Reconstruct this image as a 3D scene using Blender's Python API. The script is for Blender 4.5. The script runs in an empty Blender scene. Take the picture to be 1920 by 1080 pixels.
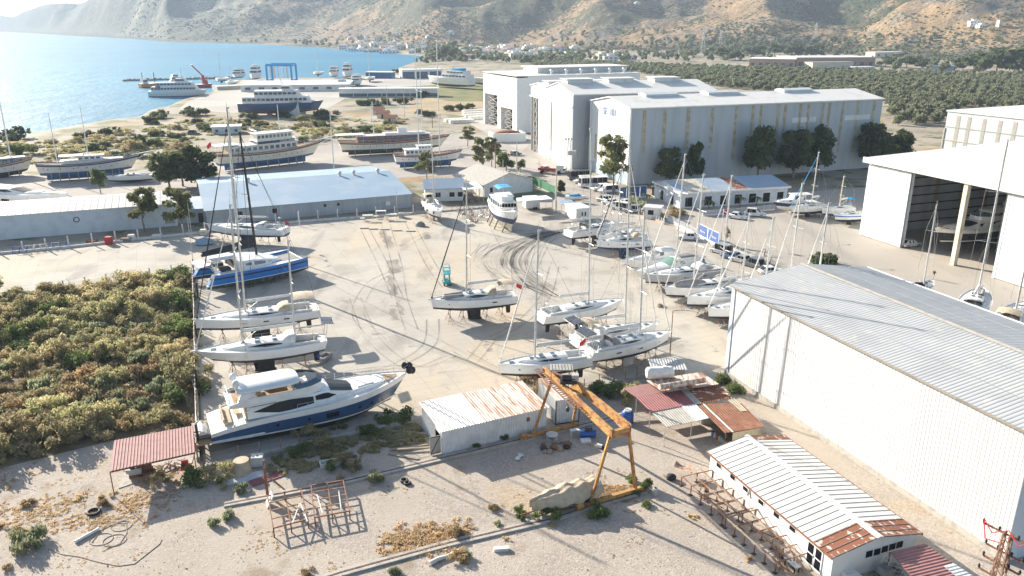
HAZE,EXPO=.00013,1.56
import bpy, math, random
import numpy as np
from mathutils import Vector, Matrix
SC=bpy.context.scene
COL=SC.collection
PI=math.pi
R=math.radians
rnd=random.Random(7)
# ------------------------------------------------------------------ camera model (pixels of the 1920x1080 photograph)
FPX,YH,CH=1480.0,45.0,40.0
PIT=math.atan((540-YH)/FPX)
def ray(x,y):
    a,b=(x-960)/FPX,-(y-540)/FPX
    c,s=math.cos(PIT),math.sin(PIT)
    return Vector((a,c+b*s,-s+b*c))
def at(x,y,z=0.0):
    """where the line of sight through a photo pixel meets the level z"""
    d=ray(x,y); t=(z-CH)/d.z
    return Vector((d.x*t,d.y*t,z))
def proj(q):
    vx,vy,vz=q[0],q[1],q[2]-CH
    c,s=math.cos(PIT),math.sin(PIT)
    yy=vy*c-vz*s; zz=vy*s+vz*c
    return 960+FPX*vx/yy,540-FPX*zz/yy
def hgt(x,y0,y1,z0=0.0):
    g=at(x,y0,z0); lo,hi=z0,z0+80
    for _ in range(50):
        m=(lo+hi)/2
        if proj((g.x,g.y,m))[1]>y1: lo=m
        else: hi=m
    return lo-z0
# ------------------------------------------------------------------ object helpers
def tag(o,label=None,cat=None,group=None,kind=None):
    if label: o['label']=label
    if cat: o['category']=cat
    if group: o['group']=group
    if kind: o['kind']=kind
    return o
def thing(name,label,cat,loc=(0,0,0),rz=0.0,group=None):
    o=bpy.data.objects.new(name,None); COL.objects.link(o)
    o.empty_display_size=.3
    o.location=loc; o.rotation_euler=(0,0,rz)
    return tag(o,label,cat,group)
def dup(root,loc,rz=0.0,label=None,group=None,scale=None):
    r=root.copy(); COL.objects.link(r); r.location=loc; r.rotation_euler=(0,0,rz)
    if scale is not None: r.scale=(scale,)*3 if not hasattr(scale,'__len__') else scale
    if label: r['label']=label
    if group: r['group']=group
    for ch in list(root.children):
        c=ch.copy(); COL.objects.link(c); c.parent=r
        for g in ch.children:
            d=g.copy(); COL.objects.link(d); d.parent=c
    return r
class MB:
    def __init__(s): s.v=[];s.f=[];s.m=[];s.sm=[]
    def add(s,vs,fs,mi=0,sm=False):
        b=len(s.v); s.v+= [tuple(v) for v in vs]
        for k,f in enumerate(fs):
            s.f.append([b+i for i in f]); s.m.append(mi[k] if isinstance(mi,(list,tuple)) else mi); s.sm.append(sm)
        return s
    def poly(s,pts,mi=0): return s.add(pts,[list(range(len(pts)))],mi)
    def b(s,x0,x1,y0,y1,z0,z1,mi=0):
        return s.add([(x0,y0,z0),(x1,y0,z0),(x1,y1,z0),(x0,y1,z0),(x0,y0,z1),(x1,y0,z1),(x1,y1,z1),(x0,y1,z1)],
          [(3,2,1,0),(4,5,6,7),(0,1,5,4),(1,2,6,5),(2,3,7,6),(3,0,4,7)],mi)
    def bar(s,p,q,w,h=None,mi=0,up=(0,0,1)):
        h=h or w; p=Vector(p);q=Vector(q);d=(q-p).normalized();u=Vector(up)
        if abs(d.dot(u))>.98: u=Vector((1,0,0))
        a=d.cross(u).normalized()*(w/2); c=a.cross(d).normalized()*(h/2)
        return s.add([p-a-c,p+a-c,p+a+c,p-a+c,q-a-c,q+a-c,q+a+c,q-a+c],[(0,1,2,3),(7,6,5,4),(0,4,5,1),(1,5,6,2),(2,6,7,3),(3,7,4,0)],mi)
    def tube(s,p,q,r,r2=None,n=6,mi=0,cap=True):
        r2=r if r2 is None else r2; p=Vector(p);q=Vector(q);d=(q-p).normalized()
        u=Vector((0,0,1)) if abs(d.z)<.95 else Vector((1,0,0))
        a=d.cross(u).normalized(); c=d.cross(a)
        vs=[];
        for k in range(n):
            t=2*PI*k/n; e=a*math.cos(t)+c*math.sin(t); vs.append(p+e*r)
        for k in range(n):
            t=2*PI*k/n; e=a*math.cos(t)+c*math.sin(t); vs.append(q+e*r2)
        s.add(vs,[(k,(k+1)%n,n+(k+1)%n,n+k) for k in range(n)],mi,n>5)
        if cap: s.add(vs,[list(range(n))[::-1],list(range(n,2*n))],mi)
        return s
    def path(s,pts,r,n=5,mi=0):
        for a,b in zip(pts[:-1],pts[1:]): s.tube(a,b,r,n=n,mi=mi,cap=False)
        return s
    def prism(s,poly,z0,z1,mi=0):
        n=len(poly)
        vs=[(p[0],p[1],z0) for p in poly]+[(p[0],p[1],z1) for p in poly]
        return s.add(vs,[list(range(n))[::-1],list(range(n,2*n))]+[(k,(k+1)%n,n+(k+1)%n,n+k) for k in range(n)],mi)
    def ext(s,prof,axis,a0,a1,mi=0,cap=True):
        """profile of (u,z) pairs pushed along 'x' or 'y' from a0 to a1"""
        n=len(prof); f=(lambda a,u,z:(a,u,z)) if axis=='x' else (lambda a,u,z:(u,a,z))
        vs=[f(a0,u,z) for u,z in prof]+[f(a1,u,z) for u,z in prof]
        s.add(vs,[(k,(k+1)%n,n+(k+1)%n,n+k) for k in range(n)],mi)
        if cap: s.add(vs,[list(range(n))[::-1],list(range(n,2*n))],mi)
        return s
    def loft(s,secs,mi=0,closed=True,caps=True,sm=False):
        n=len(secs[0]); vs=[p for q in secs for p in q]; fs=[]
        rng=range(n) if closed else range(n-1)
        for i in range(len(secs)-1):
            for k in rng: fs.append((i*n+k,i*n+(k+1)%n,(i+1)*n+(k+1)%n,(i+1)*n+k))
        s.add(vs,fs,mi,sm)
        if caps: s.add(list(secs[0])+list(secs[-1]),[list(range(n))[::-1],list(range(n,2*n))],mi)
        return s
    def ell(s,c,r,nu=10,nv=6,mi=0,z0=-1.0):
        vs=[];fs=[]
        for j in range(nv+1):
            p=math.asin(z0)+(PI/2-math.asin(z0))*j/nv
            for i in range(nu):
                t=2*PI*i/nu; vs.append((c[0]+r[0]*math.cos(p)*math.cos(t),c[1]+r[1]*math.cos(p)*math.sin(t),c[2]+r[2]*math.sin(p)))
        for j in range(nv):
            for i in range(nu): fs.append((j*nu+i,j*nu+(i+1)%nu,(j+1)*nu+(i+1)%nu,(j+1)*nu+i))
        return s.add(vs,fs,mi,True)
    def ring(s,c,rad,r,axis='z',n=14,mi=0,a0=0,a1=2*PI):
        pts=[]
        for k in range(n+1):
            t=a0+(a1-a0)*k/n; u,v=rad*math.cos(t),rad*math.sin(t)
            pts.append((c[0]+u,c[1]+v,c[2]) if axis=='z' else (c[0]+u,c[1],c[2]+v) if axis=='y' else (c[0],c[1]+u,c[2]+v))
        return s.path(pts,r,5,mi)
    def corr(s,p0,p1,up,pitch,depth,mi=0):
        """a ribbed sheet: from p0 to p1 along its width, swept by the vector up; ribs stand along the normal"""
        p0=Vector(p0);p1=Vector(p1);up=Vector(up);w=(p1-p0).length;d=(p1-p0)/w;nm=d.cross(up).normalized()*depth
        k=max(2,int(w/pitch)); vs=[];fs=[];pt=w/k
        prof=[]
        for i in range(k):
            prof+= [(i*pt,0),(i*pt+.45*pt,0),(i*pt+.62*pt,1),(i*pt+.83*pt,1)]
        prof.append((w,0))
        for t,h in prof:
            q=p0+d*t+nm*h; vs+=[q,q+up]
        fs=[(2*i,2*i+2,2*i+3,2*i+1) for i in range(len(prof)-1)]
        return s.add(vs,fs,mi)
    def build(s,name,mats,parent=None,loc=None,rz=None):
        me=bpy.data.meshes.new(name); me.from_pydata(s.v,[],s.f)
        if not isinstance(mats,(list,tuple)): mats=[mats]
        for m in mats: me.materials.append(m)
        me.polygons.foreach_set('material_index',s.m); me.polygons.foreach_set('use_smooth',s.sm); me.update()
        o=bpy.data.objects.new(name,me); COL.objects.link(o)
        if parent: o.parent=parent
        if loc is not None: o.location=loc
        if rz is not None: o.rotation_euler=(0,0,rz)
        return o
def raw(name,V,Fq,mat,sm=False,parent=None,midx=None):
    """quads / tris from numpy arrays"""
    me=bpy.data.meshes.new(name); V=np.asarray(V,np.float32); Fq=np.asarray(Fq,np.int32); k=Fq.shape[1]
    me.vertices.add(len(V)); me.vertices.foreach_set('co',V.ravel())
    me.loops.add(Fq.size); me.loops.foreach_set('vertex_index',Fq.ravel())
    me.polygons.add(len(Fq)); me.polygons.foreach_set('loop_start',np.arange(0,Fq.size,k,dtype=np.int32)); me.polygons.foreach_set('loop_total',np.full(len(Fq),k,np.int32))
    me.polygons.foreach_set('use_smooth',np.full(len(Fq),sm))
    for m in (mat if isinstance(mat,(list,tuple)) else [mat]): me.materials.append(m)
    if midx is not None: me.polygons.foreach_set('material_index',np.asarray(midx,np.int32))
    me.update(calc_edges=True); me.validate()
    o=bpy.data.objects.new(name,me); COL.objects.link(o)
    if parent: o.parent=parent
    return o
# ------------------------------------------------------------------ materials
def lin(r,g,b):
    f=lambda c:((c/255+.055)/1.055)**2.4 if c>10 else c/255/12.92
    return (f(r),f(g),f(b),1)
MATS={}
def mat(name,c,rough=.6,c2=None,sc=(1,1,1),ns=1.0,lo=.45,hi=.65,det=4,metal=0.0,c3=None,ns3=8.0,lo3=.5,hi3=.7,bump=0.0,bs=10.0,coat=0.0,rand=0.0,trans=0.0,coord='Object',spec=.5,emit=None):
    m=bpy.data.materials.new(name); m.use_nodes=True; nt=m.node_tree; N=nt.nodes; L=nt.links
    b=N['Principled BSDF']; b.inputs['Roughness'].default_value=rough; b.inputs['Metallic'].default_value=metal
    b.inputs['Specular IOR Level'].default_value=spec
    if coat: b.inputs['Coat Weight'].default_value=coat
    if len(c)==3: c=(*c,1)
    tc=N.new('ShaderNodeTexCoord'); mp=N.new('ShaderNodeMapping'); mp.inputs['Scale'].default_value=sc; L.new(tc.outputs[coord],mp.inputs[0])
    col=N.new('ShaderNodeRGB'); col.outputs[0].default_value=c; out=col.outputs[0]
    def layer(out,cc,s,l,h,d):
        if len(cc)==3: cc=(*cc,1)
        n=N.new('ShaderNodeTexNoise'); n.inputs['Scale'].default_value=s; n.inputs['Detail'].default_value=d; L.new(mp.outputs[0],n.inputs['Vector'])
        r=N.new('ShaderNodeMapRange'); r.inputs['From Min'].default_value=l; r.inputs['From Max'].default_value=h; r.interpolation_type='SMOOTHSTEP'; L.new(n.outputs['Fac'],r.inputs['Value'])
        x=N.new('ShaderNodeMix'); x.data_type='RGBA'; L.new(r.outputs[0],x.inputs['Factor']); L.new(out,x.inputs[6]); x.inputs[7].default_value=cc
        return x.outputs[2]
    if c2: out=layer(out,c2,ns,lo,hi,det)
    if c3: out=layer(out,c3,ns3,lo3,hi3,det)
    if rand:
        oi=N.new('ShaderNodeObjectInfo'); h=N.new('ShaderNodeHueSaturation')
        r=N.new('ShaderNodeMapRange'); r.inputs['To Min'].default_value=1-rand; r.inputs['To Max'].default_value=1+rand; L.new(oi.outputs['Random'],r.inputs['Value']); L.new(r.outputs[0],h.inputs['Value'])
        r2=N.new('ShaderNodeMapRange'); r2.inputs['To Min'].default_value=.5-.05*rand; r2.inputs['To Max'].default_value=.5+.05*rand
        mu=N.new('ShaderNodeMath'); mu.operation='MULTIPLY'; mu.inputs[1].default_value=7.31; L.new(oi.outputs['Random'],mu.inputs[0]); fr=N.new('ShaderNodeMath'); fr.operation='FRACT'; L.new(mu.outputs[0],fr.inputs[0])
        L.new(fr.outputs[0],r2.inputs['Value']); L.new(r2.outputs[0],h.inputs['Hue']); L.new(out,h.inputs['Color']); out=h.outputs[0]
    L.new(out,b.inputs['Base Color'])
    if bump:
        n=N.new('ShaderNodeTexNoise'); n.inputs['Scale'].default_value=bs; n.inputs['Detail'].default_value=3; L.new(mp.outputs[0],n.inputs['Vector'])
        bp=N.new('ShaderNodeBump'); bp.inputs['Strength'].default_value=bump; bp.inputs['Distance'].default_value=.1; L.new(n.outputs['Fac'],bp.inputs['Height']); L.new(bp.outputs[0],b.inputs['Normal'])
    if trans:
        t=N.new('ShaderNodeBsdfTranslucent'); L.new(out,t.inputs['Color']); ms=N.new('ShaderNodeMixShader'); ms.inputs[0].default_value=trans
        L.new(b.outputs[0],ms.inputs[1]); L.new(t.outputs[0],ms.inputs[2]); L.new(ms.outputs[0],N['Material Output'].inputs['Surface'])
    MATS[name]=m
    return m
m=mat
WHITE=m('white_paint',(.78,.78,.77),.45,(.66,.65,.62),ns=1.2,lo=.5,hi=.8)
GEL=m('gelcoat_white',(.79,.79,.78),.28,(.66,.65,.61),ns=.7,lo=.48,hi=.78,coat=.3,c3=(.62,.58,.5),ns3=3,lo3=.64,hi3=.85)
GELC=m('gelcoat_cream',(.72,.68,.58),.35,(.6,.55,.45),ns=.7,lo=.5,hi=.8)
GELG=m('gelcoat_grey',(.42,.42,.43),.3,(.38,.38,.39),ns=.7,coat=.3)
DECK=m('deck_white',(.70,.70,.68),.6,(.60,.59,.56),ns=2,lo=.5,hi=.75)
TEAK=m('teak',(.36,.25,.15),.7,(.27,.18,.10),sc=(1,14,1),ns=2)
NAVY=m('navy_hull',(.03,.085,.20),.22,(.035,.09,.19),ns=.6,coat=.4)
BLUE=m('blue_hull',(.015,.19,.56),.3,(.02,.16,.48),ns=.8,coat=.3)
ANTIB=m('antifoul_blue',(.03,.13,.30),.8,(.06,.15,.27),ns=1.6)
ANTIN=m('antifoul_navy',(.02,.035,.10),.8,(.04,.05,.10),ns=1.6)
ANTIK=m('antifoul_black',(.025,.025,.028),.8,(.07,.065,.06),ns=1.4,lo=.5,hi=.8)
ANTIT=m('antifoul_worn',(.035,.055,.06),.85,(.13,.15,.13),ns=1.1,lo=.45,hi=.7)
ANTIR=m('antifoul_red',(.22,.07,.05),.85,(.15,.07,.06),ns=.6)
STRN=m('stripe_navy',(.02,.03,.09),.4)
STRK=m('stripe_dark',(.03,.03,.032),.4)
GLASS=m('dark_glass',(.012,.014,.017),.2,spec=.2)
GLASSB=m('blue_glass',(.06,.11,.17),.1)
GLASSG=m('green_glass',(.16,.28,.22),.12)
ALU=m('aluminium',(.62,.62,.60),.4,(.5,.5,.48),ns=3,metal=.25)
STEEL=m('stainless',(.6,.6,.6),.3,metal=.6)
CARB=m('black_carbon',(.02,.02,.022),.4)
WIRE=m('rigging_wire',(.32,.32,.32),.5)
WIREK=m('rigging_dark',(.05,.05,.06),.6)
CANV=m('canvas_cream',(.52,.43,.31),.85,(.42,.34,.25),ns=2,lo=.4,hi=.7,bump=.3,bs=4)
CANVW=m('canvas_white',(.74,.73,.70),.8,(.62,.6,.56),ns=2)
CANVG=m('canvas_grey',(.27,.26,.25),.85,(.2,.19,.19),ns=2)
CANVB=m('canvas_blue',(.03,.30,.62),.8,(.04,.24,.5),ns=2)
CANVN=m('canvas_dark',(.03,.032,.04),.85)
SOLAR=m('solar_panel',(.05,.055,.07),.2,(.1,.1,.11),sc=(1,1,1),ns=6)
RED=m('red_paint',(.45,.03,.03),.5)
REDF=m('flag_red',(.6,.02,.03),.7)
ORNG=m('orange_paint',(.65,.2,.03),.5)
WOOD=m('varnished_wood',(.22,.07,.035),.4,(.16,.05,.025),sc=(1,8,1),ns=2)
WOODP=m('weathered_plank',(.33,.27,.21),.85,(.22,.18,.14),sc=(.4,6,1),ns=2)
WOODW=m('old_white_timber',(.62,.6,.56),.75,(.4,.3,.22),ns=1.2,lo=.55,hi=.8)
BLACK=m('black_rubber',(.02,.02,.02),.7)
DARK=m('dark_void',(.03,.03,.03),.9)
RUST=m('rusty_steel',(.24,.10,.055),.85,(.13,.06,.04),ns=3,c3=(.36,.2,.12),ns3=9)
RUSTL=m('pale_rusty_steel',(.38,.25,.18),.8,(.24,.11,.06),ns=2.5,lo=.42,hi=.6)
YEL=m('crane_yellow',(.50,.285,.09),.7,(.33,.13,.055),ns=1.3,lo=.46,hi=.62,c3=(.20,.09,.05),ns3=5,lo3=.55,hi3=.68)
GALV=m('galvanised_white',(.66,.68,.69),.5,(.55,.57,.58),ns=.6,c3=(.5,.42,.32),ns3=1.5,lo3=.66,hi3=.85)
GALVB=m('galvanised_wall',(.66,.66,.65),.55,(.58,.58,.58),sc=(.25,.25,.05),ns=1.2,lo=.4,hi=.8,c3=(.55,.48,.39),ns3=7,lo3=.62,hi3=.85)
ROOFG=m('metal_roof_grey',(.41,.425,.43),.7,(.37,.385,.39),ns=.25,c3=(.52,.5,.46),ns3=.7,lo3=.55,hi3=.8)
ROOFW=m('metal_roof_white',(.74,.72,.67),.5,(.58,.55,.5),ns=.3,lo=.5,hi=.8)
ROOFB=m('metal_roof_blue',(.25,.355,.46),.55,(.30,.39,.48),ns=.2,c3=(.34,.40,.45),ns3=1.2,lo3=.6,hi3=.75)
ROOFP=m('plain_roof_bluegrey',(.33,.41,.50),.55,(.40,.46,.52),ns=.4)
REDR=m('red_sheet_roof',(.30,.10,.10),.6,(.24,.08,.075),ns=1.5)
REDRL=m('faded_red_sheet',(.37,.185,.175),.7,(.31,.15,.14),ns=1.5)
RUSTR=m('rusty_sheet_roof',(.23,.095,.05),.8,(.30,.14,.08),ns=.8,c3=(.15,.06,.04),ns3=3)
RUSTM=m('half_rusted_sheet',(.62,.58,.53),.6,(.36,.17,.095),sc=(1.6,.22,1),ns=1.6,lo=.44,hi=.60,c3=(.52,.40,.30),ns3=5,lo3=.5,hi3=.7)
RUSTC=m('peeling_sheet',(.24,.09,.05),.8,(.66,.55,.45),sc=(.5,1,1),ns=2.6,lo=.56,hi=.62)
GREYR=m('grey_sheet_roof',(.40,.38,.34),.6,(.33,.31,.28),ns=1.5)
CORAL=m('blue_wall_cladding',(.40,.445,.48),.6,(.33,.375,.41),sc=(1,1,.12),ns=.5,lo=.4,hi=.75)
CLADG=m('grey_cladding',(.40,.43,.46),.6,(.32,.35,.38),sc=(1,1,.1),ns=.4,lo=.4,hi=.75,c3=(.47,.48,.47),ns3=1.5)
CLADP=m('pale_cladding',(.60,.63,.64),.55,(.52,.55,.56),sc=(1,1,.1),ns=.4)
PANELT=m('translucent_strip',(.30,.26,.19),.6,(.42,.37,.27),ns=.7,lo=.4,hi=.6)
CONC=m('concrete',(.42,.40,.36),.85,(.33,.31,.28),ns=1.5,bump=.2,bs=6)
CONCW=m('whitewashed_concrete',(.68,.67,.64),.8,(.55,.53,.49),ns=1.5)
PLAST=m('plaster_white',(.74,.73,.70),.8,(.66,.65,.61),ns=.6)
PLASTB=m('plaster_bluewhite',(.62,.67,.72),.8,(.55,.6,.66),ns=.6)
PLASTC=m('plaster_cream',(.66,.60,.48),.8,(.55,.49,.38),ns=.6)
TERRA=m('terracotta_tiles',(.42,.17,.10),.8,(.5,.25,.16),ns=2)
BRICKR=m('pinkish_brick',(.48,.30,.23),.85,(.4,.25,.2),ns=.5)
PLBLUE=m('blue_plastic',(.02,.09,.36),.4,(.03,.11,.32),ns=2)
PLWHITE=m('white_plastic',(.75,.75,.72),.4,(.65,.65,.62),ns=2)
PLGREY=m('grey_plastic',(.45,.45,.43),.6)
TYRE=BLACK
CARW=m('car_white',(.76,.76,.75),.25,coat=.6)
CARG=m('car_grey',(.10,.11,.12),.3,coat=.6)
CARB2=m('car_blue',(.04,.09,.2),.3,coat=.6)
CARS=m('car_silver',(.38,.39,.40),.3,metal=.3,coat=.6)
LAMPW=m('headlamp',(.7,.7,.68),.15)
SIGNB=m('sign_blue',(.07,.14,.36),.5)
TURQ=m('turquoise_paint',(.03,.32,.36),.5)
SKIN=m('skin',(.45,.27,.19),.6)
CLOTHN=m('cloth_navy',(.025,.03,.05),.9)
CLOTHT=m('cloth_khaki',(.42,.33,.22),.9)
CLOTHW=m('cloth_pale',(.5,.5,.5),.9)
HAIR=m('hair_dark',(.02,.015,.012),.7)
GREENM=m('green_mesh',(.03,.16,.08),.8,(.05,.2,.1),ns=3)
BRICK=m('earth_red',(.25,.10,.06),.9)
ROCK=m('rock',(.28,.26,.23),.9,(.20,.18,.16),ns=2,bump=.6,bs=3)
BARK=m('bark',(.20,.16,.12),.9,(.32,.28,.23),ns=3,bump=.5,bs=8)
def leaf(n,a,b,c=None,rand=.18,tr=.45,ns=.5):
    return mat(n,a,.75,b,ns=ns,lo=.4,hi=.62,c3=c,ns3=1.7,lo3=.6,hi3=.75,rand=rand,trans=tr,spec=.2)
LEUC=leaf('leaf_eucalyptus',(.15,.165,.075),(.22,.215,.10),(.27,.20,.10))
LDK=leaf('leaf_dark',(.08,.105,.045),(.125,.145,.065))
LGR=leaf('leaf_green',(.13,.175,.06),(.20,.235,.09))
LOLV=leaf('leaf_olive',(.17,.19,.115),(.25,.265,.165))
LSCR=leaf('leaf_scrub',(.40,.37,.195),(.54,.46,.275),(.27,.275,.145),rand=.35)
LYEL=leaf('leaf_dry',(.56,.44,.27),(.62,.46,.27),(.42,.37,.21),rand=.2,tr=.55)
LBRN=leaf('leaf_brown',(.33,.26,.15),(.42,.30,.16),(.24,.21,.11),rand=.25)
LSAGE=leaf('leaf_sage',(.27,.31,.19),(.36,.37,.22),(.20,.23,.12),rand=.2)
# ------------------------------------------------------------------ terrain
def vnoise(x,y,seed=0):
    xi=np.floor(x).astype(np.int64); yi=np.floor(y).astype(np.int64); fx=x-xi; fy=y-yi
    fx=fx*fx*(3-2*fx); fy=fy*fy*(3-2*fy)
    def h(a,b):
        n=(a*374761393+b*668265263+seed*1274126177)&0x7fffffff
        n=((n^(n>>13))*1274126177)&0x7fffffff
        return ((n^(n>>16))&0xffff)/65535.0
    return (h(xi,yi)*(1-fx)+h(xi+1,yi)*fx)*(1-fy)+(h(xi,yi+1)*(1-fx)+h(xi+1,yi+1)*fx)*fy
def fbm(x,y,o=5,seed=0,ridged=False):
    s=0;a=.5;t=0
    for k in range(o):
        n=vnoise(x,y,seed+k)
        if ridged: n=1-abs(2*n-1)
        s=s+a*n;t+=a;a*=.5;x=x*2.03+13.7;y=y*2.03+5.1
    return s/t
def sst(a,b,x):
    t=np.clip((x-a)/(b-a),0,1); return t*t*(3-2*t)
SEA=-1.0
def polar(pts):
    q=[at(x,y,SEA if y>50 else 0) for x,y in pts]
    a=[(math.atan2(v.x,v.y),math.hypot(v.x,v.y)) for v in q]; a.sort()
    return np.array([i[0] for i in a]),np.array([i[1] for i in a])
NA,NR=polar([(-420,345),(-260,318),(-120,292),(0,266),(60,250),(110,241),(160,232),(205,224),(262,219),(285,206),(318,199),(345,186),(395,174),(412,166),(432,152),(470,148),(560,146),(640,146),(700,139),(735,133),(770,120),(800,110.5)])
FA,FR=polar([(-500,58),(-300,58),(-120,58.5),(0,60),(110,66),(200,70.5),(318,79),(400,80.5),(480,82.5),(560,87),(640,93),(700,97.5),(770,103),(804,107)])
HA,HR=polar([(-400,54.5),(0,58.5),(110,64),(200,68),(318,77),(400,78),(500,79),(600,80),(700,83),(800,88),(900,91),(1000,94),(1100,96),(1200,97),(1350,99),(1500,101),(1600,104),(1680,112),(1800,118),(1920,122),(2300,130)])
def height(x,y):
    x=np.asarray(x,float);y=np.asarray(y,float)
    az=np.arctan2(x,y); r=np.hypot(x,y)
    rn=np.interp(az,NA,NR); rf=np.interp(az,FA,FR); rh=np.interp(az,HA,HR)
    hassea=az<NA[-1]
    wob=(vnoise(x/17,y/17,3)-.5)*3
    zn=SEA+np.clip((rn+wob-r)*.07,-5,1.0)
    zf=SEA+np.clip((r-rf)*.03,-5,2.2)
    z=np.where(hassea,np.maximum(zn,zf),0.0)
    d=np.maximum(r-rh,0)
    big=fbm(x/900+3.1,y/900+1.7,3,11,True); med=fbm(x/330,y/330,5,21,True); fine=fbm(x/70,y/70,4,31)
    slope=.16+.22*sst(.35,.8,big)+.10*(med-.5)
    # the low tan knoll at the right keeps gentler
    px=az/ .64
    h=d*slope*(.35+.65*sst(0,500,d))
    h=np.minimum(h,900*(1-np.exp(-h/900)))
    far=sst(2200,5200,r)
    h=h*(1-.30*far)
    amp=np.clip(d/260,0,1)*(1-.55*sst(1500,3000,r))
    h=h+amp*((med-.55)*62+(fine-.5)*9+(big-.5)*60)
    h=np.maximum(h,0)*sst(0,60,d)
    az_=np.degrees(az); cap=np.where(az_<-24.5,CH+r*(np.maximum(45-(50-(az_+34.5)*4.6),-6)+10*(vnoise(az_*1.1+40,az_*0+3,5)-.4))/1480*1.12,1e5); h=np.minimum(h,np.maximum(cap,0)*np.where(d>0,1,0)+2)
    h=np.where(hassea&(r<rf),0,h)
    return z+h
def hit(px,py):
    """march a line of sight to the terrain"""
    d=ray(px,py); t=np.geomspace(60,9000,1800); X=d.x*t;Y=d.y*t;Z=CH+d.z*t
    b=np.nonzero(Z<height(X,Y))[0]
    k=b[0] if len(b) else len(t)-1
    return Vector((X[k],Y[k],float(height(X[k],Y[k]))))
NAZ=520
az=np.linspace(R(-47),R(47),NAZ); rr=np.concatenate([np.geomspace(18,300,50)[:-1],np.geomspace(300,8200,340)])
A,RR=np.meshgrid(az,rr); X=RR*np.sin(A);Y=RR*np.cos(A);Z=height(X,Y)
V=np.stack([X,Y,Z],-1).reshape(-1,3)
I=np.arange(len(rr)*NAZ).reshape(len(rr),NAZ)
FQ=np.stack([I[:-1,:-1],I[:-1,1:],I[1:,1:],I[1:,:-1]],-1).reshape(-1,4)
mid=((RR>np.interp(A,HA,HR)+5)|((A<NA[-1])&(RR>np.interp(A,FA,FR)-60)&(RR>1250)))[:-1,:-1].reshape(-1)
# ---- ground shaders
def newmat(name):
    k=bpy.data.materials.new(name); k.use_nodes=True; N=k.node_tree.nodes; MATS[name]=k
    return k,N,k.node_tree.links,N['Principled BSDF']
class NT:
    """small helper for writing longer node graphs"""
    def __init__(s,name,rough=.9):
        s.m,s.N,s.L,s.b=newmat(name); s.b.inputs['Roughness'].default_value=rough; s.b.inputs['Specular IOR Level'].default_value=.25
        s.tc=s.N.new('ShaderNodeTexCoord').outputs['Object']
    def map(s,sc=(1,1,1),rot=0,loc=(0,0,0)):
        n=s.N.new('ShaderNodeMapping'); n.inputs['Scale'].default_value=sc; n.inputs['Rotation'].default_value=(0,0,rot); n.inputs['Location'].default_value=loc; s.L.new(s.tc,n.inputs[0]); return n.outputs[0]
    def noise(s,scale,det=4,v=None,rough=.55):
        n=s.N.new('ShaderNodeTexNoise'); n.inputs['Scale'].default_value=scale; n.inputs['Detail'].default_value=det; n.inputs['Roughness'].default_value=rough
        s.L.new(v or s.tc,n.inputs['Vector']); return n.outputs['Fac']
    def voro(s,scale,v=None,out='Distance'):
        n=s.N.new('ShaderNodeTexVoronoi'); n.inputs['Scale'].default_value=scale; s.L.new(v or s.tc,n.inputs['Vector']); return n.outputs[out]
    def ramp(s,v,a,b,lo=0.,hi=1.):
        n=s.N.new('ShaderNodeMapRange'); n.interpolation_type='SMOOTHSTEP'; n.inputs['From Min'].default_value=a; n.inputs['From Max'].default_value=b; n.inputs['To Min'].default_value=lo; n.inputs['To Max'].default_value=hi; s.L.new(v,n.inputs['Value']); return n.outputs[0]
    def math(s,op,a,b):
        n=s.N.new('ShaderNodeMath'); n.operation=op
        for i,k in enumerate((a,b)):
            if isinstance(k,(int,float)): n.inputs[i].default_value=k
            else: s.L.new(k,n.inputs[i])
        return n.outputs[0]
    def mix(s,f,a,b):
        n=s.N.new('ShaderNodeMix'); n.data_type='RGBA'
        if isinstance(f,(int,float)): n.inputs['Factor'].default_value=f
        else: s.L.new(f,n.inputs['Factor'])
        for i,k in ((6,a),(7,b)):
            if isinstance(k,tuple): n.inputs[i].default_value=(*k,1)[:4]
            else: s.L.new(k,n.inputs[i])
        return n.outputs[2]
    def bump(s,h,st,dist):
        n=s.N.new('ShaderNodeBump'); n.inputs['Strength'].default_value=st; n.inputs['Distance'].default_value=dist; s.L.new(h,n.inputs['Height']); s.L.new(n.outputs[0],s.b.inputs['Normal'])
    def done(s,c): s.L.new(c,s.b.inputs['Base Color']); return s.m
g=NT('dry_ground')
base=g.mix(g.ramp(g.noise(.02,5),.4,.6),(.36,.31,.25),(.30,.27,.22))
base=g.mix(g.ramp(g.noise(.05,5),.5,.62),base,(.17,.165,.085))
base=g.mix(g.ramp(g.noise(.13,5),.55,.68),base,(.10,.11,.05))
base=g.mix(g.ramp(g.noise(.035,4,g.map(loc=(40,9,0))),.56,.66),base,(.33,.22,.12))
GROUND=g.done(base); g.bump(g.noise(.6,6),.6,.5)
g=NT('hill_scrub')
soil=g.mix(g.ramp(g.noise(.006,5),.38,.6),(.27,.185,.105),(.34,.23,.125))
soil=g.mix(g.ramp(g.noise(.011,6,g.map(loc=(900,0,0))),.5,.62),soil,(.18,.155,.13))
dens=g.math('ADD',g.math('MULTIPLY',g.noise(.0035,5),.75),g.math('MULTIPLY',g.noise(.02,4),.35))
xs_=g.N.new('ShaderNodeSeparateXYZ'); g.L.new(g.tc,xs_.inputs[0]); dens=g.math('ADD',dens,g.ramp(xs_.outputs[0],-1600.,-100.,.22,0.))  # far-left haze put into the colour: thicker dark scrub mutes bright slopes
sp=g.voro(.16); thr=g.ramp(dens,.41,.71,.0,.95)
shr=g.math('GREATER_THAN',thr,sp)
green=g.mix(g.noise(.05,3),(.04,.05,.022),(.07,.075,.035))
c=g.mix(g.math('MULTIPLY',shr,.9),soil,green)
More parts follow.
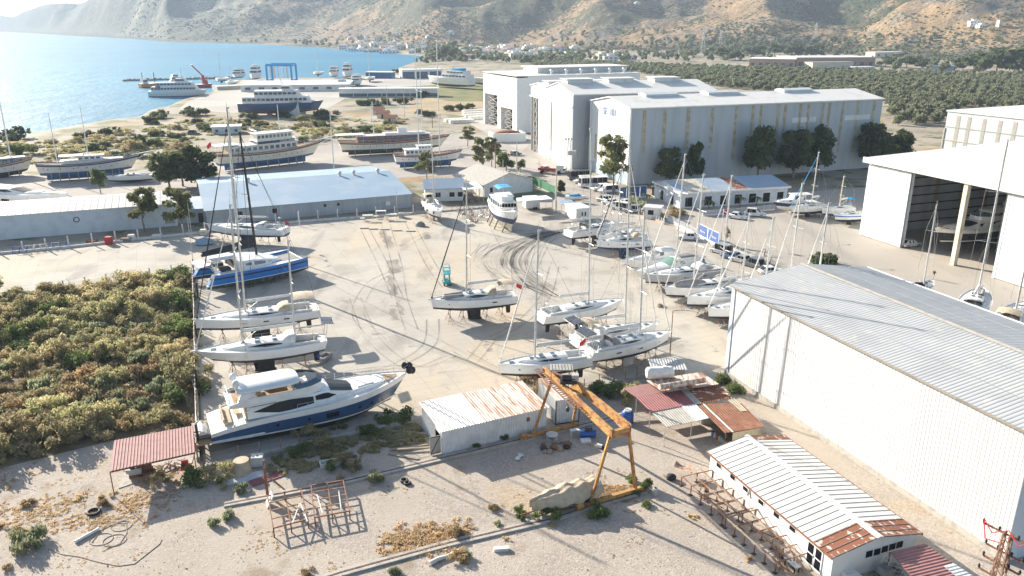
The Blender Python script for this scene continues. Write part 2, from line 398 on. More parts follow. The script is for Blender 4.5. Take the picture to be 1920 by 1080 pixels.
sp2=g.voro(.07); c=g.mix(g.math('MULTIPLY',g.math('GREATER_THAN',g.ramp(dens,.5,.8,0,.8),sp2),.85),c,(.04,.052,.024))
HILL=g.done(c); g.bump(g.noise(.045,8,rough=.65),1.0,10)
def submesh(name,mask,mat):
    f=FQ[mask]; u,inv=np.unique(f,return_inverse=True)
    return raw(name,V[u],inv.reshape(f.shape),mat,True)
zc=Z.reshape(-1)[FQ].max(1); ok=zc>-5.5
tag(submesh('ground',(~mid)&ok,GROUND),kind='structure')
tag(submesh('hills',mid&ok,HILL),kind='structure')
# ---- sea
g=NT('sea_water',.45); g.b.inputs['IOR'].default_value=1.33; g.b.inputs['Specular IOR Level'].default_value=.28
mp=g.map((1,.55,1),R(20))
w1=g.noise(.05,5,mp,.6); w2=g.noise(.35,4,mp,.6)
SEAM=g.done(g.mix(g.ramp(g.noise(.004,4),.35,.65),(.02,.17,.29),(.03,.21,.34)))
hh=g.math('ADD',g.math('MULTIPLY',w1,2.2),g.math('MULTIPLY',w2,.8)); g.bump(hh,.7,.8)
mb=MB(); mb.poly([(-9000,120,SEA),(3000,120,SEA),(3000,9500,SEA),(-9000,9500,SEA)])
tag(mb.build('sea',SEAM),kind='structure')
# ---- surface sheets laid on the ground, a few centimetres apart
def sheet(name,px,mat,z,kind='structure',sub=None):
    pts=[at(x,y,z) for x,y in px]; s=MB(); s.poly(pts); return tag(s.build(name,mat),kind=kind)
g=NT('gravel_yard')
base=g.mix(g.ramp(g.noise(.16,5),.35,.65),(.42,.36,.30),(.35,.30,.255))
base=g.mix(g.ramp(g.noise(.09,5,g.map(loc=(7,3,0))),.54,.68),base,(.40,.31,.20))
st=g.voro(6.5,None,'Color'); sepr=g.N.new('ShaderNodeSeparateColor'); g.L.new(st,sepr.inputs[0])
base=g.mix(g.ramp(sepr.outputs[0],.35,1.0,.0,.6),base,(.52,.47,.42))
base=g.mix(g.ramp(g.noise(2.6,3),.6,.7,0,.5),base,(.16,.14,.12))
base=g.mix(g.ramp(g.noise(.5,4,g.map(loc=(2,30,0))),.62,.75,0,.5),base,(.22,.19,.15))
base=g.mix(g.ramp(g.noise(.12,4,g.map((1,.3,1),R(15),(5,5,0))),.5,.66,0,.7),base,(.43,.375,.31)); base=g.mix(g.ramp(g.noise(.2,5,g.map(loc=(77,1,0))),.6,.72,0,.7),base,(.25,.19,.13))
GRAV=g.done(base); g.bump(g.noise(5.5,4,rough=.7),.5,.12)
g=NT('concrete_hardstanding')
base=g.mix(g.ramp(g.noise(.035,5),.35,.65),(.50,.465,.405),(.425,.395,.35))
base=g.mix(g.ramp(g.noise(.14,6,g.map(loc=(20,3,0))),.48,.68,0,.85),base,(.345,.315,.275))
base=g.mix(g.ramp(g.noise(.05,5,g.map((1,.25,1),R(52))),.5,.64,0,.75),base,(.54,.45,.335))
base=g.mix(g.ramp(g.noise(.25,5,g.map((1,.18,1),R(-28))),.54,.70,0,.6),base,(.26,.24,.22))
base=g.mix(g.ramp(g.noise(.22,3,g.map(loc=(88,3,0))),.66,.71,0,.65),base,(.21,.195,.18))
base=g.mix(g.ramp(g.noise(.9,3,g.map(loc=(8,53,0))),.68,.73,0,.65),base,(.14,.13,.12))
br=g.N.new('ShaderNodeTexBrick'); br.inputs['Scale'].default_value=.16; br.inputs['Mortar Size'].default_value=.006; br.inputs['Mortar Smooth'].default_value=.1; br.offset=0; br.inputs['Color1'].default_value=(1,1,1,1); br.inputs['Color2'].default_value=(.95,.95,.95,1); br.inputs['Mortar'].default_value=(.78,.78,.78,1)
g.L.new(g.map(rot=R(-24)),br.inputs['Vector'])
mu=g.N.new('ShaderNodeMix'); mu.data_type='RGBA'; mu.blend_type='MULTIPLY'; mu.inputs['Factor'].default_value=1; g.L.new(base,mu.inputs[6]); g.L.new(br.outputs['Color'],mu.inputs[7])
base=g.mix(g.ramp(g.noise(7,3),.3,.7,0,.22),mu.outputs[2],(.30,.28,.25))
CONCY=g.done(base); g.bump(g.noise(5,4),.15,.05)
g=NT('grey_yard')
base=g.mix(g.ramp(g.noise(.05,5),.35,.65),(.40,.365,.33),(.33,.305,.28))
base=g.mix(g.ramp(g.noise(.3,5),.55,.7,0,.6),base,(.25,.235,.22))
GREYY=g.done(base); g.bump(g.noise(3,4),.3,.1)
g=NT('road_surface')
base=g.mix(g.ramp(g.noise(.04,5),.35,.65),(.43,.385,.33),(.37,.34,.30))
base=g.mix(g.ramp(g.noise(.09,5,g.map((1,.12,1),R(63))),.5,.68,0,.6),base,(.27,.25,.235))
base=g.mix(g.ramp(g.noise(.5,5),.6,.74,0,.5),base,(.27,.25,.23))
ROAD=g.done(base); g.bump(g.noise(3,4),.2,.05)
g=NT('thicket_soil'); THSOIL=g.done(g.mix(g.ramp(g.noise(.4,5),.4,.6),(.12,.10,.06),(.19,.15,.09)))
g=NT('tan_field'); TAN=g.done(g.mix(g.ramp(g.noise(.08,6),.4,.62),(.40,.30,.18),(.31,.25,.16)))
g=NT('green_field'); GRF=g.done(g.mix(g.ramp(g.noise(.12,6),.4,.6),(.13,.15,.05),(.21,.19,.08)))
g=NT('pale_quay'); QUAY=g.done(g.mix(g.ramp(g.noise(.03,6),.4,.62),(.42,.395,.36),(.35,.33,.30)))
sheet('gravel_yard',[(-900,820),(-300,790),(0,770),(365,800),(372,866),(460,846),(1110,700),(1340,660),(2300,1000),(2400,1500),(960,1700),(-900,1500)],GRAV,.012)
sheet('back_yard',[(-400,455),(0,398),(385,360),(800,330),(1010,330),(1010,300),(930,255),(830,250),(640,268),(400,300),(150,335),(0,322),(-400,372)],GREYY,.012)
sheet('service_road',[(-500,520),(-100,480),(0,468),(385,432),(775,396),(1040,372),(1010,300),(925,256),(905,232),(940,232),(1000,262),(1120,338),(1205,378),(1500,360),(1640,350),(2100,330),(2400,620),(1850,590),(1300,700),(1060,500),(775,420),(385,450),(0,500)],ROAD,.024)
sheet('concrete_yard',[(-400,560),(0,474),(385,434),(775,399),(960,388),(1062,392),(1130,416),(1240,430),(1340,482),(1450,560),(1500,640),(1380,740),(1110,716),(800,790),(382,884),(364,505),(0,556),(-400,640)],CONCY,.036)
sheet('thicket_ground',[(-700,640),(-300,592),(0,556),(362,506),(370,800),(210,826),(0,878),(-300,930),(-800,930)],THSOIL,.03)
sheet('port_apron',[(335,205),(352,190),(395,176),(440,166),(455,150),(640,149),(740,140),(930,150),(930,162),(660,178),(610,205),(450,212)],QUAY,.02)
sheet('tan_field',[(748,212),(800,182),(920,165),(925,200),(905,225),(850,215)],TAN,.02)
sheet('green_field',[(720,165),(930,152),(930,190),(840,190),(770,172)],GRF,.03)
sheet('hangar_apron',[(880,232),(935,200),(1000,262),(980,285),(925,258)],QUAY,.044)
# tyre arcs burnt on the slab
k,N,L,b=newmat('tyre_rubber_smear'); b.inputs['Base Color'].default_value=(.10,.095,.09,1); b.inputs['Roughness'].default_value=.9
tr=N.new('ShaderNodeBsdfTransparent'); mx=N.new('ShaderNodeMixShader'); nz=N.new('ShaderNodeTexNoise'); nz.inputs['Scale'].default_value=.13; nz.inputs['Detail'].default_value=6
tc=N.new('ShaderNodeTexCoord'); L.new(tc.outputs['Object'],nz.inputs['Vector']); mr=N.new('ShaderNodeMapRange'); mr.inputs['From Min'].default_value=.30; mr.inputs['From Max'].default_value=.80; mr.inputs['To Max'].default_value=.55; L.new(nz.outputs['Fac'],mr.inputs['Value'])
L.new(mr.outputs[0],mx.inputs[0]); L.new(tr.outputs[0],mx.inputs[1]); L.new(b.outputs[0],mx.inputs[2]); L.new(mx.outputs[0],N['Material Output'].inputs['Surface'])
SMEAR=k
mb=MB()
def strip(pts,w,z):
    pts=[Vector((p[0],p[1],z)) for p in pts]
    for i in range(len(pts)-1):
        d=(pts[i+1]-pts[i]).normalized(); d2=(pts[min(i+2,len(pts)-1)]-pts[i]).normalized() if i+2<len(pts) else d
        n=Vector((-d.y,d.x,0))*w/2; n2=Vector((-d2.y,d2.x,0))*w/2
        mb.poly([pts[i]-n,pts[i+1]-n2,pts[i+1]+n2,pts[i]+n])
def spl(pts,n=16):
    P=[Vector((*p,0)) for p in pts]; out=[]
    for i in range(len(P)-1):
        p0=P[max(i-1,0)];p1=P[i];p2=P[i+1];p3=P[min(i+2,len(P)-1)]
        for k in range(n):
            t=k/n; out.append(.5*((2*p1)+(p2-p0)*t+(2*p0-5*p1+4*p2-p3)*t*t+(3*p1-p0-3*p2+p3)*t**3))
    out.append(P[-1]); return out
def gspl(px,n=10): return [at(p.x,p.y) for p in spl(px,n)]
zz=.05
for k in range(46):
    o=rnd.choice([rnd.uniform(-20,30),rnd.uniform(-60,70)]); e=rnd.uniform(-16,16); 
    px=[(1075+o*.3,428+e*.2+abs(o)*.1),(1010+o*.5,444+e*.3),(960+o,468+e*.4),(950+o,498),(985+o*.8,528+e),(1040+o*.4,556+e*.8)][:rnd.choice([4,5,6])]
    strip(gspl(px),rnd.uniform(.12,.34),zz); zz+=.0006
for px in ([(880,500),(905,470),(960,448),(1040,432)],[(740,470),(790,440),(860,430),(900,455),(870,490)],[(700,640),(660,590),(690,530),(760,500)],[(900,640),(960,610),(1010,560),(1030,500)],[(650,700),(720,690),(790,650),(800,600)],[(715,420),(735,500),(742,560),(760,620)],[(675,428),(710,500),(735,560)],[(760,418),(800,500),(830,540)],[(850,660),(930,700),(1000,690)],[(655,560),(690,640),(760,690),(830,670)],[(820,700),(860,690),(905,640)]):
    strip(gspl(px),.2,zz); zz+=.0006
    strip([p+Vector((1.7,.3,0)) for p in gspl(px)],.2,zz); zz+=.0006
for (x,y,w,l) in ((728,455,1.6,9),(738,500,2.2,8),(735,535,1.0,10),(840,525,1.4,2),(718,440,1.4,5),(800,442,1.2,6),(738,590,.9,5),(750,575,.5,8)):
    p=at(x,y); a=at(x-3,y-8); d=(p-a).normalized(); strip([p-d*l/2+Vector((math.sin(i*2.1)*.3,0,0))+d*l*i/6 for i in range(7)],w,zz); zz+=.0006
tag(mb.build('tyre_marks',SMEAR),kind='structure')
# ------------------------------------------------------------------ sky, sun, air, camera
SUNAZ,SUNEL=R(-47.5),R(21.5)
W=bpy.data.worlds.new('World'); SC.world=W; W.use_nodes=True
bg=W.node_tree.nodes['Background']; sk=W.node_tree.nodes.new('ShaderNodeTexSky'); sk.sky_type='NISHITA'; sk.sun_disc=False
sk.sun_elevation=SUNEL; sk.sun_rotation=SUNAZ; sk.dust_density=1.5; sk.air_density=1.0; sk.altitude=0
W.node_tree.links.new(sk.outputs[0],bg.inputs[0]); bg.inputs[1].default_value=.066
sd=Vector((math.sin(SUNAZ)*math.cos(SUNEL),math.cos(SUNAZ)*math.cos(SUNEL),math.sin(SUNEL)))
ld=bpy.data.lights.new('sun','SUN'); ld.energy=5.0; ld.angle=R(.5); ld.color=(1,.92,.79)
lo=bpy.data.objects.new('sun',ld); COL.objects.link(lo); lo.rotation_euler=(-sd).to_track_quat('-Z','Y').to_euler(); lo.location=(-60,60,120)
hz=bpy.data.materials.new('haze_air'); hz.use_nodes=True; N=hz.node_tree.nodes; L=hz.node_tree.links; N.remove(N['Principled BSDF'])
pv=N.new('ShaderNodeVolumePrincipled'); pv.inputs['Color'].default_value=(.52,.64,.80,1); pv.inputs['Density'].default_value=HAZE; pv.inputs['Anisotropy'].default_value=.12
L.new(pv.outputs[0],N['Material Output'].inputs['Volume'])
mb=MB(); mb.b(-8800,8800,-120,9300,-8,Z.max()+30)
tag(mb.build('haze',hz),kind='stuff')
cd=bpy.data.cameras.new('camera'); cam=bpy.data.objects.new('camera',cd); COL.objects.link(cam); SC.camera=cam
cd.sensor_width=36; cd.lens=36*FPX/1920; cd.clip_end=30000; cd.clip_start=.5
cam.location=(0,0,CH); cam.rotation_euler=(PI/2-PIT,0,0)
vs=SC.view_settings; SC.display_settings.display_device='sRGB'; vs.view_transform='Standard'; vs.look='None'; vs.exposure=EXPO; vs.gamma=1; vs.use_curve_mapping=False
cy=SC.cycles; cy.use_denoising=True; cy.max_bounces=6; cy.diffuse_bounces=3; cy.glossy_bounces=2; cy.transmission_bounces=3; cy.transparent_max_bounces=8; cy.volume_bounces=1; cy.sample_clamp_indirect=6
# ------------------------------------------------------------------ buildings
class Fr:
    """a rectangular footprint: a->b is the front, c lies behind a; local x runs along the front, y to the back"""
    def __init__(s,a,b,c,L=None,W=None):
        a=Vector((a.x,a.y,0));b=Vector((b.x,b.y,0));c=Vector((c.x,c.y,0))
        s.u=(b-a).normalized(); s.n=Vector((-s.u.y,s.u.x,0)); s.L=L or (b-a).length; s.W=W or (c-a).dot(s.n)
        s.loc=a; s.rz=math.atan2(s.u.y,s.u.x)
    def w(s,x,y,z=0): return s.loc+s.u*x+s.n*y+Vector((0,0,z))
    def loc2(s,p): d=Vector(p)-s.loc; return d.dot(s.u),d.dot(s.n)
    def on(s,px,py,y=0):
        """(x,z) on the plane at depth y seen at a photo pixel"""
        d=ray(px,py); o=Vector((0,0,CH)); t=((s.loc+s.n*y-o).dot(s.n))/d.dot(s.n); q=o+d*t; return (q-s.loc).dot(s.u),q.z
    def onx(s,px,py,x):
        d=ray(px,py); o=Vector((0,0,CH)); t=((s.loc+s.u*x-o).dot(s.u))/d.dot(s.u); q=o+d*t; return (q-s.loc).dot(s.n),q.z
    def thing(s,name,label,cat,group=None): return thing(name,label,cat,s.loc,s.rz,group)
    def zat(s,x,y,py):
        lo,hi=0,60
        for _ in range(45):
            m=(lo+hi)/2
            if proj(s.w(x,y,m))[1]>py: lo=m
            else: hi=m
        return lo
def gable(T,L,W,h,rise,wm,rm,oh=.25,wall_name='wall',roof_th=.14,ends=True):
    mb=MB(); mb.ext([(0,0),(W,0),(W,h),(W/2,h+rise),(0,h)],'x',0,L,0); w=mb.build(wall_name,wm,T)
    k=rise/(W/2); mb=MB(); z0=h-oh*k+.02
    mb.ext([(-oh,z0),(W/2,h+rise+.02),(W+oh,z0),(W+oh,z0+roof_th),(W/2,h+rise+.02+roof_th),(-oh,z0+roof_th)],'x',-oh,L+oh)
    return w,mb.build('roof',rm,T)
def wins(T,name,rects,m=None,fm=None,y=-.03,th=.05,frame=.07):
    """windows on the front plane (y=0), each its own part with a pane"""
    for x0,x1,z0,z1 in rects:
        f=MB(); f.b(x0-frame,x1+frame,y,y+th,z0-frame,z0); f.b(x0-frame,x1+frame,y,y+th,z1,z1+frame); f.b(x0-frame,x0,y,y+th,z0,z1); f.b(x1,x1+frame,y,y+th,z0,z1)
        o=f.build(name,fm or WHITE,T); p=MB(); p.b(x0,x1,y+.012,y+th-.004,z0,z1); p.build('pane',m or GLASS,o)
def winx(T,name,rects,x,sgn=1,m=None,fm=None,frame=.07):
    for y0,y1,z0,z1 in rects:
        a,b=(x+.003,x+.05) if sgn>0 else (x-.05,x-.003)
        f=MB(); f.b(a,b,y0-frame,y1+frame,z0-frame,z0); f.b(a,b,y0-frame,y1+frame,z1,z1+frame); f.b(a,b,y0-frame,y0,z0,z1); f.b(a,b,y1,y1+frame,z0,z1)
        o=f.build(name,fm or WHITE,T); p=MB(); p.b(min(a,b)+.006,max(a,b)-.012,y0,y1,z0,z1); p.build('pane',m or GLASS,o)
def text(s,size,m,parent,loc,rot,name='lettering',ext=.01,shear=0,ax='LEFT'):
    c=bpy.data.curves.new(name,'FONT'); c.body=s; c.size=size; c.extrude=ext; c.shear=shear; c.align_x=ax; c.materials.append(m)
    o=bpy.data.objects.new(name,c); COL.objects.link(o); me=bpy.data.meshes.new_from_object(o.evaluated_get(bpy.context.evaluated_depsgraph_get())); bpy.data.objects.remove(o); o=bpy.data.objects.new(name,me); COL.objects.link(o); o.parent=parent; o.location=loc; o.rotation_euler=rot; return o
# --- the big pale hangar at the right edge
he=hgt(1355,702,535); a=at(1375,535,he); b=at(1940,813.5,he); c=at(1622,502,he); F=Fr(a,b,c); T=F.thing('warehouse','long white ribbed metal warehouse with pale grey gable roof beside the prefab cabin','warehouse')
L,W=F.L,F.W; rise=F.zat(0,W/2,497)-he; FH=F; HWH=he
mb=MB(); mb.corr((0,0,.55),(L,0,.55),(0,0,he-.55),.37,.022); mb.build('side_wall',GALVB,T)
mb=MB(); mb.b(-.02,L+.02,-.12,.25,0,.55); mb.build('plinth',CONC,T)
mb=MB(); mb.poly([(0,.02,0),(0,W,0),(0,W,he),(0,W/2,he+rise),(0,.02,he)]); mb.poly([(L,.02,0),(L,W,0),(L,W,he),(L,W/2,he+rise),(L,.02,he)]); mb.b(0,L,W-.2,W,0,he); mb.build('end_wall',PLASTB,T)
for sg in (0,1):
    mb=MB(); y0=-.35 if not sg else W+.35; z0=he-.35*rise/(W/2)+.1
    if not sg: mb.corr((L+.3,y0,z0),(-.3,y0,z0),(0,W/2+.35,he+rise+.1-z0),.42,.022)
    else: mb.corr((-.3,y0,z0),(L+.3,y0,z0),(0,-(W/2+.35),he+rise+.1-z0),.42,.022)
    mb.build('roof_slope',ROOFG,T)
mb=MB(); mb.ext([(W/2-.35,he+rise+.10),(W/2,he+rise+.22),(W/2+.35,he+rise+.10)],'x',-.35,L+.35); mb.build('ridge_cap',GREYR,T)
mb=MB()
for f in (.33,.67):
    for s_ in (0,1): y_=(W/2)*f if not s_ else W-(W/2)*f; mb.bar((-.3,y_,he+rise*f+.145),(L+.3,y_,he+rise*f+.145),.05,.02)
mb.build('roof_lap',CLADG,T)
mb=MB(); mb.b(-.3,L+.3,-.46,-.36,he-.08,he+.03); mb.build('gutter',WOODP,T)
mb=MB(); mb.b(-.06,.55,-.10,.02,0,he-.1); mb.build('corner_flashing',PLASTB,T)
mb=MB(); mb.b(-.3,L+.3,W+.34,W+.5,he-.1,he+.12); mb.build('eave_trim',WHITE,T)
# --- prefab cabin with standing seams
hp=hgt(1332,892,847); a=at(1333,847,hp); b=at(1563,1042,hp); c=at(1480,823,hp); c2=at(1715,1002,hp); F=Fr(a,b,c,W=((c-a).length+(c2-b).length)/2); T=F.thing('prefab_cabin','long white prefab cabin with ribbed white roof rusting at its end','cabin')
L,W=F.L,F.W; FP=F; rise=F.zat(0,W/2,820)-hp
gable_w=MB(); gable_w.ext([(0,.15),(W,.15),(W,hp),(W/2,hp+rise),(0,hp)],'x',0,L); gable_w.build('wall',PLAST,T)
mb=MB(); mb.b(-.1,L+.1,-.1,W+.1,0,.15); mb.build('foundation',CONC,T)
k=rise/(W/2)
def slope(x0,x1,far,mt,nm,dz=.03,n0=0,n1=1):
    mb=MB(); y0,y1=-.3+n0*(W/2+.3),-.3+n1*(W/2+.3)
    if far: y0,y1=W-y0,W-y1
    zz=lambda y:hp+(y if not far else W-y)*k+dz
    mb.add([(x0,y0,zz(y0)),(x1,y0,zz(y0)),(x1,y1,zz(y1)),(x0,y1,zz(y1)),(x0,y0,zz(y0)+.05),(x1,y0,zz(y0)+.05),(x1,y1,zz(y1)+.05),(x0,y1,zz(y1)+.05)],[(3,2,1,0),(4,5,6,7),(0,1,5,4),(1,2,6,5),(2,3,7,6),(3,0,4,7)])
    return mb.build(nm,mt,T)
xs=L-1.9
for far in (0,1):
    slope(-.25,xs,far,ROOFW,'roof_panel'); slope(xs,L+.25,far,RUSTC,'rusty_roof_panel')['label']='peeling rusty roof panel'
slope(-.25,.7,1,RUSTC,'rusty_roof_panel',.05)['label']='rusty roof corner'
for far in (0,1):
    mb=MB(); n=int(L/.62)
    for i in range(n+1):
        x=-.2+(L+.4)*i/n; y0,y1=(-.3,W/2) if not far else (W+.3,W/2); mb.bar((x,y0,hp-.3*k+.1),(x,y1,hp+rise+.1),.022,.04)
    mb.build('roof_seam',GREYR,T)
mb=MB(); mb.ext([(W/2-.32,hp+rise+.06),(W/2,hp+rise+.17),(W/2+.32,hp+rise+.06)],'x',-.28,L+.28); mb.build('ridge_cap',GEL,T)
mb=MB(); mb.b(-.25,L+.25,-.38,-.3,hp-.12,hp+.03); mb.b(-.25,L+.25,W+.3,W+.38,hp-.12,hp+.03); mb.build('eave_gutter',RUST,T)
wr=[]
for px,py in ((1348,873),(1374,895),(1398,917),(1427,942),(1456,966),(1486,992)):
    x,z=F.on(px,py); wr.append((x-.35,x+.35,z-.2,z+.2))
wins(T,'window',wr)
x0,_=F.on(1512,1040); x1,_=F.on(1541,1060)
d=MB(); d.b(x0,x1,-.06,0,.15,2.15); d=d.build('double_door',WHITE,T); g_=MB(); dx=(x1-x0)/2
for i in range(2):
    for j in range(2): g_.b(x0+i*dx+.12,x0+(i+1)*dx-.12,-.075,-.06,.3+j*.95,1.12+j*.93)
g_.build('door_glass',GLASS,d); h_=MB(); h_.b(x0+dx-.1,x0+dx-.06,-.11,-.07,1.0,1.25); h_.build('handle',STEEL,d)
tr=MB(); 
x,z=F.on(1405,925); tr.bar((x-.25,-.03,z-.3),(x,-.03,z+.35),.07); tr.bar((x+.25,-.03,z-.3),(x,-.03,z+.35),.07); tr.bar((x-.25,-.03,z-.3),(x+.25,-.03,z-.3),.07); tr.build('vent_triangle',GREYR,T)
wr=[]
for px,py in ((1629,1038),(1644,1034),(1658,1029),(1672,1024.5),(1686,1020.5)):
    y,z=F.onx(px,py,L); wr.append((y-.33,y+.33,z-.3,z+.3))
winx(T,'end_window',wr,L)
# --- rusty roofed shed and its neighbour container
hs=hgt(835,853,808); a=at(829,808,hs); b=at(1025,763,hs); c=at(795,760,hs); F=Fr(a,b,c); FS=F
T=F.thing('storage_shed','low white ribbed shed with half rusted roof and open end door','shed'); L,W=F.L,F.W
mb=MB(); mb.corr((0,0,0),(L,0,0),(0,0,hs),.28,.04); mb.corr((L,0,0),(L,W,0),(0,0,hs),.28,.04); mb.corr((L,W,0),(0,W,0),(0,0,hs+.25),.28,.04)
mb.corr((0,W,0),(0,1.9,0),(0,0,hs),.28,.04); mb.b(-.02,.06,.5,1.9,2.0,hs); mb.corr((0,.5,0),(0,0,0),(0,0,hs),.25,.03); mb.build('wall',GALV,T)
mb=MB(); mb.b(.1,L-.1,.1,W-.1,.02,.05); mb.build('shed_floor',DARK,T)  # floor coloured near-black, the unlit interior put into its colour
mb=MB(); mb.corr((L*.40,-.25,hs+.05),(-.25,-.25,hs+.05),(0,W+.5,.3),.3,.045); mb.build('roof_sheet',ROOFW,T)
mb=MB(); mb.corr((L+.25,-.25,hs+.055),(L*.38,-.25,hs+.055),(0,W+.5,.3),.3,.045); mb.build('rusty_roof_sheet',RUSTM,T)['label']='rust streaked roof sheets'
mb=MB(); mb.b(-1.15,-.03,.40,.46,.1,2.0); mb=mb.build('open_door',GREYR,T); d=MB(); d.bar((-1.1,.37,.15),(-.1,.37,1.95),.06,.04); d.bar((-1.1,.37,1.95),(-.1,.37,1.95),.07,.05); d.bar((-1.1,.37,.15),(-.1,.37,.15),.07,.05); d.build('door_brace',DARK,mb)
mb=MB(); x,z=F.on(990,786); mb.b(x-.18,x+.18,-.06,0,z-.22,z+.22); mb.build('vent_box',RUST,T)
hc=hgt(1042,796.5,752); a=at(1042,796.5); b=at(1084.5,790); q=at(999,712,hc); F=Fr(a,b,q); FC=F
T=F.thing('shipping_container','narrow white container with streaked rusty roof behind the crane leg','container'); L,W=F.L,F.W
mb=MB(); mb.corr((0,0,.1),(L,0,.1),(0,0,hc-.1),.24,.04); mb.corr((0,W,.1),(0,0,.1),(0,0,hc-.1),.24,.04); mb.corr((L,0,.1),(L,W,.1),(0,0,hc-.1),.24,.04); mb.corr((L,W,.1),(0,W,.1),(0,0,hc-.1),.24,.04); mb.build('wall',GALV,T)
mb=MB(); mb.b(-.04,L+.04,-.04,W+.04,hc,hc+.05); mb.build('roof',RUSTM,T)
mb=MB(); mb.b(-.06,.03,-.06,.03,0,hc); mb.b(L-.03,L+.06,-.06,.03,0,hc); mb.b(0,L,-.05,.02,0,.12); mb.build('corner_post',DARK,T)
# --- the patched lean-to shelters
def q5(x,y,z): return at(1140+x/5.4,660+y/5.4,z)
def sheetpanel(T,name,q,m,pitch=.28,d=.035,lift=0):
    q=[Vector(v)+Vector((0,0,lift)) for v in q]; mb=MB(); p0,p1,p2,p3=q   # p0-p1 low edge, p3-p2 high edge
    w=max((p1-p0).length,(p2-p3).length); k=max(3,int(w/pitch)); V_=[];fs=[]
    nm=(p1-p0).cross(p3-p0).normalized(); nm*= d if nm.z>0 else -d
    i=0
    for j in range(k):
        for t,h in ((0,0),(.5,0),(.65,1),(.85,1)):
            s=(j+t)/k; V_+= [p0.lerp(p1,s)+nm*h,p3.lerp(p2,s)+nm*h]
    V_+=[p1,p2]; n=len(V_)//2
    mb.add(V_,[(2*i,2*i+2,2*i+3,2*i+1) for i in range(n-1)])
    vs=[p0,p1,p2,p3]; mb.add([v-Vector((0,0,.03)) for v in vs],[(3,2,1,0)])
    return mb.build(name,m,T)
org=q5(700,700,0); T=thing('patchwork_shelter','open workshop shelter patched from red, grey, white and rust brown roof sheets','shelter',(org.x,org.y,0))
rel=lambda v:Vector(v)-Vector((org.x,org.y,0))
def pan(name,pts,z,m,lab=None,lift=0):
    o=sheetpanel(T,name,[rel(q5(*p,zz)) for p,zz in zip(pts,z)],m,lift=lift)
    if lab: o['label']=lab
zf,zm,zb=2.2,2.45,2.65
pan('roof_sheet',[(285,460),(540,410),(410,320),(150,365)],(zm,zm,zb,zb),REDRL,'faded pinkish red sheet')
pan('roof_sheet',[(430,610),(878,522),(740,385),(280,458)],(zm-.05,zm-.05,zb-.05,zb-.05),REDR,'dark red sheet')
pan('roof_sheet',[(878,525),(950,520),(805,375),(738,385)],(zm,zm,zb,zb),GREYR)
pan('roof_sheet',[(955,518),(1258,468),(1130,332),(805,375)],(zm,zm,zb,zb),RUSTC,'rusty streaked sheet')
pan('roof_sheet',[(590,760),(888,702),(748,550),(430,606)],(zf,zf,zm-.1,zm-.1),GREYR,'grey ribbed sheet')
pan('roof_sheet',[(888,700),(1026,668),(888,525),(746,550)],(zf,zf,zm-.06,zm-.06),GALV,'white ribbed sheet')
pan('roof_sheet',[(1180,820),(1265,808),(965,528),(895,530)],(zf,zf,zm-.1,zm-.1),RUSTR,'brown rusted sheet')
pan('roof_sheet',[(1265,810),(1587,755),(1355,520),(965,525)],(zf,zf,zm-.08,zm-.08),RUSTR,'brown rusted sheet')
pan('roof_sheet',[(1345,604),(1410,596),(1280,470),(1208,488)],(zf+.14,zf+.14,zm,zm),PANELT,'pale translucent sheet',.02)
pan('roof_sheet',[(550,405),(1128,325),(940,203),(385,290)],(3.0,3.0,3.15,3.15),RUSTM,'raised sheet streaked with rust')
mb=MB(); p,q=rel(q5(965,525,zm)),rel(q5(1265,808,zf+.05)); mb.bar(p,q,.14,.08); mb.build('joint_strip',CONCW,T)
for px in ((563,955),(832,893),(415,795),(280,640),(1185,905)):
    p=rel(q5(*px,0)); mb=MB(); mb.tube(p,p+Vector((0,0,2.15)),.05,n=6); mb.build('post',ALU,T)
mb=MB()
p=[rel(q5(*v,z)) for v,z in (((1265,815),2.12),((1560,760),2.12))]; p0=[Vector((v.x,v.y,0)) for v in p]
mb.corr(p0[0],p0[1],(0,0,2.1),.25,.03); mb.build('end_wall',PANELT,T)
mb=MB(); pb=[rel(q5(1350,520,2.4)),rel(q5(965,525,2.4)),rel(q5(740,390,2.4))]; pb=[Vector((v.x,v.y,0)) for v in pb]
mb.corr(pb[1],pb[0],(0,0,2.25),.3,.03); mb.corr(p0[1],pb[0],(0,0,2.1),.3,.03); mb.corr(pb[2],pb[1],(0,0,2.2),.3,.03); mb.build('back_wall',GREYR,T)
for i,(cn,cm) in enumerate((('navy',PLBLUE),('grey',PLGREY),('brown',RUST),('pale yellow',CANV),('light blue',ROOFB),('tan',WOODP),('orange yellow',YEL))):
    p=q5(1062+i*23,850+i*17,0); T2=thing('jerrycan','%s jerrycan in the row under the brown shelter roof'%cn,'jerrycan',(p.x,p.y,0),FP.rz,'jerrycans under the shelter edge')
    mb=MB(); mb.ext([(-.16,0),(.16,0),(.16,.42),(.06,.52),(-.16,.52)],'y',-.13,.13); mb.build('body',cm,T2); mb=MB(); mb.tube((.1,0,.46),(.14,0,.56),.035,n=8); mb.build('cap',BLACK,T2); mb=MB(); mb.path([(-.12,0,.5),(-.1,0,.6),(.04,0,.6),(.06,0,.5)],.018); mb.build('handle',cm,T2)
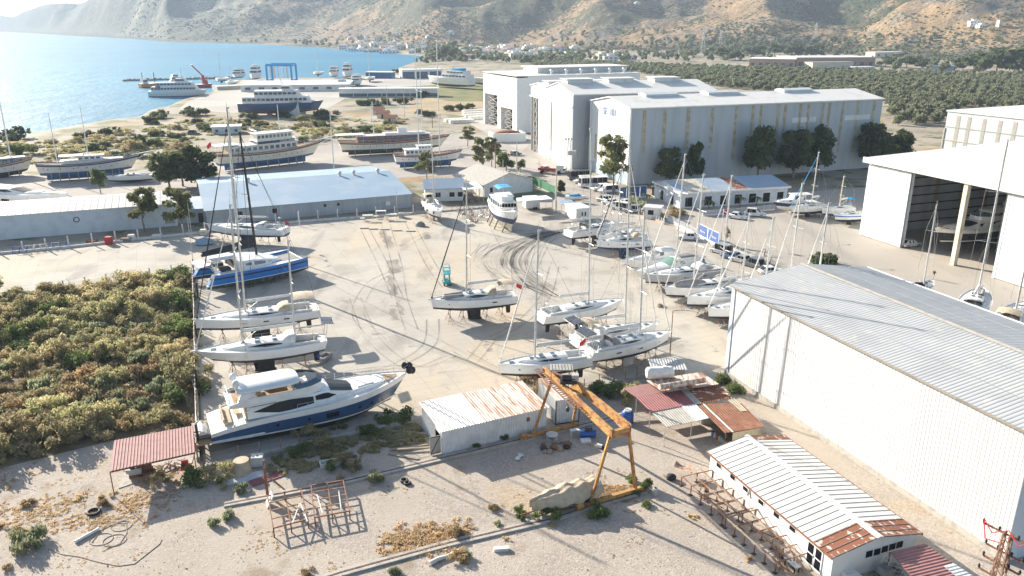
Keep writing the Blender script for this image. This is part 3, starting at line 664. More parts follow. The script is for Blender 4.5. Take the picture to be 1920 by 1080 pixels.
# tank on the raised sheet, boiler tube, grey box shed behind
p=q5(520,270,3.1); T=thing('water_tank','white ribbed cylindrical water tank lying on the raised shelter roof','tank',(p.x,p.y,3.12),R(6))
mb=MB(); sec=[]
for i in range(19):
    x=-1.5+3*i/18; r=.66*(1-max(0,(abs(x)-1.2)/.36)**3*.4)+(.02 if i%2 else 0); sec.append([(x,r*math.cos(2*PI*k/16),.72+r*math.sin(2*PI*k/16)) for k in range(16)])
mb.loft(sec,sm=True); mb.build('tank_body',PLWHITE,T); mb=MB(); mb.tube((.5,0,1.36),(.5,0,1.5),.24,n=10); mb.build('lid',PLWHITE,T)
mb=MB(); [mb.b(x-.1,x+.1,-.5,.5,0,.14) for x in (-1,0,1)]; mb.build('cradle',PLGREY,T)
a,b=q5(520,385,3.1),q5(975,312,3.1); d=(b-a); T=thing('boiler_tube','rust streaked white tube lying along the raised shelter roof edge','tube',(a.x,a.y,3.1),math.atan2(d.y,d.x))
mb=MB(); mb.tube((0,0,.34),(d.length,0,.34),.32,n=14); mb.build('shell',RUSTM,T); mb=MB(); mb.tube((-.03,0,.34),(0,0,.34),.26,n=14); mb.build('end_plate',GALV,T)
zt=2.5; a=q5(450,168,zt); b=q5(782,168,zt); c=q5(375,85,zt); F=Fr(a,b,c); T=F.thing('tin_shed','small grey corrugated tin shed standing behind the white tank','shed'); L,W=F.L,F.W
mb=MB()
for p0_,p1_ in (((0,0,0),(L,0,0)),((L,0,0),(L,W,0)),((L,W,0),(0,W,0)),((0,W,0),(0,0,0))): mb.corr(p0_,p1_,(0,0,zt-.05),.25,.03)
mb.build('wall',GREYR,T); mb=MB(); mb.corr((L+.2,-.25,zt),(-.2,-.25,zt),(0,W+.5,.12),.3,.05); mb.build('roof',ROOFG,T)
# red awning bottom right
z=2.3; P4=[at(1669,1035,z),at(1733,1019,z),at(1856,1104,z),at(1752,1130,z)]; o0=P4[0]; T=thing('red_awning','low red ribbed metal awning at the end of the prefab cabin','awning',(o0.x,o0.y,0))
rl=lambda v:Vector(v)-Vector((o0.x,o0.y,0)); 
sheetpanel(T,'roof_sheet',[rl(P4[0]),rl(P4[3]),rl(P4[2]),rl(P4[1])],REDRL,pitch=.3,d=.05)
ww=[at(1769,1061,z+.07),at(1788,1056,z+.07),at(1824,1080,z+.07),at(1800,1086,z+.07)]; sheetpanel(T,'white_roof_sheet',[rl(ww[0]),rl(ww[3]),rl(ww[2]),rl(ww[1])],GALV,pitch=.3,d=.05)
for v in P4: 
    mb=MB(); p=rl(v)*.97; mb.bar((p.x,p.y,0),(p.x,p.y,z-.05),.09); mb.build('post',RUST,T)
# --- blue roofed boat shed and long white-roofed shed at the back of the slab
hb=hgt(640,407,381); a=at(386,396,hb); b=at(770,364,hb); cc=at(384,346,hb+2); F=Fr(a,b,cc); T=F.thing('boat_shed','long grey boat shed under a wide blue metal roof','shed'); L=F.L; W=(cc-a).dot(F.n)*2; rise=F.zat(0,W/2,346)-hb
gable(T,L,W,hb,rise,CLADG,ROOFB,.4); FB=F
for px,py in ((690,329),(475,352),(660,347),(742,333)):
    g_=hit(px,py); d=ray(px,py); 
    for y in np.linspace(0,W/2,40):
        pass
    # a turbine vent near the ridge line seen at px
    x=(px-384)/(768-384)*L; yv=W*.46; zv=hb+rise*(yv/(W/2))+.15
    mb=MB(); mb.tube((x,yv,zv-.1),(x,yv,zv+.5),.3,n=10); mb.ell((x,yv,zv+.75),(.5,.5,.42),10,6); mb.build('turbine_vent',ALU,T)
wr=[]
for px,py in ((610,387),(635,386)):
    x,zv=F.on(px,py+6); mb=MB(); mb.tube((x,-.1,hb*.7),(x,.02,hb*.7),.35,n=12); mb.build('round_vent',STRK,T)
for px in (515,450): x,_=F.on(px,395); wr.append((x-.5,x+.5,hb*.45,hb*.8))
wins(T,'window',wr)
x,_=F.on(727,388); mb=MB(); mb.b(x-.5,x+.5,-.4,0,1.0,1.9); mb.build('cooling_unit',PLWHITE,T)
hw=hgt(100,440,397); a=at(-260,424,hw); b=at(328,382,hw); cc=at(250,364,hw+.9); F=Fr(a,b,cc); W=(cc-at(250,387.5,hw)).length*1.6; T=F.thing('long_shed','long low bluish white shed with pale seamed metal roof','shed')
gable(T,F.L,W,hw,1.3,PLASTB,ROOFW,.3); L=F.L
mb=MB()
for i in range(int(L/1.3)): mb.bar((i*1.3,-.3,hw+.12),(i*1.3,W/2,hw+1.46),.06,.05)
mb.build('roof_seam',GREYR,T)
x,zv=F.on(142,404); mb=MB(); mb.ring((x,-.04,hw*.62),.5,.09,'y',12); mb.build('round_mark',STRK,T)
x,_=F.on(318,410); wins(T,'window',[(x-1,x+1,.6,2.1)],GREYR)
a=at(330,420); b=at(388,417); F=Fr(a,b,at(335,395)); T=F.thing('link_building','shaded blue-grey flat building between the two long sheds','building'); gable(T,F.L,F.W,2.9,.3,CLADG,ROOFP,.15)
x,_=F.on(377,410); wins(T,'door',[(x-.5,x+.5,.05,2.1)],STRK,CLADG)
# --- white cottages, tarp shelter
hh_=hgt(797.5,378,360); a=at(797.5,378); b=at(869,376); c=at(775,369); F=Fr(a,b,c); T=F.thing('white_cottage','white single storey cottage with grey-blue gabled roof','cottage'); L,W=F.L,max(F.W,9); hh_=max(hh_,3)
gable(T,L,W,hh_,1.5,PLAST,ROOFP,.3)
wins(T,'window',[(L*f-.6,L*f+.6,1.0,2.1) for f in (.10,.34,.70,.92)])
a=at(908,370); b=at(972,362); c=at(885,352); F=Fr(a,b,c); T=thing('gabled_workshop','pale workshop with its wide gable and mossy roof facing the trawler','workshop',F.loc,F.rz); L,W=max(F.L,14),16
mb=MB(); mb.ext([(0,0),(L,0),(L,3.0),(L/2,5.2),(0,3.0)],'y',0,W); mb.build('wall',PLAST,T); mb=MB(); mb.ext([(-.4,2.85),(L/2,5.25),(L+.4,2.85),(L+.4,3.0),(L/2,5.4),(-.4,3.0)],'y',-.3,W); mb.build('roof',GREYR,T)
wins(T,'window',[(1.6,2.4,1.0,2.2)])
p=[at(868,356,3.2),at(906,352,3.2),at(893,340,3.4),at(862,342,3.4)]; o0=p[0]; T=thing('tarp_shelter','white tarp shelter slung between the cottage and the workshop','shelter',(o0.x,o0.y,0)); rl=lambda v:Vector(v)-Vector((o0.x,o0.y,0))
mb=MB(); n=8; grid=[[rl(p[0].lerp(p[1],i/n).lerp(p[3].lerp(p[2],i/n),j/n))+Vector((0,0,-.35*math.sin(PI*i/n)*math.sin(PI*j/n))) for i in range(n+1)] for j in range(n+1)]
mb.loft(grid,closed=False,caps=False,sm=True); mb.build('tarp',CANVW,T)
for v in p: mb=MB(); q=rl(v); mb.tube((q.x,q.y,0),(q.x,q.y,q.z),.06); mb.build('post',ALU,T)
mb=MB()
for i in range(14):
    q=rl(p[0].lerp(p[1],rnd.random()).lerp(p[3].lerp(p[2],.5),rnd.random())); s=rnd.uniform(.3,.8); mb.b(q.x-s,q.x+s,q.y-.4,q.y+.4,0,s)
mb.build('stored_goods',WOODP,T)
# --- white site cabins near the trawler
a=at(1059,405.6); b=at(1080,415.8); c=at(1104,411); F=Fr(a,b,a+(c-b)); T=F.thing('site_cabin','white flat-roofed portable site cabin with two small windows','cabin'); L,W=F.L,F.W; h=2.7
mb=MB(); mb.b(0,L,0,W,.12,h); mb.build('wall',PLAST,T); mb=MB(); mb.b(-.12,L+.12,-.12,W+.12,h,h+.14); mb.build('roof',GEL,T); mb=MB(); mb.b(.1,L-.1,.1,W-.1,0,.12); mb.build('skid',STRK,T)
wins(T,'window',[(L*.42,L*.62,1.1,2.0)],CANVW); winx(T,'end_window',[(W*.35,W*.45,1.1,2.0),(W*.55,W*.65,1.1,2.0)],L)
a=at(986,395); b=at(1012,393.5); F=Fr(a,b,at(980,385)); T=F.thing('workshop_trailer','white box trailer on wheels under the flat white canopy','trailer'); L,W=F.L,3.0
mb=MB(); mb.b(0,L,0,W,.5,2.7); mb.build('body',PLASTB,T); mb=MB(); mb.b(-.05,L+.05,-.05,W+.05,2.7,2.78); mb.build('roof',WHITE,T)
for x in (L*.6,L*.75):
    mb=MB(); mb.tube((x,-.1,.36),(x,.15,.36),.36,n=12); mb.build('wheel',BLACK,T)
p=[at(969,379,3),at(1036,373.5,3),at(1024,367,3),at(968,372,3)]; o0=p[0]; T=thing('flat_canopy','flat white canopy roof over the trailer and timber racks','canopy',(o0.x,o0.y,0)); rl=lambda v:Vector(v)-Vector((o0.x,o0.y,0))
mb=MB(); mb.prism([rl(v)[:2] for v in p],3,3.12); mb.build('roof',GEL,T)
for v in p: mb=MB(); q=rl(v); mb.tube((q.x,q.y,0),(q.x,q.y,3),.06); mb.build('post',ALU,T)
mb=MB()
for j in range(5): mb.bar(rl(at(1014,391,.3+j*.5)),rl(at(1034,389.5,.3+j*.5)),.7,.25)
mb.build('timber_rack',WOODP,T)
p=[at(1053,383.5,2.6),at(1083,383,2.4),at(1070,375,2.6),at(1044,375,2.8)]; o0=p[0]; T=thing('grey_lean_to','grey sloping lean-to roof behind the portable cabin','lean-to',(o0.x,o0.y,0)); rl=lambda v:Vector(v)-Vector((o0.x,o0.y,0))
mb=MB(); q=[rl(v) for v in p]; mb.add(q+[v+Vector((0,0,.1)) for v in q],[(3,2,1,0),(4,5,6,7),(0,1,5,4),(1,2,6,5),(2,3,7,6),(3,0,4,7)]); mb.build('roof',ROOFP,T)
for v in q: mb=MB(); mb.tube((v.x,v.y,0),(v.x,v.y,v.z),.06); mb.build('post',ALU,T)
# --- office
ho=hgt(1274,391.5,362); a=at(1274,391.5); b=at(1474,378.5); c=at(1212,369.5); F=Fr(a,b,c); T=F.thing('office_building','white single storey office with blue roof of mixed panels and dark doors','office'); L,W=F.L,F.W; FO=F
rise=max(.6,F.zat(0,W*.62,338)-ho)
mb=MB(); mb.ext([(0,0),(W,0),(W,ho+.1),(W*.55,ho+rise),(0,ho)],'x',0,L); mb.build('wall',PLASTB,T)
pr=[0,.07,.27,.50,.62,1.0]; pm=[ROOFP,PLASTC,ROOFP,RUSTC,ROOFB]
for i in range(5):
    x0,x1=pr[i]*L-(.3 if i==0 else 0),pr[i+1]*L+(.5 if i==4 else 0); mb=MB(); mb.ext([(-.45,ho+.02),(W*.55,ho+rise+.06),(W+.3,ho+.1),(W+.3,ho+.2),(W*.55,ho+rise+.18),(-.45,ho+.14)],'x',x0,x1); mb.build('roof_panel',pm[i],T)
mb=MB(); mb.b(-.3,L+.5,-.62,-.45,ho-.2,ho+.2); mb.b(-.45,-.3,-.62,W+.3,ho-.2,ho+.2); mb.build('fascia',WHITE,T)
wr=[]
for x,w in ((1291,6),(1327,6),(1355,5),(1383,6),(1409.5,6),(1435.5,6),(1461,5.5)):
    xx,_=F.on(x,383); wr.append((xx-w/6.5,xx+w/6.5,.35,2.5))
wins(T,'glass_door',wr); 
wr=[]
for px,py in ((1224,372),(1240.5,378),(1259.5,384)):
    y,z=F.onx(px,py,0); wr.append((y-.8,y+.8,.2,2.4))
winx(T,'glass_door',wr,0,-1)
y,_=F.onx(1231,352,0); text('art',.95,RED,T,(-.06,y,ho*.80),(R(90),0,R(-90)),shear=.3); text('Marine',.95,SIGNB,T,(-.06,y-1.35,ho*.80),(R(90),0,R(-90)),shear=.3)
# --- far hangars
def strips(T,xs,y,z0,z1,w=.7,m=None,name='translucent_strip'):
    for x in xs: mb=MB(); mb.b(x-w/2,x+w/2,y-.05,y+.03,z0,z1); mb.build(name,m or PANELT,T)
hA=hgt(1176,347,204); a=at(1176,347); b=at(1656,186,hA); c=at(1101,189,hA); F=Fr(a,b,c); T=F.thing('boat_hangar','tall blue-grey clad hangar with low white roof behind the office','hangar'); L,W=F.L,F.W; FA_=F
mb=MB(); mb.ext([(.0,0),(W,0),(W,hA),(W/2,hA+1.9),(0,hA)],'x',0.05,L); mb.build('wall',CORAL,T)
mb=MB(); mb.poly([(0,0,1.5),(0,0,hA),(0,W/2,hA+1.9),(0,W,hA),(0,W,1.5)][::-1]); mb.build('front_cladding',CLADP,T)
mb=MB(); mb.b(-.12,.0,-.1,W+.1,0,3.0); mb.build('white_base_wall',WHITE,T)
mb=MB(); k=1.9/(W/2); mb.ext([(-.4,hA-.4*k),(W/2,hA+1.92),(W+.4,hA-.4*k),(W+.4,hA+.2),(W/2,hA+2.2),(-.4,hA+.2)],'x',-.4,L+.4); mb.build('roof',ROOFW,T)
mb=MB(); mb.b(-.15,.3,-.15,.3,0,hA); mb.b(-.15,.3,W-.3,W+.15,0,hA); mb.build('corner_trim',WHITE,T)
mb=MB()
for f in (.18,.42,.73):
    x=L*f; mb.ext([(W/2-2.2,hA+1.3),(W/2+2.2,hA+1.3),(W/2+2.2,hA+2.5),(W/2,hA+2.9),(W/2-2.2,hA+2.5)],'x',x-5,x+5)
mb.build('roof_vent',CLADP,T)
xs=[F.on(px,230)[0] for px in (1208,1246,1290,1335,1379,1410,1425,1457,1470,1498,1513,1540,1552,1577,1605,1635)]
strips(T,xs[:4],0,hA*.42,hA*.97,1.0); strips(T,xs[4:],0,hA*.25,hA*.98,.9)
ww=[F.on(px,215) for px in (1492,1508,1525,1590,1600,1608,1617,1626)]
mb=MB()
for x,z in ww: mb.b(x-1,x+1,-.06,.02,hA*.72,hA*.79)
mb.build('skylight_panel',CLADP,T)
for i,y in enumerate((3,6,12,16,20)):
    if y<W-1: mb=MB(); mb.b(-.06,.0,y-.5,y+.5,4,hA*.55); mb.build('front_strip',PANELT,T)
text('SE  101',2.6,SIGNB,T,(-.08,W*.66,hA*.86),(R(90),0,R(-90)))
fa=MATS['faded_sign']=mat('faded_sign',(.30,.42,.52),.7,(.45,.5,.53),ns=1.2)
T.children[-1].data.materials[0]=fa
hB=hgt(1073,317,179); a=at(1073,317); b=at(1345,172,hB); c=at(973,281); F=Fr(a,b,c); L,W=F.L,F.W; T=F.thing('twin_gable_hangar','pale twin-gabled hangar with tall sliding doors, between the blue-grey and white hangars','hangar')
pf=[(0,0),(W,0),(W,hB),(W*.80,hB+1.2),(W*.62,hB+.4),(W*.33,hB+2.6),(0,hB)]
mb=MB(); mb.ext(pf,'x',0.1,L); mb.build('wall',CLADG,T)
mb=MB(); mb.poly([(0,u,z) for u,z in [(0,hB-3.2),(W,hB-3.2)]+pf[2:]][::-1]); mb.build('gable_cladding',CLADP,T)
up=pf[2:]; mb=MB(); prof=[(u+( .4 if u==W else -.4 if u==0 else 0),z+.02) for u,z in up]+[(u+( .4 if u==W else -.4 if u==0 else 0),z+.3) for u,z in up[::-1]]; mb.ext(prof,'x',-.3,L+.3); mb.build('roof',ROOFW,T)
mb=MB(); mb.b(-.02,.05,W*.80,W-.6,0,hB-3.2); mb.build('doorway_shade_panel',DARK,T)  # near-black panel on the solid wall, painted shade of an open doorway
mb=MB(); z=0
while z<hB-5: mb.bar((-.1,W*.82,z),(-.1,W*.9,z+3),.25); mb.bar((-.1,W*.9,z),(-.1,W*.82,z+3),.25); z+=3
mb.bar((-.12,W*.82,0),(-.12,W*.82,hB-3),.35); mb.bar((-.12,W*.9,0),(-.12,W*.9,hB-3),.35); mb.build('door_truss',STEEL,T)
for y0,y1,dx in ((0.6,W*.44,-.35),(W*.46,W*.79,-.15)):
    mb=MB(); mb.b(dx,-.0,y0,y1,2.6,hB-3.2); o=mb.build('sliding_door',CLADP,T); mb=MB(); mb.b(dx-.06,-.0,y0,y1,0,2.6); mb.build('kick_panel',WHITE,o)
    mb=MB()
    for j in range(5):
        y=y0+(y1-y0)*(j+.6)/5.4; mb.b(dx-.04,dx,y-.3,y+.3,6,hB*.72)
    mb.build('light_strip',PANELT,o)
mb=MB(); mb.b(-.4,-.02,W*.44,W*.46,0,hB-3.2); mb.build('gap_shade_bar',STRK,T)  # solid dark bar between the doors, shade of the gap as colour
mb=MB(); mb.b(-.5,-.1,0,W,hB-3.4,hB-3.0); mb.build('door_rail',WHITE,T)
mb=MB(); mb.b(-.3,1.2,-.3,.4,0,hB); mb.build('corner_pier',CORAL,T)
for f,y in ((.13,.33),(.42,.33),(.75,.33),(.12,.72),(.36,.72),(.6,.72)):
    x=L*f; zb_=hB+(2.3 if y<.5 else .7); mb=MB(); mb.b(x-4,x+4,W*y-2.4,W*y+2.4,zb_-1,zb_+1.3); o=mb.build('roof_vent',CLADP,T); mb=MB(); mb.b(x-4.5,x+4.5,W*y-2.9,W*y+2.9,zb_+1.3,zb_+1.5); mb.build('vent_cap',ROOFW,o)
a=at(969,250); c=at(919,231); hC=hgt(919,231,137); b=at(1200,140,hC); F=Fr(a,b,c); L,W=F.L,F.W; T=F.thing('white_hangar','bright white hangar with two open truss doors, seaward end of the hangar row','hangar')
mb=MB(); mb.ext([(0,0),(W,0),(W,hC),(0,hC+.6)],'x',4.5,L); mb.build('wall',WHITE,T)
mb=MB(); mb.b(0,4.5,0,W*.12,0,hC); mb.b(0,4.5,W*.46,W*.56,0,hC); mb.b(0,4.5,W*.96,W,0,hC); mb.b(0,4.5,W*.12,W*.46,hC*.42,hC); mb.b(0,4.5,W*.56,W*.96,hC*.62,hC); mb.build('front_wall',WHITE,T)
mb=MB(); mb.b(4.3,4.49,W*.12,W*.96,.02,hC*.6); mb.build('interior_shade_sheet',STRK,T)  # near-black sheet stands in for the shade behind both doors
for y0,y1,zt_ in ((W*.12,W*.46,hC*.42),(W*.56,W*.96,hC*.62)):
    mb=MB(); z=0; n=3
    while z<zt_-2: mb.bar((1,y0+.5,z),(1,y1-.5,z+3),.2); mb.bar((1,y1-.5,z),(1,y0+.5,z+3),.2); mb.bar((1,y0,z),(1,y1,z),.2); z+=3
    mb.build('door_truss',STEEL,T)
mb=MB(); mb.b(-.3,L+.3,-.3,W+.3,hC+.6,hC+.8); mb.build('roof',ROOFW,T)
mb=MB(); mb.ext([(W*.3,hC+.8),(W*.7,hC+.8),(W*.7,hC+2.8),(W*.5,hC+3.2),(W*.3,hC+2.8)],'x',L*.25,L); mb.build('roof_monitor',CLADP,T)
mb=MB(); mb.b(L*.24,L+.4,W*.26,W*.74,hC+2.9,hC+3.2); mb.build('monitor_cap',ROOFW,T)
for i in range(6):
    mb=MB(); x=L*(.3+.12*i); mb.tube((x,W*.1,hC+.8),(x,W*.1,hC+2),.5,n=10); mb.ell((x,W*.1,hC+2.3),(.8,.8,.6),10,5); mb.build('turbine_vent',ALU,T)
# open hangar at the right
hD=hgt(1613,440,302); a=at(1613,440); b=at(1870,523); F=Fr(a,b,at(1800,330)); F.L*=1.75; L=F.L; W=46; T=F.thing('open_hangar','tall white hangar standing open with boats inside','hangar'); FD=F
d0=F.on(1690,462)[0]; d1=F.on(1862,520)[0]
mb=MB(); mb.b(0,.3,0,W,0,hD); mb.b(0,L,W-.3,W,0,hD); mb.b(L-.3,L,0,W,0,hD); mb.build('wall',CLADP,T)
for x0,x1 in ((0,d0),(d1,L)):
    mb=MB(); mb.b(x0,x1,-.3,.1,.15,hD-.6); o=mb.build('sliding_door',WHITE,T); mb=MB(); 
    for k_ in range(1,4): mb.b(x0+(x1-x0)*k_/4-.03,x0+(x1-x0)*k_/4+.03,-.33,-.3,.2,hD-.7)
    mb.build('panel_joint',GREYR,o); mb=MB(); mb.b(x1-.5 if x0==0 else x0,x1 if x0==0 else x0+.5,-.35,.6,.1,hD-.6); mb.build('door_edge',PLASTB,o)
mb=MB(); mb.ext([(-.8,hD),(W+.5,hD+1.6),(W+.5,hD+2.2),(-.8,hD+.6)],'x',-1,L+1); mb.build('roof',ROOFW,T)
mb=MB(); mb.b(-1.05,L+1.05,-1.0,-.8,hD-.3,hD+.75); mb.build('fascia',CLADP,T)
for x,y in ((F.on(1790,490)[0],-.2),(d0+9,14),(d0+20,14),(d0+9,30),(d0+20,30)):
    mb=MB(); mb.bar((x,y,0),(x,y,hD),.8,.8); mb.build('column',PLASTC,T)
mb=MB()
for y in (14,30,44):
    for zz_ in (hD-1,hD-3): mb.bar((.5,y,zz_),(L-.5,y,zz_),.3)
    for i in range(int(L/3)): mb.bar((i*3,y,hD-1),(i*3+1.5,y,hD-3),.15); mb.bar((i*3+1.5,y,hD-3),(i*3+3,y,hD-1),.15)
mb.build('roof_truss',STEEL,T)
mb=MB()
for zz_ in range(1,8): mb.bar((.5,W-.5,zz_*1.8),(L-.5,W-.5,zz_*1.8),.2); mb.bar((.5,.5,zz_*1.8),(.5,W-.5,zz_*1.8),.2)
mb.build('purlin',STRK,T)
for i in range(9): mb=MB(); x=3+i*(L-6)/8; mb.b(x-.6,x+.6,W-.4,W-.31,1,hD-1); mb.build('translucent_strip',CANV,T)  # opaque cream stands in for daylight glowing through the back wall strips
for i in range(6): mb=MB(); y=4+i*7; mb.b(.31,.4,y-.6,y+.6,1,hD-1); mb.build('translucent_strip',CANV,T)  # same painted daylight on the side wall strips
hE=hgt(1763,300,210); a=at(1762,298); b=at(1925,325); F=Fr(a,b,at(1790,270)); F.L*=1.6; L=F.L; W=40; T=F.thing('striped_hangar','pale hangar with regular translucent strips behind the open hangar','hangar')
mb=MB(); mb.b(0,L,0,W,0,hE); mb.build('wall',CLADP,T); mb=MB(); mb.b(-.3,L+.3,-.3,W+.3,hE,hE+.4); mb.build('roof',ROOFW,T)
strips(T,[L*f for f in (.09,.17,.28,.39,.49,.6,.7,.82)],0,0,hE*.93,1.2,GREYR); mb=MB(); mb.b(0,L,-.12,.02,hE*.68,hE*.70); mb.b(0,L,-.12,.02,hE*.40,hE*.42); mb.b(-.3,.2,-.2,.3,0,hE*.66); mb.build('ledge',GREYR,T)
mb=MB(); mb.b(L*.42,L,W*.3,W,hE+.4,hE+6); mb.build('rooftop_block',CLADP,T)
# --- factories, port sheds, houses beyond
def block(name,label,cat,a,b,dep,ytop,wm,rm,flat=True,group=None,win=None):
    h=hgt((a[0]+b[0])/2,(a[1]+b[1])/2,ytop); A=at(*a);B=at(*b); F=Fr(A,B,A+Vector((0,dep,0)),W=dep); T=F.thing(name,label,cat,group)
    mb=MB(); mb.b(0,F.L,0,dep,0,h); mb.build('wall',wm,T); mb=MB(); mb.b(-.4,F.L+.4,-.4,dep+.4,h,h+.4); mb.build('roof',rm,T)
    if win:
        n,z0,z1,fr=win
        for i in range(n):
            x=F.L*(i+.5)/n; w=F.L/n*fr/2; mb=MB(); mb.b(x-w,x+w,-.08,.02,h*z0,h*z1); mb.build('window',GLASSB,T)
    return F,T,h
block('port_office','long low white port building with blue lower wall','building',(636,182),(822,181),8,167,PLAST,WHITE,win=(7,.05,.45,.96))
block('quay_shed','wide white-roofed quay shed behind the blue and white ferry','shed',(452,172),(655,170),40,160,PLAST,WHITE,win=(8,.3,.7,.4))
block('blue_store','blue metal store on the quay','store',(686,146.5),(734,147),10,136,SIGNB if 0 else ANTIB,PLAST)
block('blue_door_depot','white depot with three wide blue doors beyond the quay','depot',(754,147.5),(829,146),12,131,WHITE,WHITE,win=(3,.02,.8,.85))
block('derelict_house','small white two storey derelict house in front of the ferry','house',(535,217),(561,217),6,192,PLAST,CONC,win=(2,.55,.75,.3))
block('flat_roof_hut','low white roofed hut behind the cruise boat stern','hut',(398,252),(452,250),7,239,PLASTB,WHITE,win=(3,.3,.7,.3))
block('pink_factory','long low pinkish brick factory among the trees','factory',(1404,124),(1490,125.5),40,111,BRICKR,WHITE,win=(6,.1,.5,.4))
block('brick_factory','wide low brick factory with two stub towers','factory',(1492,125),(1640,124),45,108,BRICKR,ROOFW,win=(9,.1,.5,.4))
F,T,h=block('brick_annexe','small cream annexe in front of the brick factory','factory',(1523,127),(1600,126),14,117,PLASTC,GREYR)
block('hill_villa','pale flat villa at the foot of the tan knoll','villa',(1640,109),(1694,108),16,98,PLASTC,WHITE,win=(4,.3,.7,.3))
block('farm_shed','small white shed among the olive trees','shed',(1365,133.5),(1384,133),6,128,WHITE,WHITE)
block('farm_canopy','white sheet roofed canopy at the grove edge','canopy',(1607,133),(1640,132),8,126,PLASTB,WHITE)
block('blue_barn','small blue barn at the edge of the olive grove','barn',(1746,136),(1787,137),9,124,ROOFB,ROOFB)
for i,(x,y) in enumerate(((706,212),(715,219),(728,228))):
    a=at(x-8,y+3); F=Fr(a,a+Vector((5,-.4,0)),a+Vector((0,4,0))); T=F.thing('tiled_hut',('first small hut with orange tiled roof, farthest inland'if i==0 else'middle small hut with orange tiled roof'if i==1 else'nearest small hut with orange tiled roof in the scrub'),'hut','tiled huts in the scrub'); gable(T,5,4,2.2,1.1,PLASTC,TERRA,.3)
    mb=MB(); mb.b(2,2.9,-.06,.02,0,1.8); mb.build('door',STRK,T)
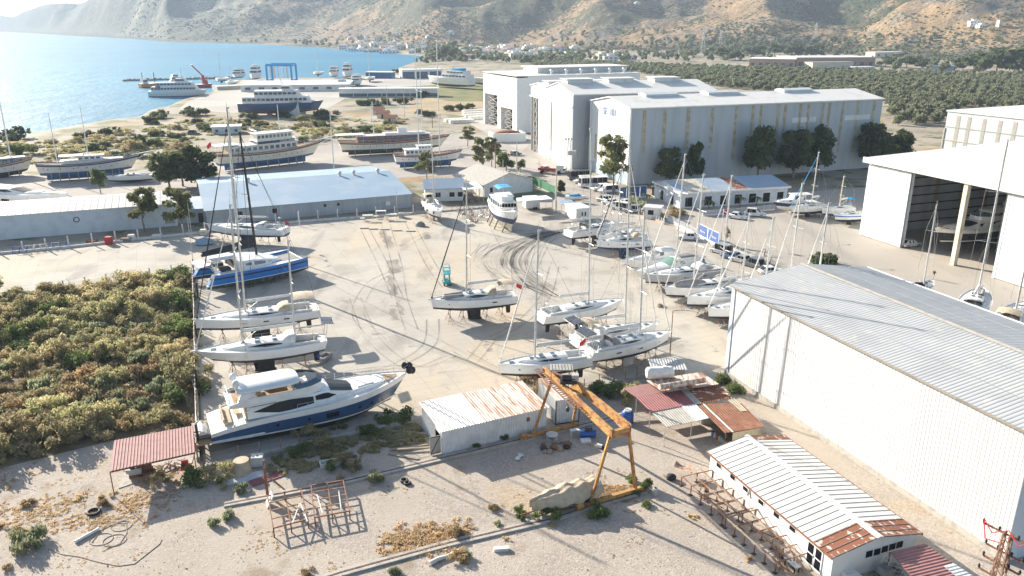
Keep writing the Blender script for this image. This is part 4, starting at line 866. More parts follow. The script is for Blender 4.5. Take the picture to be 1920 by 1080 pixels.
# ------------------------------------------------------------------ boats
class Hull:
    def __init__(s,L,B,fb,Td,z0,tw=.8,rake=.03,srake=.0,sheer=.10,sheer_st=.0,bow=2.4,N=18,tm=.42,stripe=.12,bow_z=0.0,full=.55,cock=None,cockw=.30,trans_open=False):
        s.__dict__.update(locals()); s.st=[]
        for i in range(N+1):
            t=1-(1-i/N)**1.25; s.st.append(t)
    def w(s,t):
        if t<s.tm: k=s.tw+(1-s.tw)*math.sin(PI/2*t/s.tm)
        else: k=max(.006,1-((t-s.tm)/(1-s.tm))**s.bow)
        return k*s.B/2
    def zs(s,t): return s.z0+s.fb*(1+s.sheer*(max(0,t-.35)/.65)**2*3+s.sheer_st*(max(0,.35-t)/.35)**2*3)
    def zk(s,t): return s.z0-s.Td*max(0,math.sin(PI*(.10+.87*t)))**.75+(s.bow_z*max(0,t-.75)/.25 if t>.75 else 0)
    def x(s,t,z):
        zk,zs=s.zk(t),s.zs(t); f=(z-zk)/(zs-zk)
        return s.L*t-(1-f)*s.rake*s.L*sst1(.55,1,t)+(1-f)*s.srake*s.L*(1-sst1(0,.25,t))
    def y(s,t,z):
        zk,zs=s.zk(t),s.zs(t); f=max(0,min(1,(zs-z)/(zs-zk))); th=math.acos(f); return s.w(t)*math.sin(th)**(s.full+.75*max(0,t-.35)**2)
    def sheerpt(s,t,k=1.0,dz=0): z=s.zs(t); return Vector((s.x(t,z),s.w(t)*k,z+dz))
    def mesh(s,mb,m_bot=0,m_str=1,m_top=2,band=None):
        """band: optional (fraction of freeboard low, high, material) painted zone"""
        rows=[];lev=None
        for t in s.st:
            zk,zs=s.zk(t),s.zs(t); wl=min(s.z0,zk+(zs-zk)*.9) if zk<s.z0 else zk+.01*(zs-zk)
            zl=[zk+(wl-zk)*f for f in (0,.12,.35,.68,1)]+[wl+(zs-wl)*min(.5,s.stripe/s.fb)]
            b0=zl[-1]; cuts=[.3,.6,.85] if not band else [band[0]*.5,band[0],(band[0]+band[1])/2,band[1],(band[1]+1)/2]
            zl+=[b0+(zs-b0)*f for f in cuts]+[zs]
            rows.append([(s.x(t,z),s.y(t,z),z) for z in zl])
        n=len(rows[0]); mi=[m_bot]*4+[m_str]+[m_top]*(n-6)
        if band: mi[7]=mi[8]=band[2] if len(mi)>8 else m_top
        for sg in (1,-1):
            vs=[(p[0],p[1]*sg,p[2]) for r in rows for p in r]; fs=[];ms=[]
            for i in range(len(rows)-1):
                for k in range(n-1):
                    q=(i*n+k,(i+1)*n+k,(i+1)*n+k+1,i*n+k+1); fs.append(q if sg<0 else q[::-1]); ms.append(mi[k])
            mb.add(vs,fs,ms,True)
        r=rows[0]; ms=[];fs=[];vs=[(p[0],p[1],p[2]) for p in r]+[(p[0],-p[1],p[2]) for p in r]
        for k in range(n-1): fs.append((k,k+1,n+k+1,n+k)); ms.append(mi[k])
        mb.add(vs,fs,ms)
        return s
    def deck(s,mb,mi=0,mi2=0,drop=.05):
        """deck strips; the cockpit stretch is cut out"""
        P=[]
        for t in s.st:
            z=s.zs(t)-drop; w=max(.002,s.y(t,z)); x=s.x(t,z); c=min(w*.6,s.B*s.cockw) ; P.append((t,x,w,c,z))
        for a,b in zip(P[:-1],P[1:]):
            cut=s.cock and a[0]>=s.cock[0]-1e-6 and b[0]<=s.cock[1]+.03
            for sg in (1,-1):
                mb.poly([(a[1],sg*a[2],a[4]),(b[1],sg*b[2],b[4]),(b[1],sg*b[3],b[4]+.03),(a[1],sg*a[3],a[4]+.03)],mi)
            if not cut: mb.poly([(a[1],-a[3],a[4]+.03),(b[1],-b[3],b[4]+.03),(b[1],b[3],b[4]+.03),(a[1],a[3],a[4]+.03)],mi)
            else:
                d=.42; A0,B0=a[4]+.03,b[4]+.03
                mb.poly([(a[1],-a[3],A0-d),(b[1],-b[3],B0-d),(b[1],b[3],B0-d),(a[1],a[3],A0-d)],mi2)
                for sg in (1,-1): mb.poly([(a[1],sg*a[3],A0),(b[1],sg*b[3],B0),(b[1],sg*b[3],B0-d),(a[1],sg*a[3],A0-d)],mi)
        if s.cock:
            cc=[p for p in P if s.cock[0]-1e-6<=p[0]<=s.cock[1]+.03]
            for p in (cc[0],cc[-1]): mb.poly([(p[1],-p[3],p[4]+.03),(p[1],p[3],p[4]+.03),(p[1],p[3],p[4]-.4),(p[1],-p[3],p[4]-.4)],mi)
    def toe(s,mb,mi=0,r=.035,t0=0,dz=.03):
        for sg in (1,-1): mb.path([tuple(Vector((p.x,sg*p.y,p.z+dz))) for p in (s.sheerpt(t) for t in s.st if t>=t0)],r,4,mi)
def sst1(a,b,x):
    t=max(0,min(1,(x-a)/(b-a))); return t*t*(3-2*t)
def house(mb,secs,mi=0,wi=None,sm=False):
    """coachroof loft: secs = (x, half width low, half width top, z low, z top, crown)"""
    rows=[[(x,-wb,z0),(x,-wt,z1-.03),(x,-wt*.5,z1+cr*.75),(x,0,z1+cr),(x,wt*.5,z1+cr*.75),(x,wt,z1-.03),(x,wb,z0)] for x,wb,wt,z0,z1,cr in secs]
    mb.loft(rows,mi,closed=False,caps=True,sm=sm)
def hinterp(secs,x):
    for a,b in zip(secs[:-1],secs[1:]):
        if a[0]<=x<=b[0]:
            f=(x-a[0])/(b[0]-a[0]+1e-9); return [a[k]+(b[k]-a[k])*f for k in range(6)]
    return list(secs[0] if x<secs[0][0] else secs[-1])
def hwin(mb,secs,x0,x1,f0,f1,mi=0,n=6,off=.012,taper=(1,1)):
    for sg in (1,-1):
        lo=[];hi=[]
        for i in range(n+1):
            x=x0+(x1-x0)*i/n; q=hinterp(secs,x); g=1
            if taper[0]<1: g=min(g,taper[0]+(1-taper[0])*min(1,i/(n*.4)))
            if taper[1]<1: g=min(g,taper[1]+(1-taper[1])*min(1,(n-i)/(n*.4)))
            fm=(f0+f1)/2
            for L_,f in ((lo,fm+(f0-fm)*g),(hi,fm+(f1-fm)*g)):
                L_.append((x,sg*(q[1]+(q[2]-q[1])*f+off),q[3]+(q[4]-q[3])*f))
        mb.loft([lo,hi],mi,closed=False,caps=False)
def rails(h,mb,t0=.02,t1=.97,n=9,hgt_=.62,r=.016,step=1):
    for sg in (1,-1):
        top=[]
        for i in range(n+1):
            t=t0+(t1-t0)*i/n; p=h.sheerpt(t,.95); p.y*=sg; q=p+Vector((0,0,hgt_)); mb.tube(p,q,r,n=4,cap=False); top.append(tuple(q))
        mb.path(top,r*.8,4); mb.path([(a,b,c-hgt_*.5) for a,b,c in top],r*.7,4)
    p=h.sheerpt(t1,.95); mb.tube((p.x,p.y,p.z+hgt_),(h.L*1.005,0,p.z+hgt_+.05),r*1.3,n=4,cap=False); mb.tube((p.x,-p.y,p.z+hgt_),(h.L*1.005,0,p.z+hgt_+.05),r*1.3,n=4,cap=False)
STANDS={}
def stand_mesh(hh):
    k=round(hh,1)
    if k not in STANDS:
        mb=MB(); mb.tube((0,0,k*.35),(0,0,k),.035,n=6)
        for i in range(3):
            a=2*PI*i/3+.4; mb.tube((.52*k/1.6*math.cos(a),.52*k/1.6*math.sin(a),0),(0,0,k*.62),.026,n=5); b=a+2*PI/3; mb.tube((.4*k/1.6*math.cos(a),.4*k/1.6*math.sin(a),k*.16),(.4*k/1.6*math.cos(b),.4*k/1.6*math.sin(b),k*.16),.016,n=4)
        mb.b(-.14,.14,-.14,.14,k,k+.05); o=mb.build('boat_stand',RUSTL); STANDS[k]=o.data; bpy.data.objects.remove(o)
    return STANDS[k]
def put_stands(loc,rz,h,which,ts,inset=.62):
    M_=Matrix.Rotation(rz,4,'Z')
    for t in ts:
        for sg in (1,-1):
            w=h.w(t)*inset; zk=h.zk(t); z=h.z0-.02
            for _ in range(30):
                if h.y(t,z)>w and z>zk+.05: z-=(h.z0-zk)/28
                else: break
            p=M_@Vector((h.x(t,z),sg*w,0)); k=max(.4,z-.05)
            o=bpy.data.objects.new('boat_stand',stand_mesh(k)); COL.objects.link(o); o.location=(loc[0]+p.x,loc[1]+p.y,0); o.rotation_euler=(0,0,rz+rnd.uniform(-.4,.4))
            tag(o,'rusty tripod boat stand propping up the '+which,'boat stand','tripod stands under the '+which)
def boatframe(bow,stern,zd):
    B_=at(*bow,zd);S_=at(*stern,zd); d=B_-S_; return (S_.x,S_.y,0),math.atan2(d.y,d.x),math.hypot(d.x,d.y)
def mast(T,x,z0,top,r=.13,spr=(.45,.75),sw=1.0,m=None,rk=-.02,nm='mast'):
    mb=MB(); H_=top-z0; mb.tube((x,0,z0),(x+rk*H_,0,top),r,r*.72,n=8); o=mb.build(nm,m or ALU,T)
    for f in spr:
        s=MB(); w=sw*(1-.25*f); zz_=z0+H_*f; xx=x+rk*H_*f
        for sg in (1,-1): s.tube((xx,0,zz_),(xx-.25,sg*w,zz_+.05),.045,.03,n=5)
        s.build('spreader',m or ALU,o)
    s=MB(); s.tube((x+rk*H_,0,top),(x+rk*H_,0,top+.7),.02,n=4); s.b(x+rk*H_-.3,x+rk*H_+.1,-.06,.06,top-.05,top+.12); s.build('masthead',m or ALU,o)
    return o
def wheel_(T,x,y,z,r=.5): mb=MB(); mb.ring((x,y,z),r,.03,'x',14); mb.tube((x,y,z-.85),(x,y,z),.08,n=6); mb.build('steering_wheel',STEEL,T)
def sail(name,label,bow,stern,mtop=None,zd=3.4,fb=1.2,B=None,hull=GEL,bot=ANTIK,stripe=STRN,mx=.58,which=None,genoa=True,gm=None,boom=True,spray=CANV,bimini=None,solar=False,rud='spade',keelm=None,band=None,teak=False,dinghy=None,raised=False,mast_m=None,fenders=0,mizzen=None,stands=True,fold=False,mastH=None,cat='sailing yacht',L=None,ports=3,rig=WIRE,plumb=.03,nsp=(.36,.68),flag=False,sternplat=True,lines=True,cover=None,radar=False,tw=.8):
    loc,rz,L0=boatframe(bow,stern,zd); L=L or L0; B=B or L*.285+.15; z0=zd-fb
    T=thing(name,label,cat,loc,rz)
    h=Hull(L,B,fb,.62,z0,tw=tw,rake=plumb,srake=-.02 if sternplat else .03,sheer=.05,cock=(.04,.26))
    mb=MB(); h.mesh(mb,0,1,2,band=(.55,.8,3) if band else None); h.toe(mb,2,.03); mb.build('hull',[bot,stripe,hull,band or hull],T)
    mb=MB(); h.deck(mb,0,1); mb.build('deck',[DECK,TEAK if teak else DECK],T)
    # windows in the topsides
    if ports:
        mb=MB()
        for i in range(ports):
            t=.28+.5*i/max(1,ports-1); z=z0+fb*.6; x=h.x(t,z); y=h.y(t,z)
            for sg in (1,-1): y2=h.y(t+.03,z); mb.poly([(x-.35,sg*(y+.015),z-.07),(x+.35,sg*(y2+.02),z-.07),(x+.35,sg*(y2+.02),z+.09),(x-.35,sg*(y+.015),z+.09)])
        mb.build('hull_window',GLASS,T)
    # coachroof
    zz_=lambda t:h.zs(t)-.05; hh=.48 if not raised else .75; secs=[]
    for t,wf,hf in ((.255,.60,.9),(.33,.62,1.0),(.48,.60,.98),(.60,.56,.8),(.70,.48,.5),(.79,.34,.12)):
        w=h.w(t)*wf; secs.append((L*t,w,w*.78,zz_(t),zz_(t)+hh*hf,.10))
    mb=MB(); house(mb,secs,0,sm=False); o=mb.build('coachroof',DECK,T)
    mb=MB(); hwin(mb,secs,L*.34,L*.60,.28,.82,taper=(.2,.1)); mb.build('cabin_window',GLASS,o)
    mb=MB()
    for t,s_ in ((.40,.25),(.53,.3),(.64,.25)):
        q=hinterp(secs,L*t); 
        for sg in ((1,-1) if t<.6 else (0,)): mb.b(L*t-s_,L*t+s_,sg*q[2]*.45-s_*.8,sg*q[2]*.45+s_*.8,q[4]+.08,q[4]+.14)
    t=.86; mb.b(L*t-.28,L*t+.28,-.28,.28,zz_(t)+.03,zz_(t)+.09); mb.build('hatch',GLASSB,o)
    mb=MB()
    for sg in (1,-1): mb.bar((L*.06,sg*h.w(.06)*.78,zz_(.06)+.16),(L*.27,sg*h.w(.27)*.66,zz_(.27)+.2),.22,.3)
    mb.build('coaming',DECK,T)
    for sg in ((1,-1) if L>11.5 else (0,)): wheel_(T,L*.10,sg*h.w(.1)*.4,zz_(.1)+.6)
    if cover:
        mb=MB(); cs=[(L*t,h.w(t)*.55,h.w(t)*.25,zz_(t)+.1,zz_(t)+hh+.35*math.sin(PI*(t-.5)/.38),.15) for t in (.5,.58,.66,.74,.82,.88)]; house(mb,cs,sm=True); mb.build('deck_cover',cover,T)
    if spray:
        mb=MB(); rows=[]
        for i,(xf,zf_) in enumerate(((.345,.0),(.325,.42),(.29,.66),(.245,.70))):
            w=h.w(.3)*.60; z=zz_(.3)+hh*.8+zf_; rows.append([(L*xf,-w,zz_(.3)+.3),(L*xf,-w*.92,z-.1),(L*xf,-w*.5,z+.03),(L*xf,0,z+.06),(L*xf,w*.5,z+.03),(L*xf,w*.92,z-.1),(L*xf,w,zz_(.3)+.3)])
        mb.loft(rows,0,closed=False,caps=False,sm=True); mb.build('sprayhood',spray,T)
    if bimini:
        mb=MB(); w=h.w(.15)*.78; z=zz_(.15)+2.05; rows=[[(L*x_,-w,z-.15+dz),(L*x_,-w*.6,z+dz),(L*x_,0,z+.08+dz),(L*x_,w*.6,z+dz),(L*x_,w,z-.15+dz)] for x_,dz in ((.03,-.12),(.08,0),(.16,.03),(.225,-.08))]; mb.loft(rows,0,closed=False,caps=False,sm=True); o=mb.build('bimini',bimini,T)
        mb=MB()
        for x_ in (.05,.20):
            for sg in (1,-1): mb.tube((L*.13,sg*w,zz_(.13)+.1),(L*x_,sg*w,z-.17),.02,n=4)
        mb.build('bimini_frame',STEEL,o)
    if solar:
        z=zz_(.02)+2.3
        mb=MB(); 
        for y0,y1 in ((-h.w(.05)*.85,-.06),(.06,h.w(.05)*.85)):
            mb.add([(-1.0,y0,z-.1),(.6,y0,z+.15),(.6,y1,z+.15),(-1.0,y1,z-.1)],[(0,1,2,3)]); mb.add([(-1.0,y0,z-.14),(.6,y0,z+.11),(.6,y1,z+.11),(-1.0,y1,z-.14)],[(3,2,1,0)])
        o=mb.build('solar_panel',SOLAR,T); mb=MB()
        for sg in (1,-1): mb.path([(.25,sg*h.w(0)*.9,zz_(0)),(-.1,sg*h.w(0)*.85,z-.6),(-.2,sg*h.w(0)*.8,z)],.035)
        mb.bar((-.95,-h.w(0)*.9,z-.1),(-.95,h.w(0)*.9,z-.1),.06); mb.bar((.55,-h.w(0)*.9,z+.12),(.55,h.w(0)*.9,z+.12),.06); mb.build('stern_arch',STEEL,T)
    if radar: mb=MB(); mb.tube((.2,h.w(0)*.7,zz_(0)),(.2,h.w(0)*.7,zz_(0)+2.2),.035); mb.ell((.2,h.w(0)*.7,zz_(0)+2.35),(.3,.3,.16),10,6); mb.build('radar_pole',WHITE,T)
    if dinghy:
        mb=MB(); z=zz_(.7)+.35; y=0
        for sg in (1,-1): mb.tube((L*.62,sg*.55,z+.15),(L*.84,sg*.35,z+.05),.24,n=8)
        mb.tube((L*.84,.4,z+.05),(L*.84,-.4,z+.05),.24,n=8); mb.b(L*.62,L*.84,-.5,.5,z,z+.2); mb.build('deck_tender',dinghy,T)
    # keel and rudder
    km=keelm or bot; kx=L*.50; mb=MB(); kd=z0-.55
    prof=lambda c,tk,z,x0:[(x0+c*(u-.5),tk*v,z) for u,v in ((0,0),(.12,.8),(.35,1),(.7,.7),(1,0),(.7,-.7),(.35,-1),(.12,-.8))]
    mb.loft([prof(L*.17,.16,kd+.25,kx),prof(L*.15,.14,.35,kx-.1),prof(L*.17,.26,.22,kx-.15),prof(L*.16,.2,.06,kx-.2)],0,sm=True); mb.build('keel',km,T)
    if rud:
        mb=MB(); rx=L*.09; mb.loft([prof(.75,.07,z0-.15,rx),prof(.62,.06,.75,rx-.06),prof(.5,.03,.55,rx-.06)],0,sm=True); mb.build('rudder',km,T)
    mb=MB(); rails(h,mb,n=8 if L>11 else 6); mb.build('guard_rail',STEEL,T)
    mb=MB(); p=h.sheerpt(1); mb.b(p.x-.2,p.x+.35,-.12,.12,p.z-.05,p.z+.06); mb.tube((p.x+.25,0,p.z+.02),(p.x-.05,0,p.z-.35),.05); mb.build('anchor',STEEL,T)
    if mtop is not None or mastH:
        zt_=zz_(mx)+hh*.8
        if mtop is not None:
            M_=Matrix.Rotation(rz,4,'Z'); lo,hi=zt_,60
            for _ in range(40):
                m_=(lo+hi)/2; q=Vector(loc)+M_@Vector((L*mx-.02*(m_-zt_),0,m_))
                if proj(q)[1]>mtop: lo=m_
                else: hi=m_
            top=lo
        else: top=zt_+mastH
        mast(T,L*mx,zt_,top,r=.095+L*.003,spr=nsp,sw=B*.42,m=mast_m)
        mb=MB(); H_=top-zt_; hx=L*mx-.02*H_; fz=zt_+H_*.93; fx=L*mx-.02*H_*.93; p=h.sheerpt(.99)
        for sg in (1,-1):
            c_=h.sheerpt(mx-.02,.93); c_.y*=sg; zs_=zt_+H_*nsp[1]; sp=Vector((L*mx-.02*H_*nsp[1]-.25,sg*B*.42*.83,zs_)); zs1=zt_+H_*nsp[0]; sp1=Vector((L*mx-.02*H_*nsp[0]-.25,sg*B*.42*.9,zs1))
            mb.path([tuple(c_),tuple(sp1),tuple(sp),(hx,0,top)],.014,3); mb.path([tuple(c_),(L*mx,0,zs1)],.012,3)
            b_=h.sheerpt(0.01,.6); b_.y*=sg; mb.path([tuple(b_),(L*.05,0,zt_+3.5)],.014,3)
        mb.path([(L*.05,0,zt_+3.5),(hx,0,top)],.016,3)
        if not genoa: mb.path([(p.x,0,p.z),(fx,0,fz)],.016,3)
        mb.build('rigging',rig,T)
        if genoa:
            mb=MB(); a_=Vector((p.x-.1,0,p.z+.35)); b_=Vector((fx+.1,0,fz)); mid_=a_.lerp(b_,.35); mb.tube(a_,mid_,.055,.095,n=6); mb.tube(mid_,b_,.095,.04,n=6); mb.tube(a_-Vector((0,0,.25)),a_,.13,n=8); mb.build('furled_foresail',gm or CANVW,T)
        if boom:
            mb=MB(); bz=zt_+1.35; a_=(L*mx-.15,0,bz); b_=(L*.20,0,bz+.25); mb.tube(a_,b_,.12,.09,n=7); o=mb.build('boom',mast_m or ALU,T)
            mb=MB(); mb.tube((L*mx-.2,0,bz+.2),(L*.22,0,bz+.38),.17,.11,n=7); mb.build('sail_bag',boom if not isinstance(boom,bool) else CANVW,o)
            mb=MB(); mb.tube((L*mx-.1,0,zt_+.15),(L*mx-1.7,0,bz-.05),.045); mb.build('vang',ALU,o)
    if mizzen:
        mx2,py=mizzen; M_=Matrix.Rotation(rz,4,'Z'); lo,hi=zd,50; z2=zz_(mx2)+.2
        for _ in range(40):
            m_=(lo+hi)/2; q=Vector(loc)+M_@Vector((L*mx2-.02*(m_-z2),0,m_))
            if proj(q)[1]>py: lo=m_
            else: hi=m_
        mast(T,L*mx2,z2,lo,r=.13,spr=(.6,),sw=B*.3,nm='mizzen_mast'); mb=MB(); mb.tube((L*mx2,0,z2+1.5),(L*.0,0,z2+1.6),.1,n=6); mb.build('mizzen_boom',ALU,T)
    for i in range(fenders):
        t=.1+.75*i/max(1,fenders-1); p=h.sheerpt(t,1)
        mb=MB(); z=p.z-.25
        mb.tube((p.x,-(p.y+.1),z-.55),(p.x,-(p.y+.1),z),.13,n=8); mb.tube((p.x,-(p.y+.05),z),(p.x,-(p.y-.03),p.z+.05),.015,n=3); mb.build('fender',CANVN,T)
    if flag:
        mb=MB(); mb.tube((.1,0,zz_(0)+.1),(-.2,0,zz_(0)+1.6),.02); p=mb.build('flag_staff',STEEL,T); mb=MB(); mb.loft([[(-.2-.2*i,.06*math.sin(i*1.9),zz_(0)+1.55-.12*i) for i in range(5)],[(-.12-.2*i,.06*math.sin(i*1.9+.5),zz_(0)+1.0-.12*i) for i in range(5)]],closed=False,caps=False); mb.build('flag',REDF,p)
    if stands: put_stands(loc,rz,h,which or 'sailing yacht',(.18,.36,.64,.80) if L>10 else (.22,.66))
    return T,h
W_=lambda s:s
# the middle yacht alone on the slab
sail('sailing_yacht','white sailing yacht with tan bimini, alone mid slab by the turquoise scissor lift',(807,563),(966,550),343,which='lone mid-slab yacht',bimini=CANV,dinghy=CANVG,raised=True,genoa=True,gm=CANVN,flag=True,rig=WIREK,ports=2)
# the row along the thicket fence
sail('sailing_yacht','white cruising yacht with blue keel and black fenders, by the boat shed wall',(388,421),(534,428),262,zd=3.3,which='fendered cruising yacht',bot=ANTIN,keelm=ANTIN,fenders=6,genoa=False,spray=CANVW,radar=True,mx=.62,ports=0,flag=True)
sail('sailing_yacht','long white sloop with plumb bow, cream bimini and dark forestay beside the catamaran',(366,601),(596,574),203,zd=3.5,which='long plumb-bowed sloop',bimini=CANV,gm=CANVN,rig=WIREK,mx=.60,plumb=.0,ports=4,teak=False)
sail('sailing_ketch','white two-masted ketch with clipper bow and stern solar panels behind the blue motor yacht',(364,661),(612,633),385,zd=3.4,which='two-masted ketch',raised=True,solar=True,mizzen=(.245,452),mx=.64,plumb=.13,sternplat=False,teak=True,ports=0,spray=CANVW,cat='ketch',radar=False,stripe=STRK,tw=.55)
# the front cluster
sail('sailing_yacht','white racing yacht with bare teak cockpit, bow to the warehouse, behind the solar yacht',(1169,562),(1013,588),242,which='bare racing yacht',zd=3.4,spray=None,genoa=False,plumb=.09,ports=2,mx=.57,boom=True)
sail('sailing_yacht','white yacht with cream bimini and solar arch, squeezed between two neighbours',(1232,606),(1078,632),284,which='squeezed solar-arch yacht',zd=3.4,bimini=CANV,solar=True,mx=.60,ports=0,spray=CANVW,cover=None)
sail('sailing_yacht','white yacht with stern solar panels and red pennant beside the tin shed',(1257,622),(1100,655),391,which='solar yacht by the tin shed',zd=3.4,solar=True,spray=CANVG,mx=.62,ports=3,flag=True,bot=ANTIK,keelm=GELG)
sail('sailing_yacht','white sloop with blue deck sheen, bow pointing at the crane top',(935,684),(1103,664),433,which='sloop by the crane',zd=3.4,spray=None,mx=.605,ports=3,genoa=True,boom=True,stripe=STRK)
# the rows by the gate and the parked cars
sail('sailing_yacht','white yacht with grey awning and black rudder, nearest the portable cabin',(1170,417),(1066,433),350,which='grey-awning yacht',zd=3.3,bimini=CANVG,spray=CANVG,ports=3,genoa=True,mx=.6,bot=ANTIK)
sail('sailing_yacht','white yacht half hidden behind the blue-keeled yacht',(1118,441),(1210,437),380,which='half hidden yacht',zd=3.2,spray=CANVW,ports=0,mx=.72,genoa=True)
sail('sailing_yacht','white yacht with navy blue keel on stands in the gate row',(1118,452),(1219,448),318,which='navy-keeled yacht',zd=3.4,bot=ANTIN,keelm=ANTIN,gm=CANVN,ports=3,mx=.62,genoa=True,raised=True)
sail('sailing_yacht','grey sloop with teak foredeck beside the green-glazed cruiser',(1207,516),(1350,501),290,which='grey teak-decked sloop',zd=3.3,hull=GELG,teak=True,spray=CANVW,ports=3,mx=.60)
sail('sailing_yacht','white yacht with grey foredeck cover, next inside from the grey sloop',(1246,540),(1392,525),328,which='covered white yacht',zd=3.3,cover=CANVG,spray=CANVG,ports=0,mx=.64,boom=CANVG)
sail('sailing_yacht','white high-sided yacht at the warehouse corner',(1289,557),(1436,540),330,which='high-sided corner yacht',zd=3.4,ports=2,mx=.60,raised=True,plumb=.0)
sail('sailing_yacht','small pale yacht tucked behind the warehouse corner, only its bow clear',(1327,580),(1448,563),402,which='tucked-in yacht',zd=2.9,ports=0,mx=.52,hull=GEL,bot=ANTIK)
sail('sailing_yacht','white yacht behind the warehouse roof, its mast beside the parked cars',(1385,582),(1500,566),408,which='mast-only yacht',zd=3.2,ports=2,mx=.62)
sail('sailing_yacht','white yacht behind the warehouse roof, mast rising past the white hatchback',(1420,602),(1545,585),345,which='mast-only yacht by the hatchback',zd=3.3,ports=2,mx=.6)
sail('sailing_yacht','white yacht behind the warehouse roof, mast beside the clipped hedge',(1470,618),(1595,600),382,which='mast-only yacht by the hedge',zd=3.3,ports=2,mx=.6)
# beyond the warehouse
sail('sailing_yacht','small white sailing boat near the walking man behind the warehouse',(1748,527),(1712,548),385,which='small boat by the walking man',zd=2.2,fb=1.0,ports=0,mx=.5,spray=CANVN,L=8,boom=False,genoa=False)
sail('sailing_yacht','grey-white yacht with thick mast and swung boom facing the open hangar',(1848,528),(1815,590),263,which='thick-masted yacht',zd=3.0,ports=0,mx=.62,dinghy=CANVG,bimini=None,L=14,spray=CANVG,genoa=False)
sail('sailing_yacht','white yacht with tan cockpit hood at the right edge by the hangar door',(1925,560),(1882,615),330,which='tan-hooded yacht',zd=3.0,ports=0,mx=.55,spray=CANV,bimini=CANV,L=13,boom=False,genoa=False)
# by the office
sail('sailing_yacht','little white sailing boat with tall mast and blue forestay by the striped boats',(1513,386),(1548,383),286,which='blue-forestay boat',zd=2.6,ports=0,mx=.42,spray=None,gm=CANVB,L=9)
sail('sailing_yacht','worn white sailing boat with turquoise canopy and timber mast',(1541,391),(1600,388),331,which='turquoise-canopied boat',zd=2.6,ports=0,mx=.45,bimini=CANVB,spray=None,mast_m=PLASTC,genoa=False,cat='sailing boat')
sail('sailing_yacht','small white boat with blue topside stripe beside the white hangar door',(1565,403),(1620,400),None,which='blue-striped boat',zd=2.3,fb=1.1,ports=0,spray=None,band=BLUE,cat='boat',bot=ANTIK)
sail('sailing_yacht','white sailing boat with torn cream awning, pointing at the tyre marks by the cottage',(838,409),(801,377),255,which='torn-awning boat',zd=3.1,ports=0,mx=.55,bimini=CANV,spray=CANV,fenders=4,L=11.5,genoa=False,boom=False)
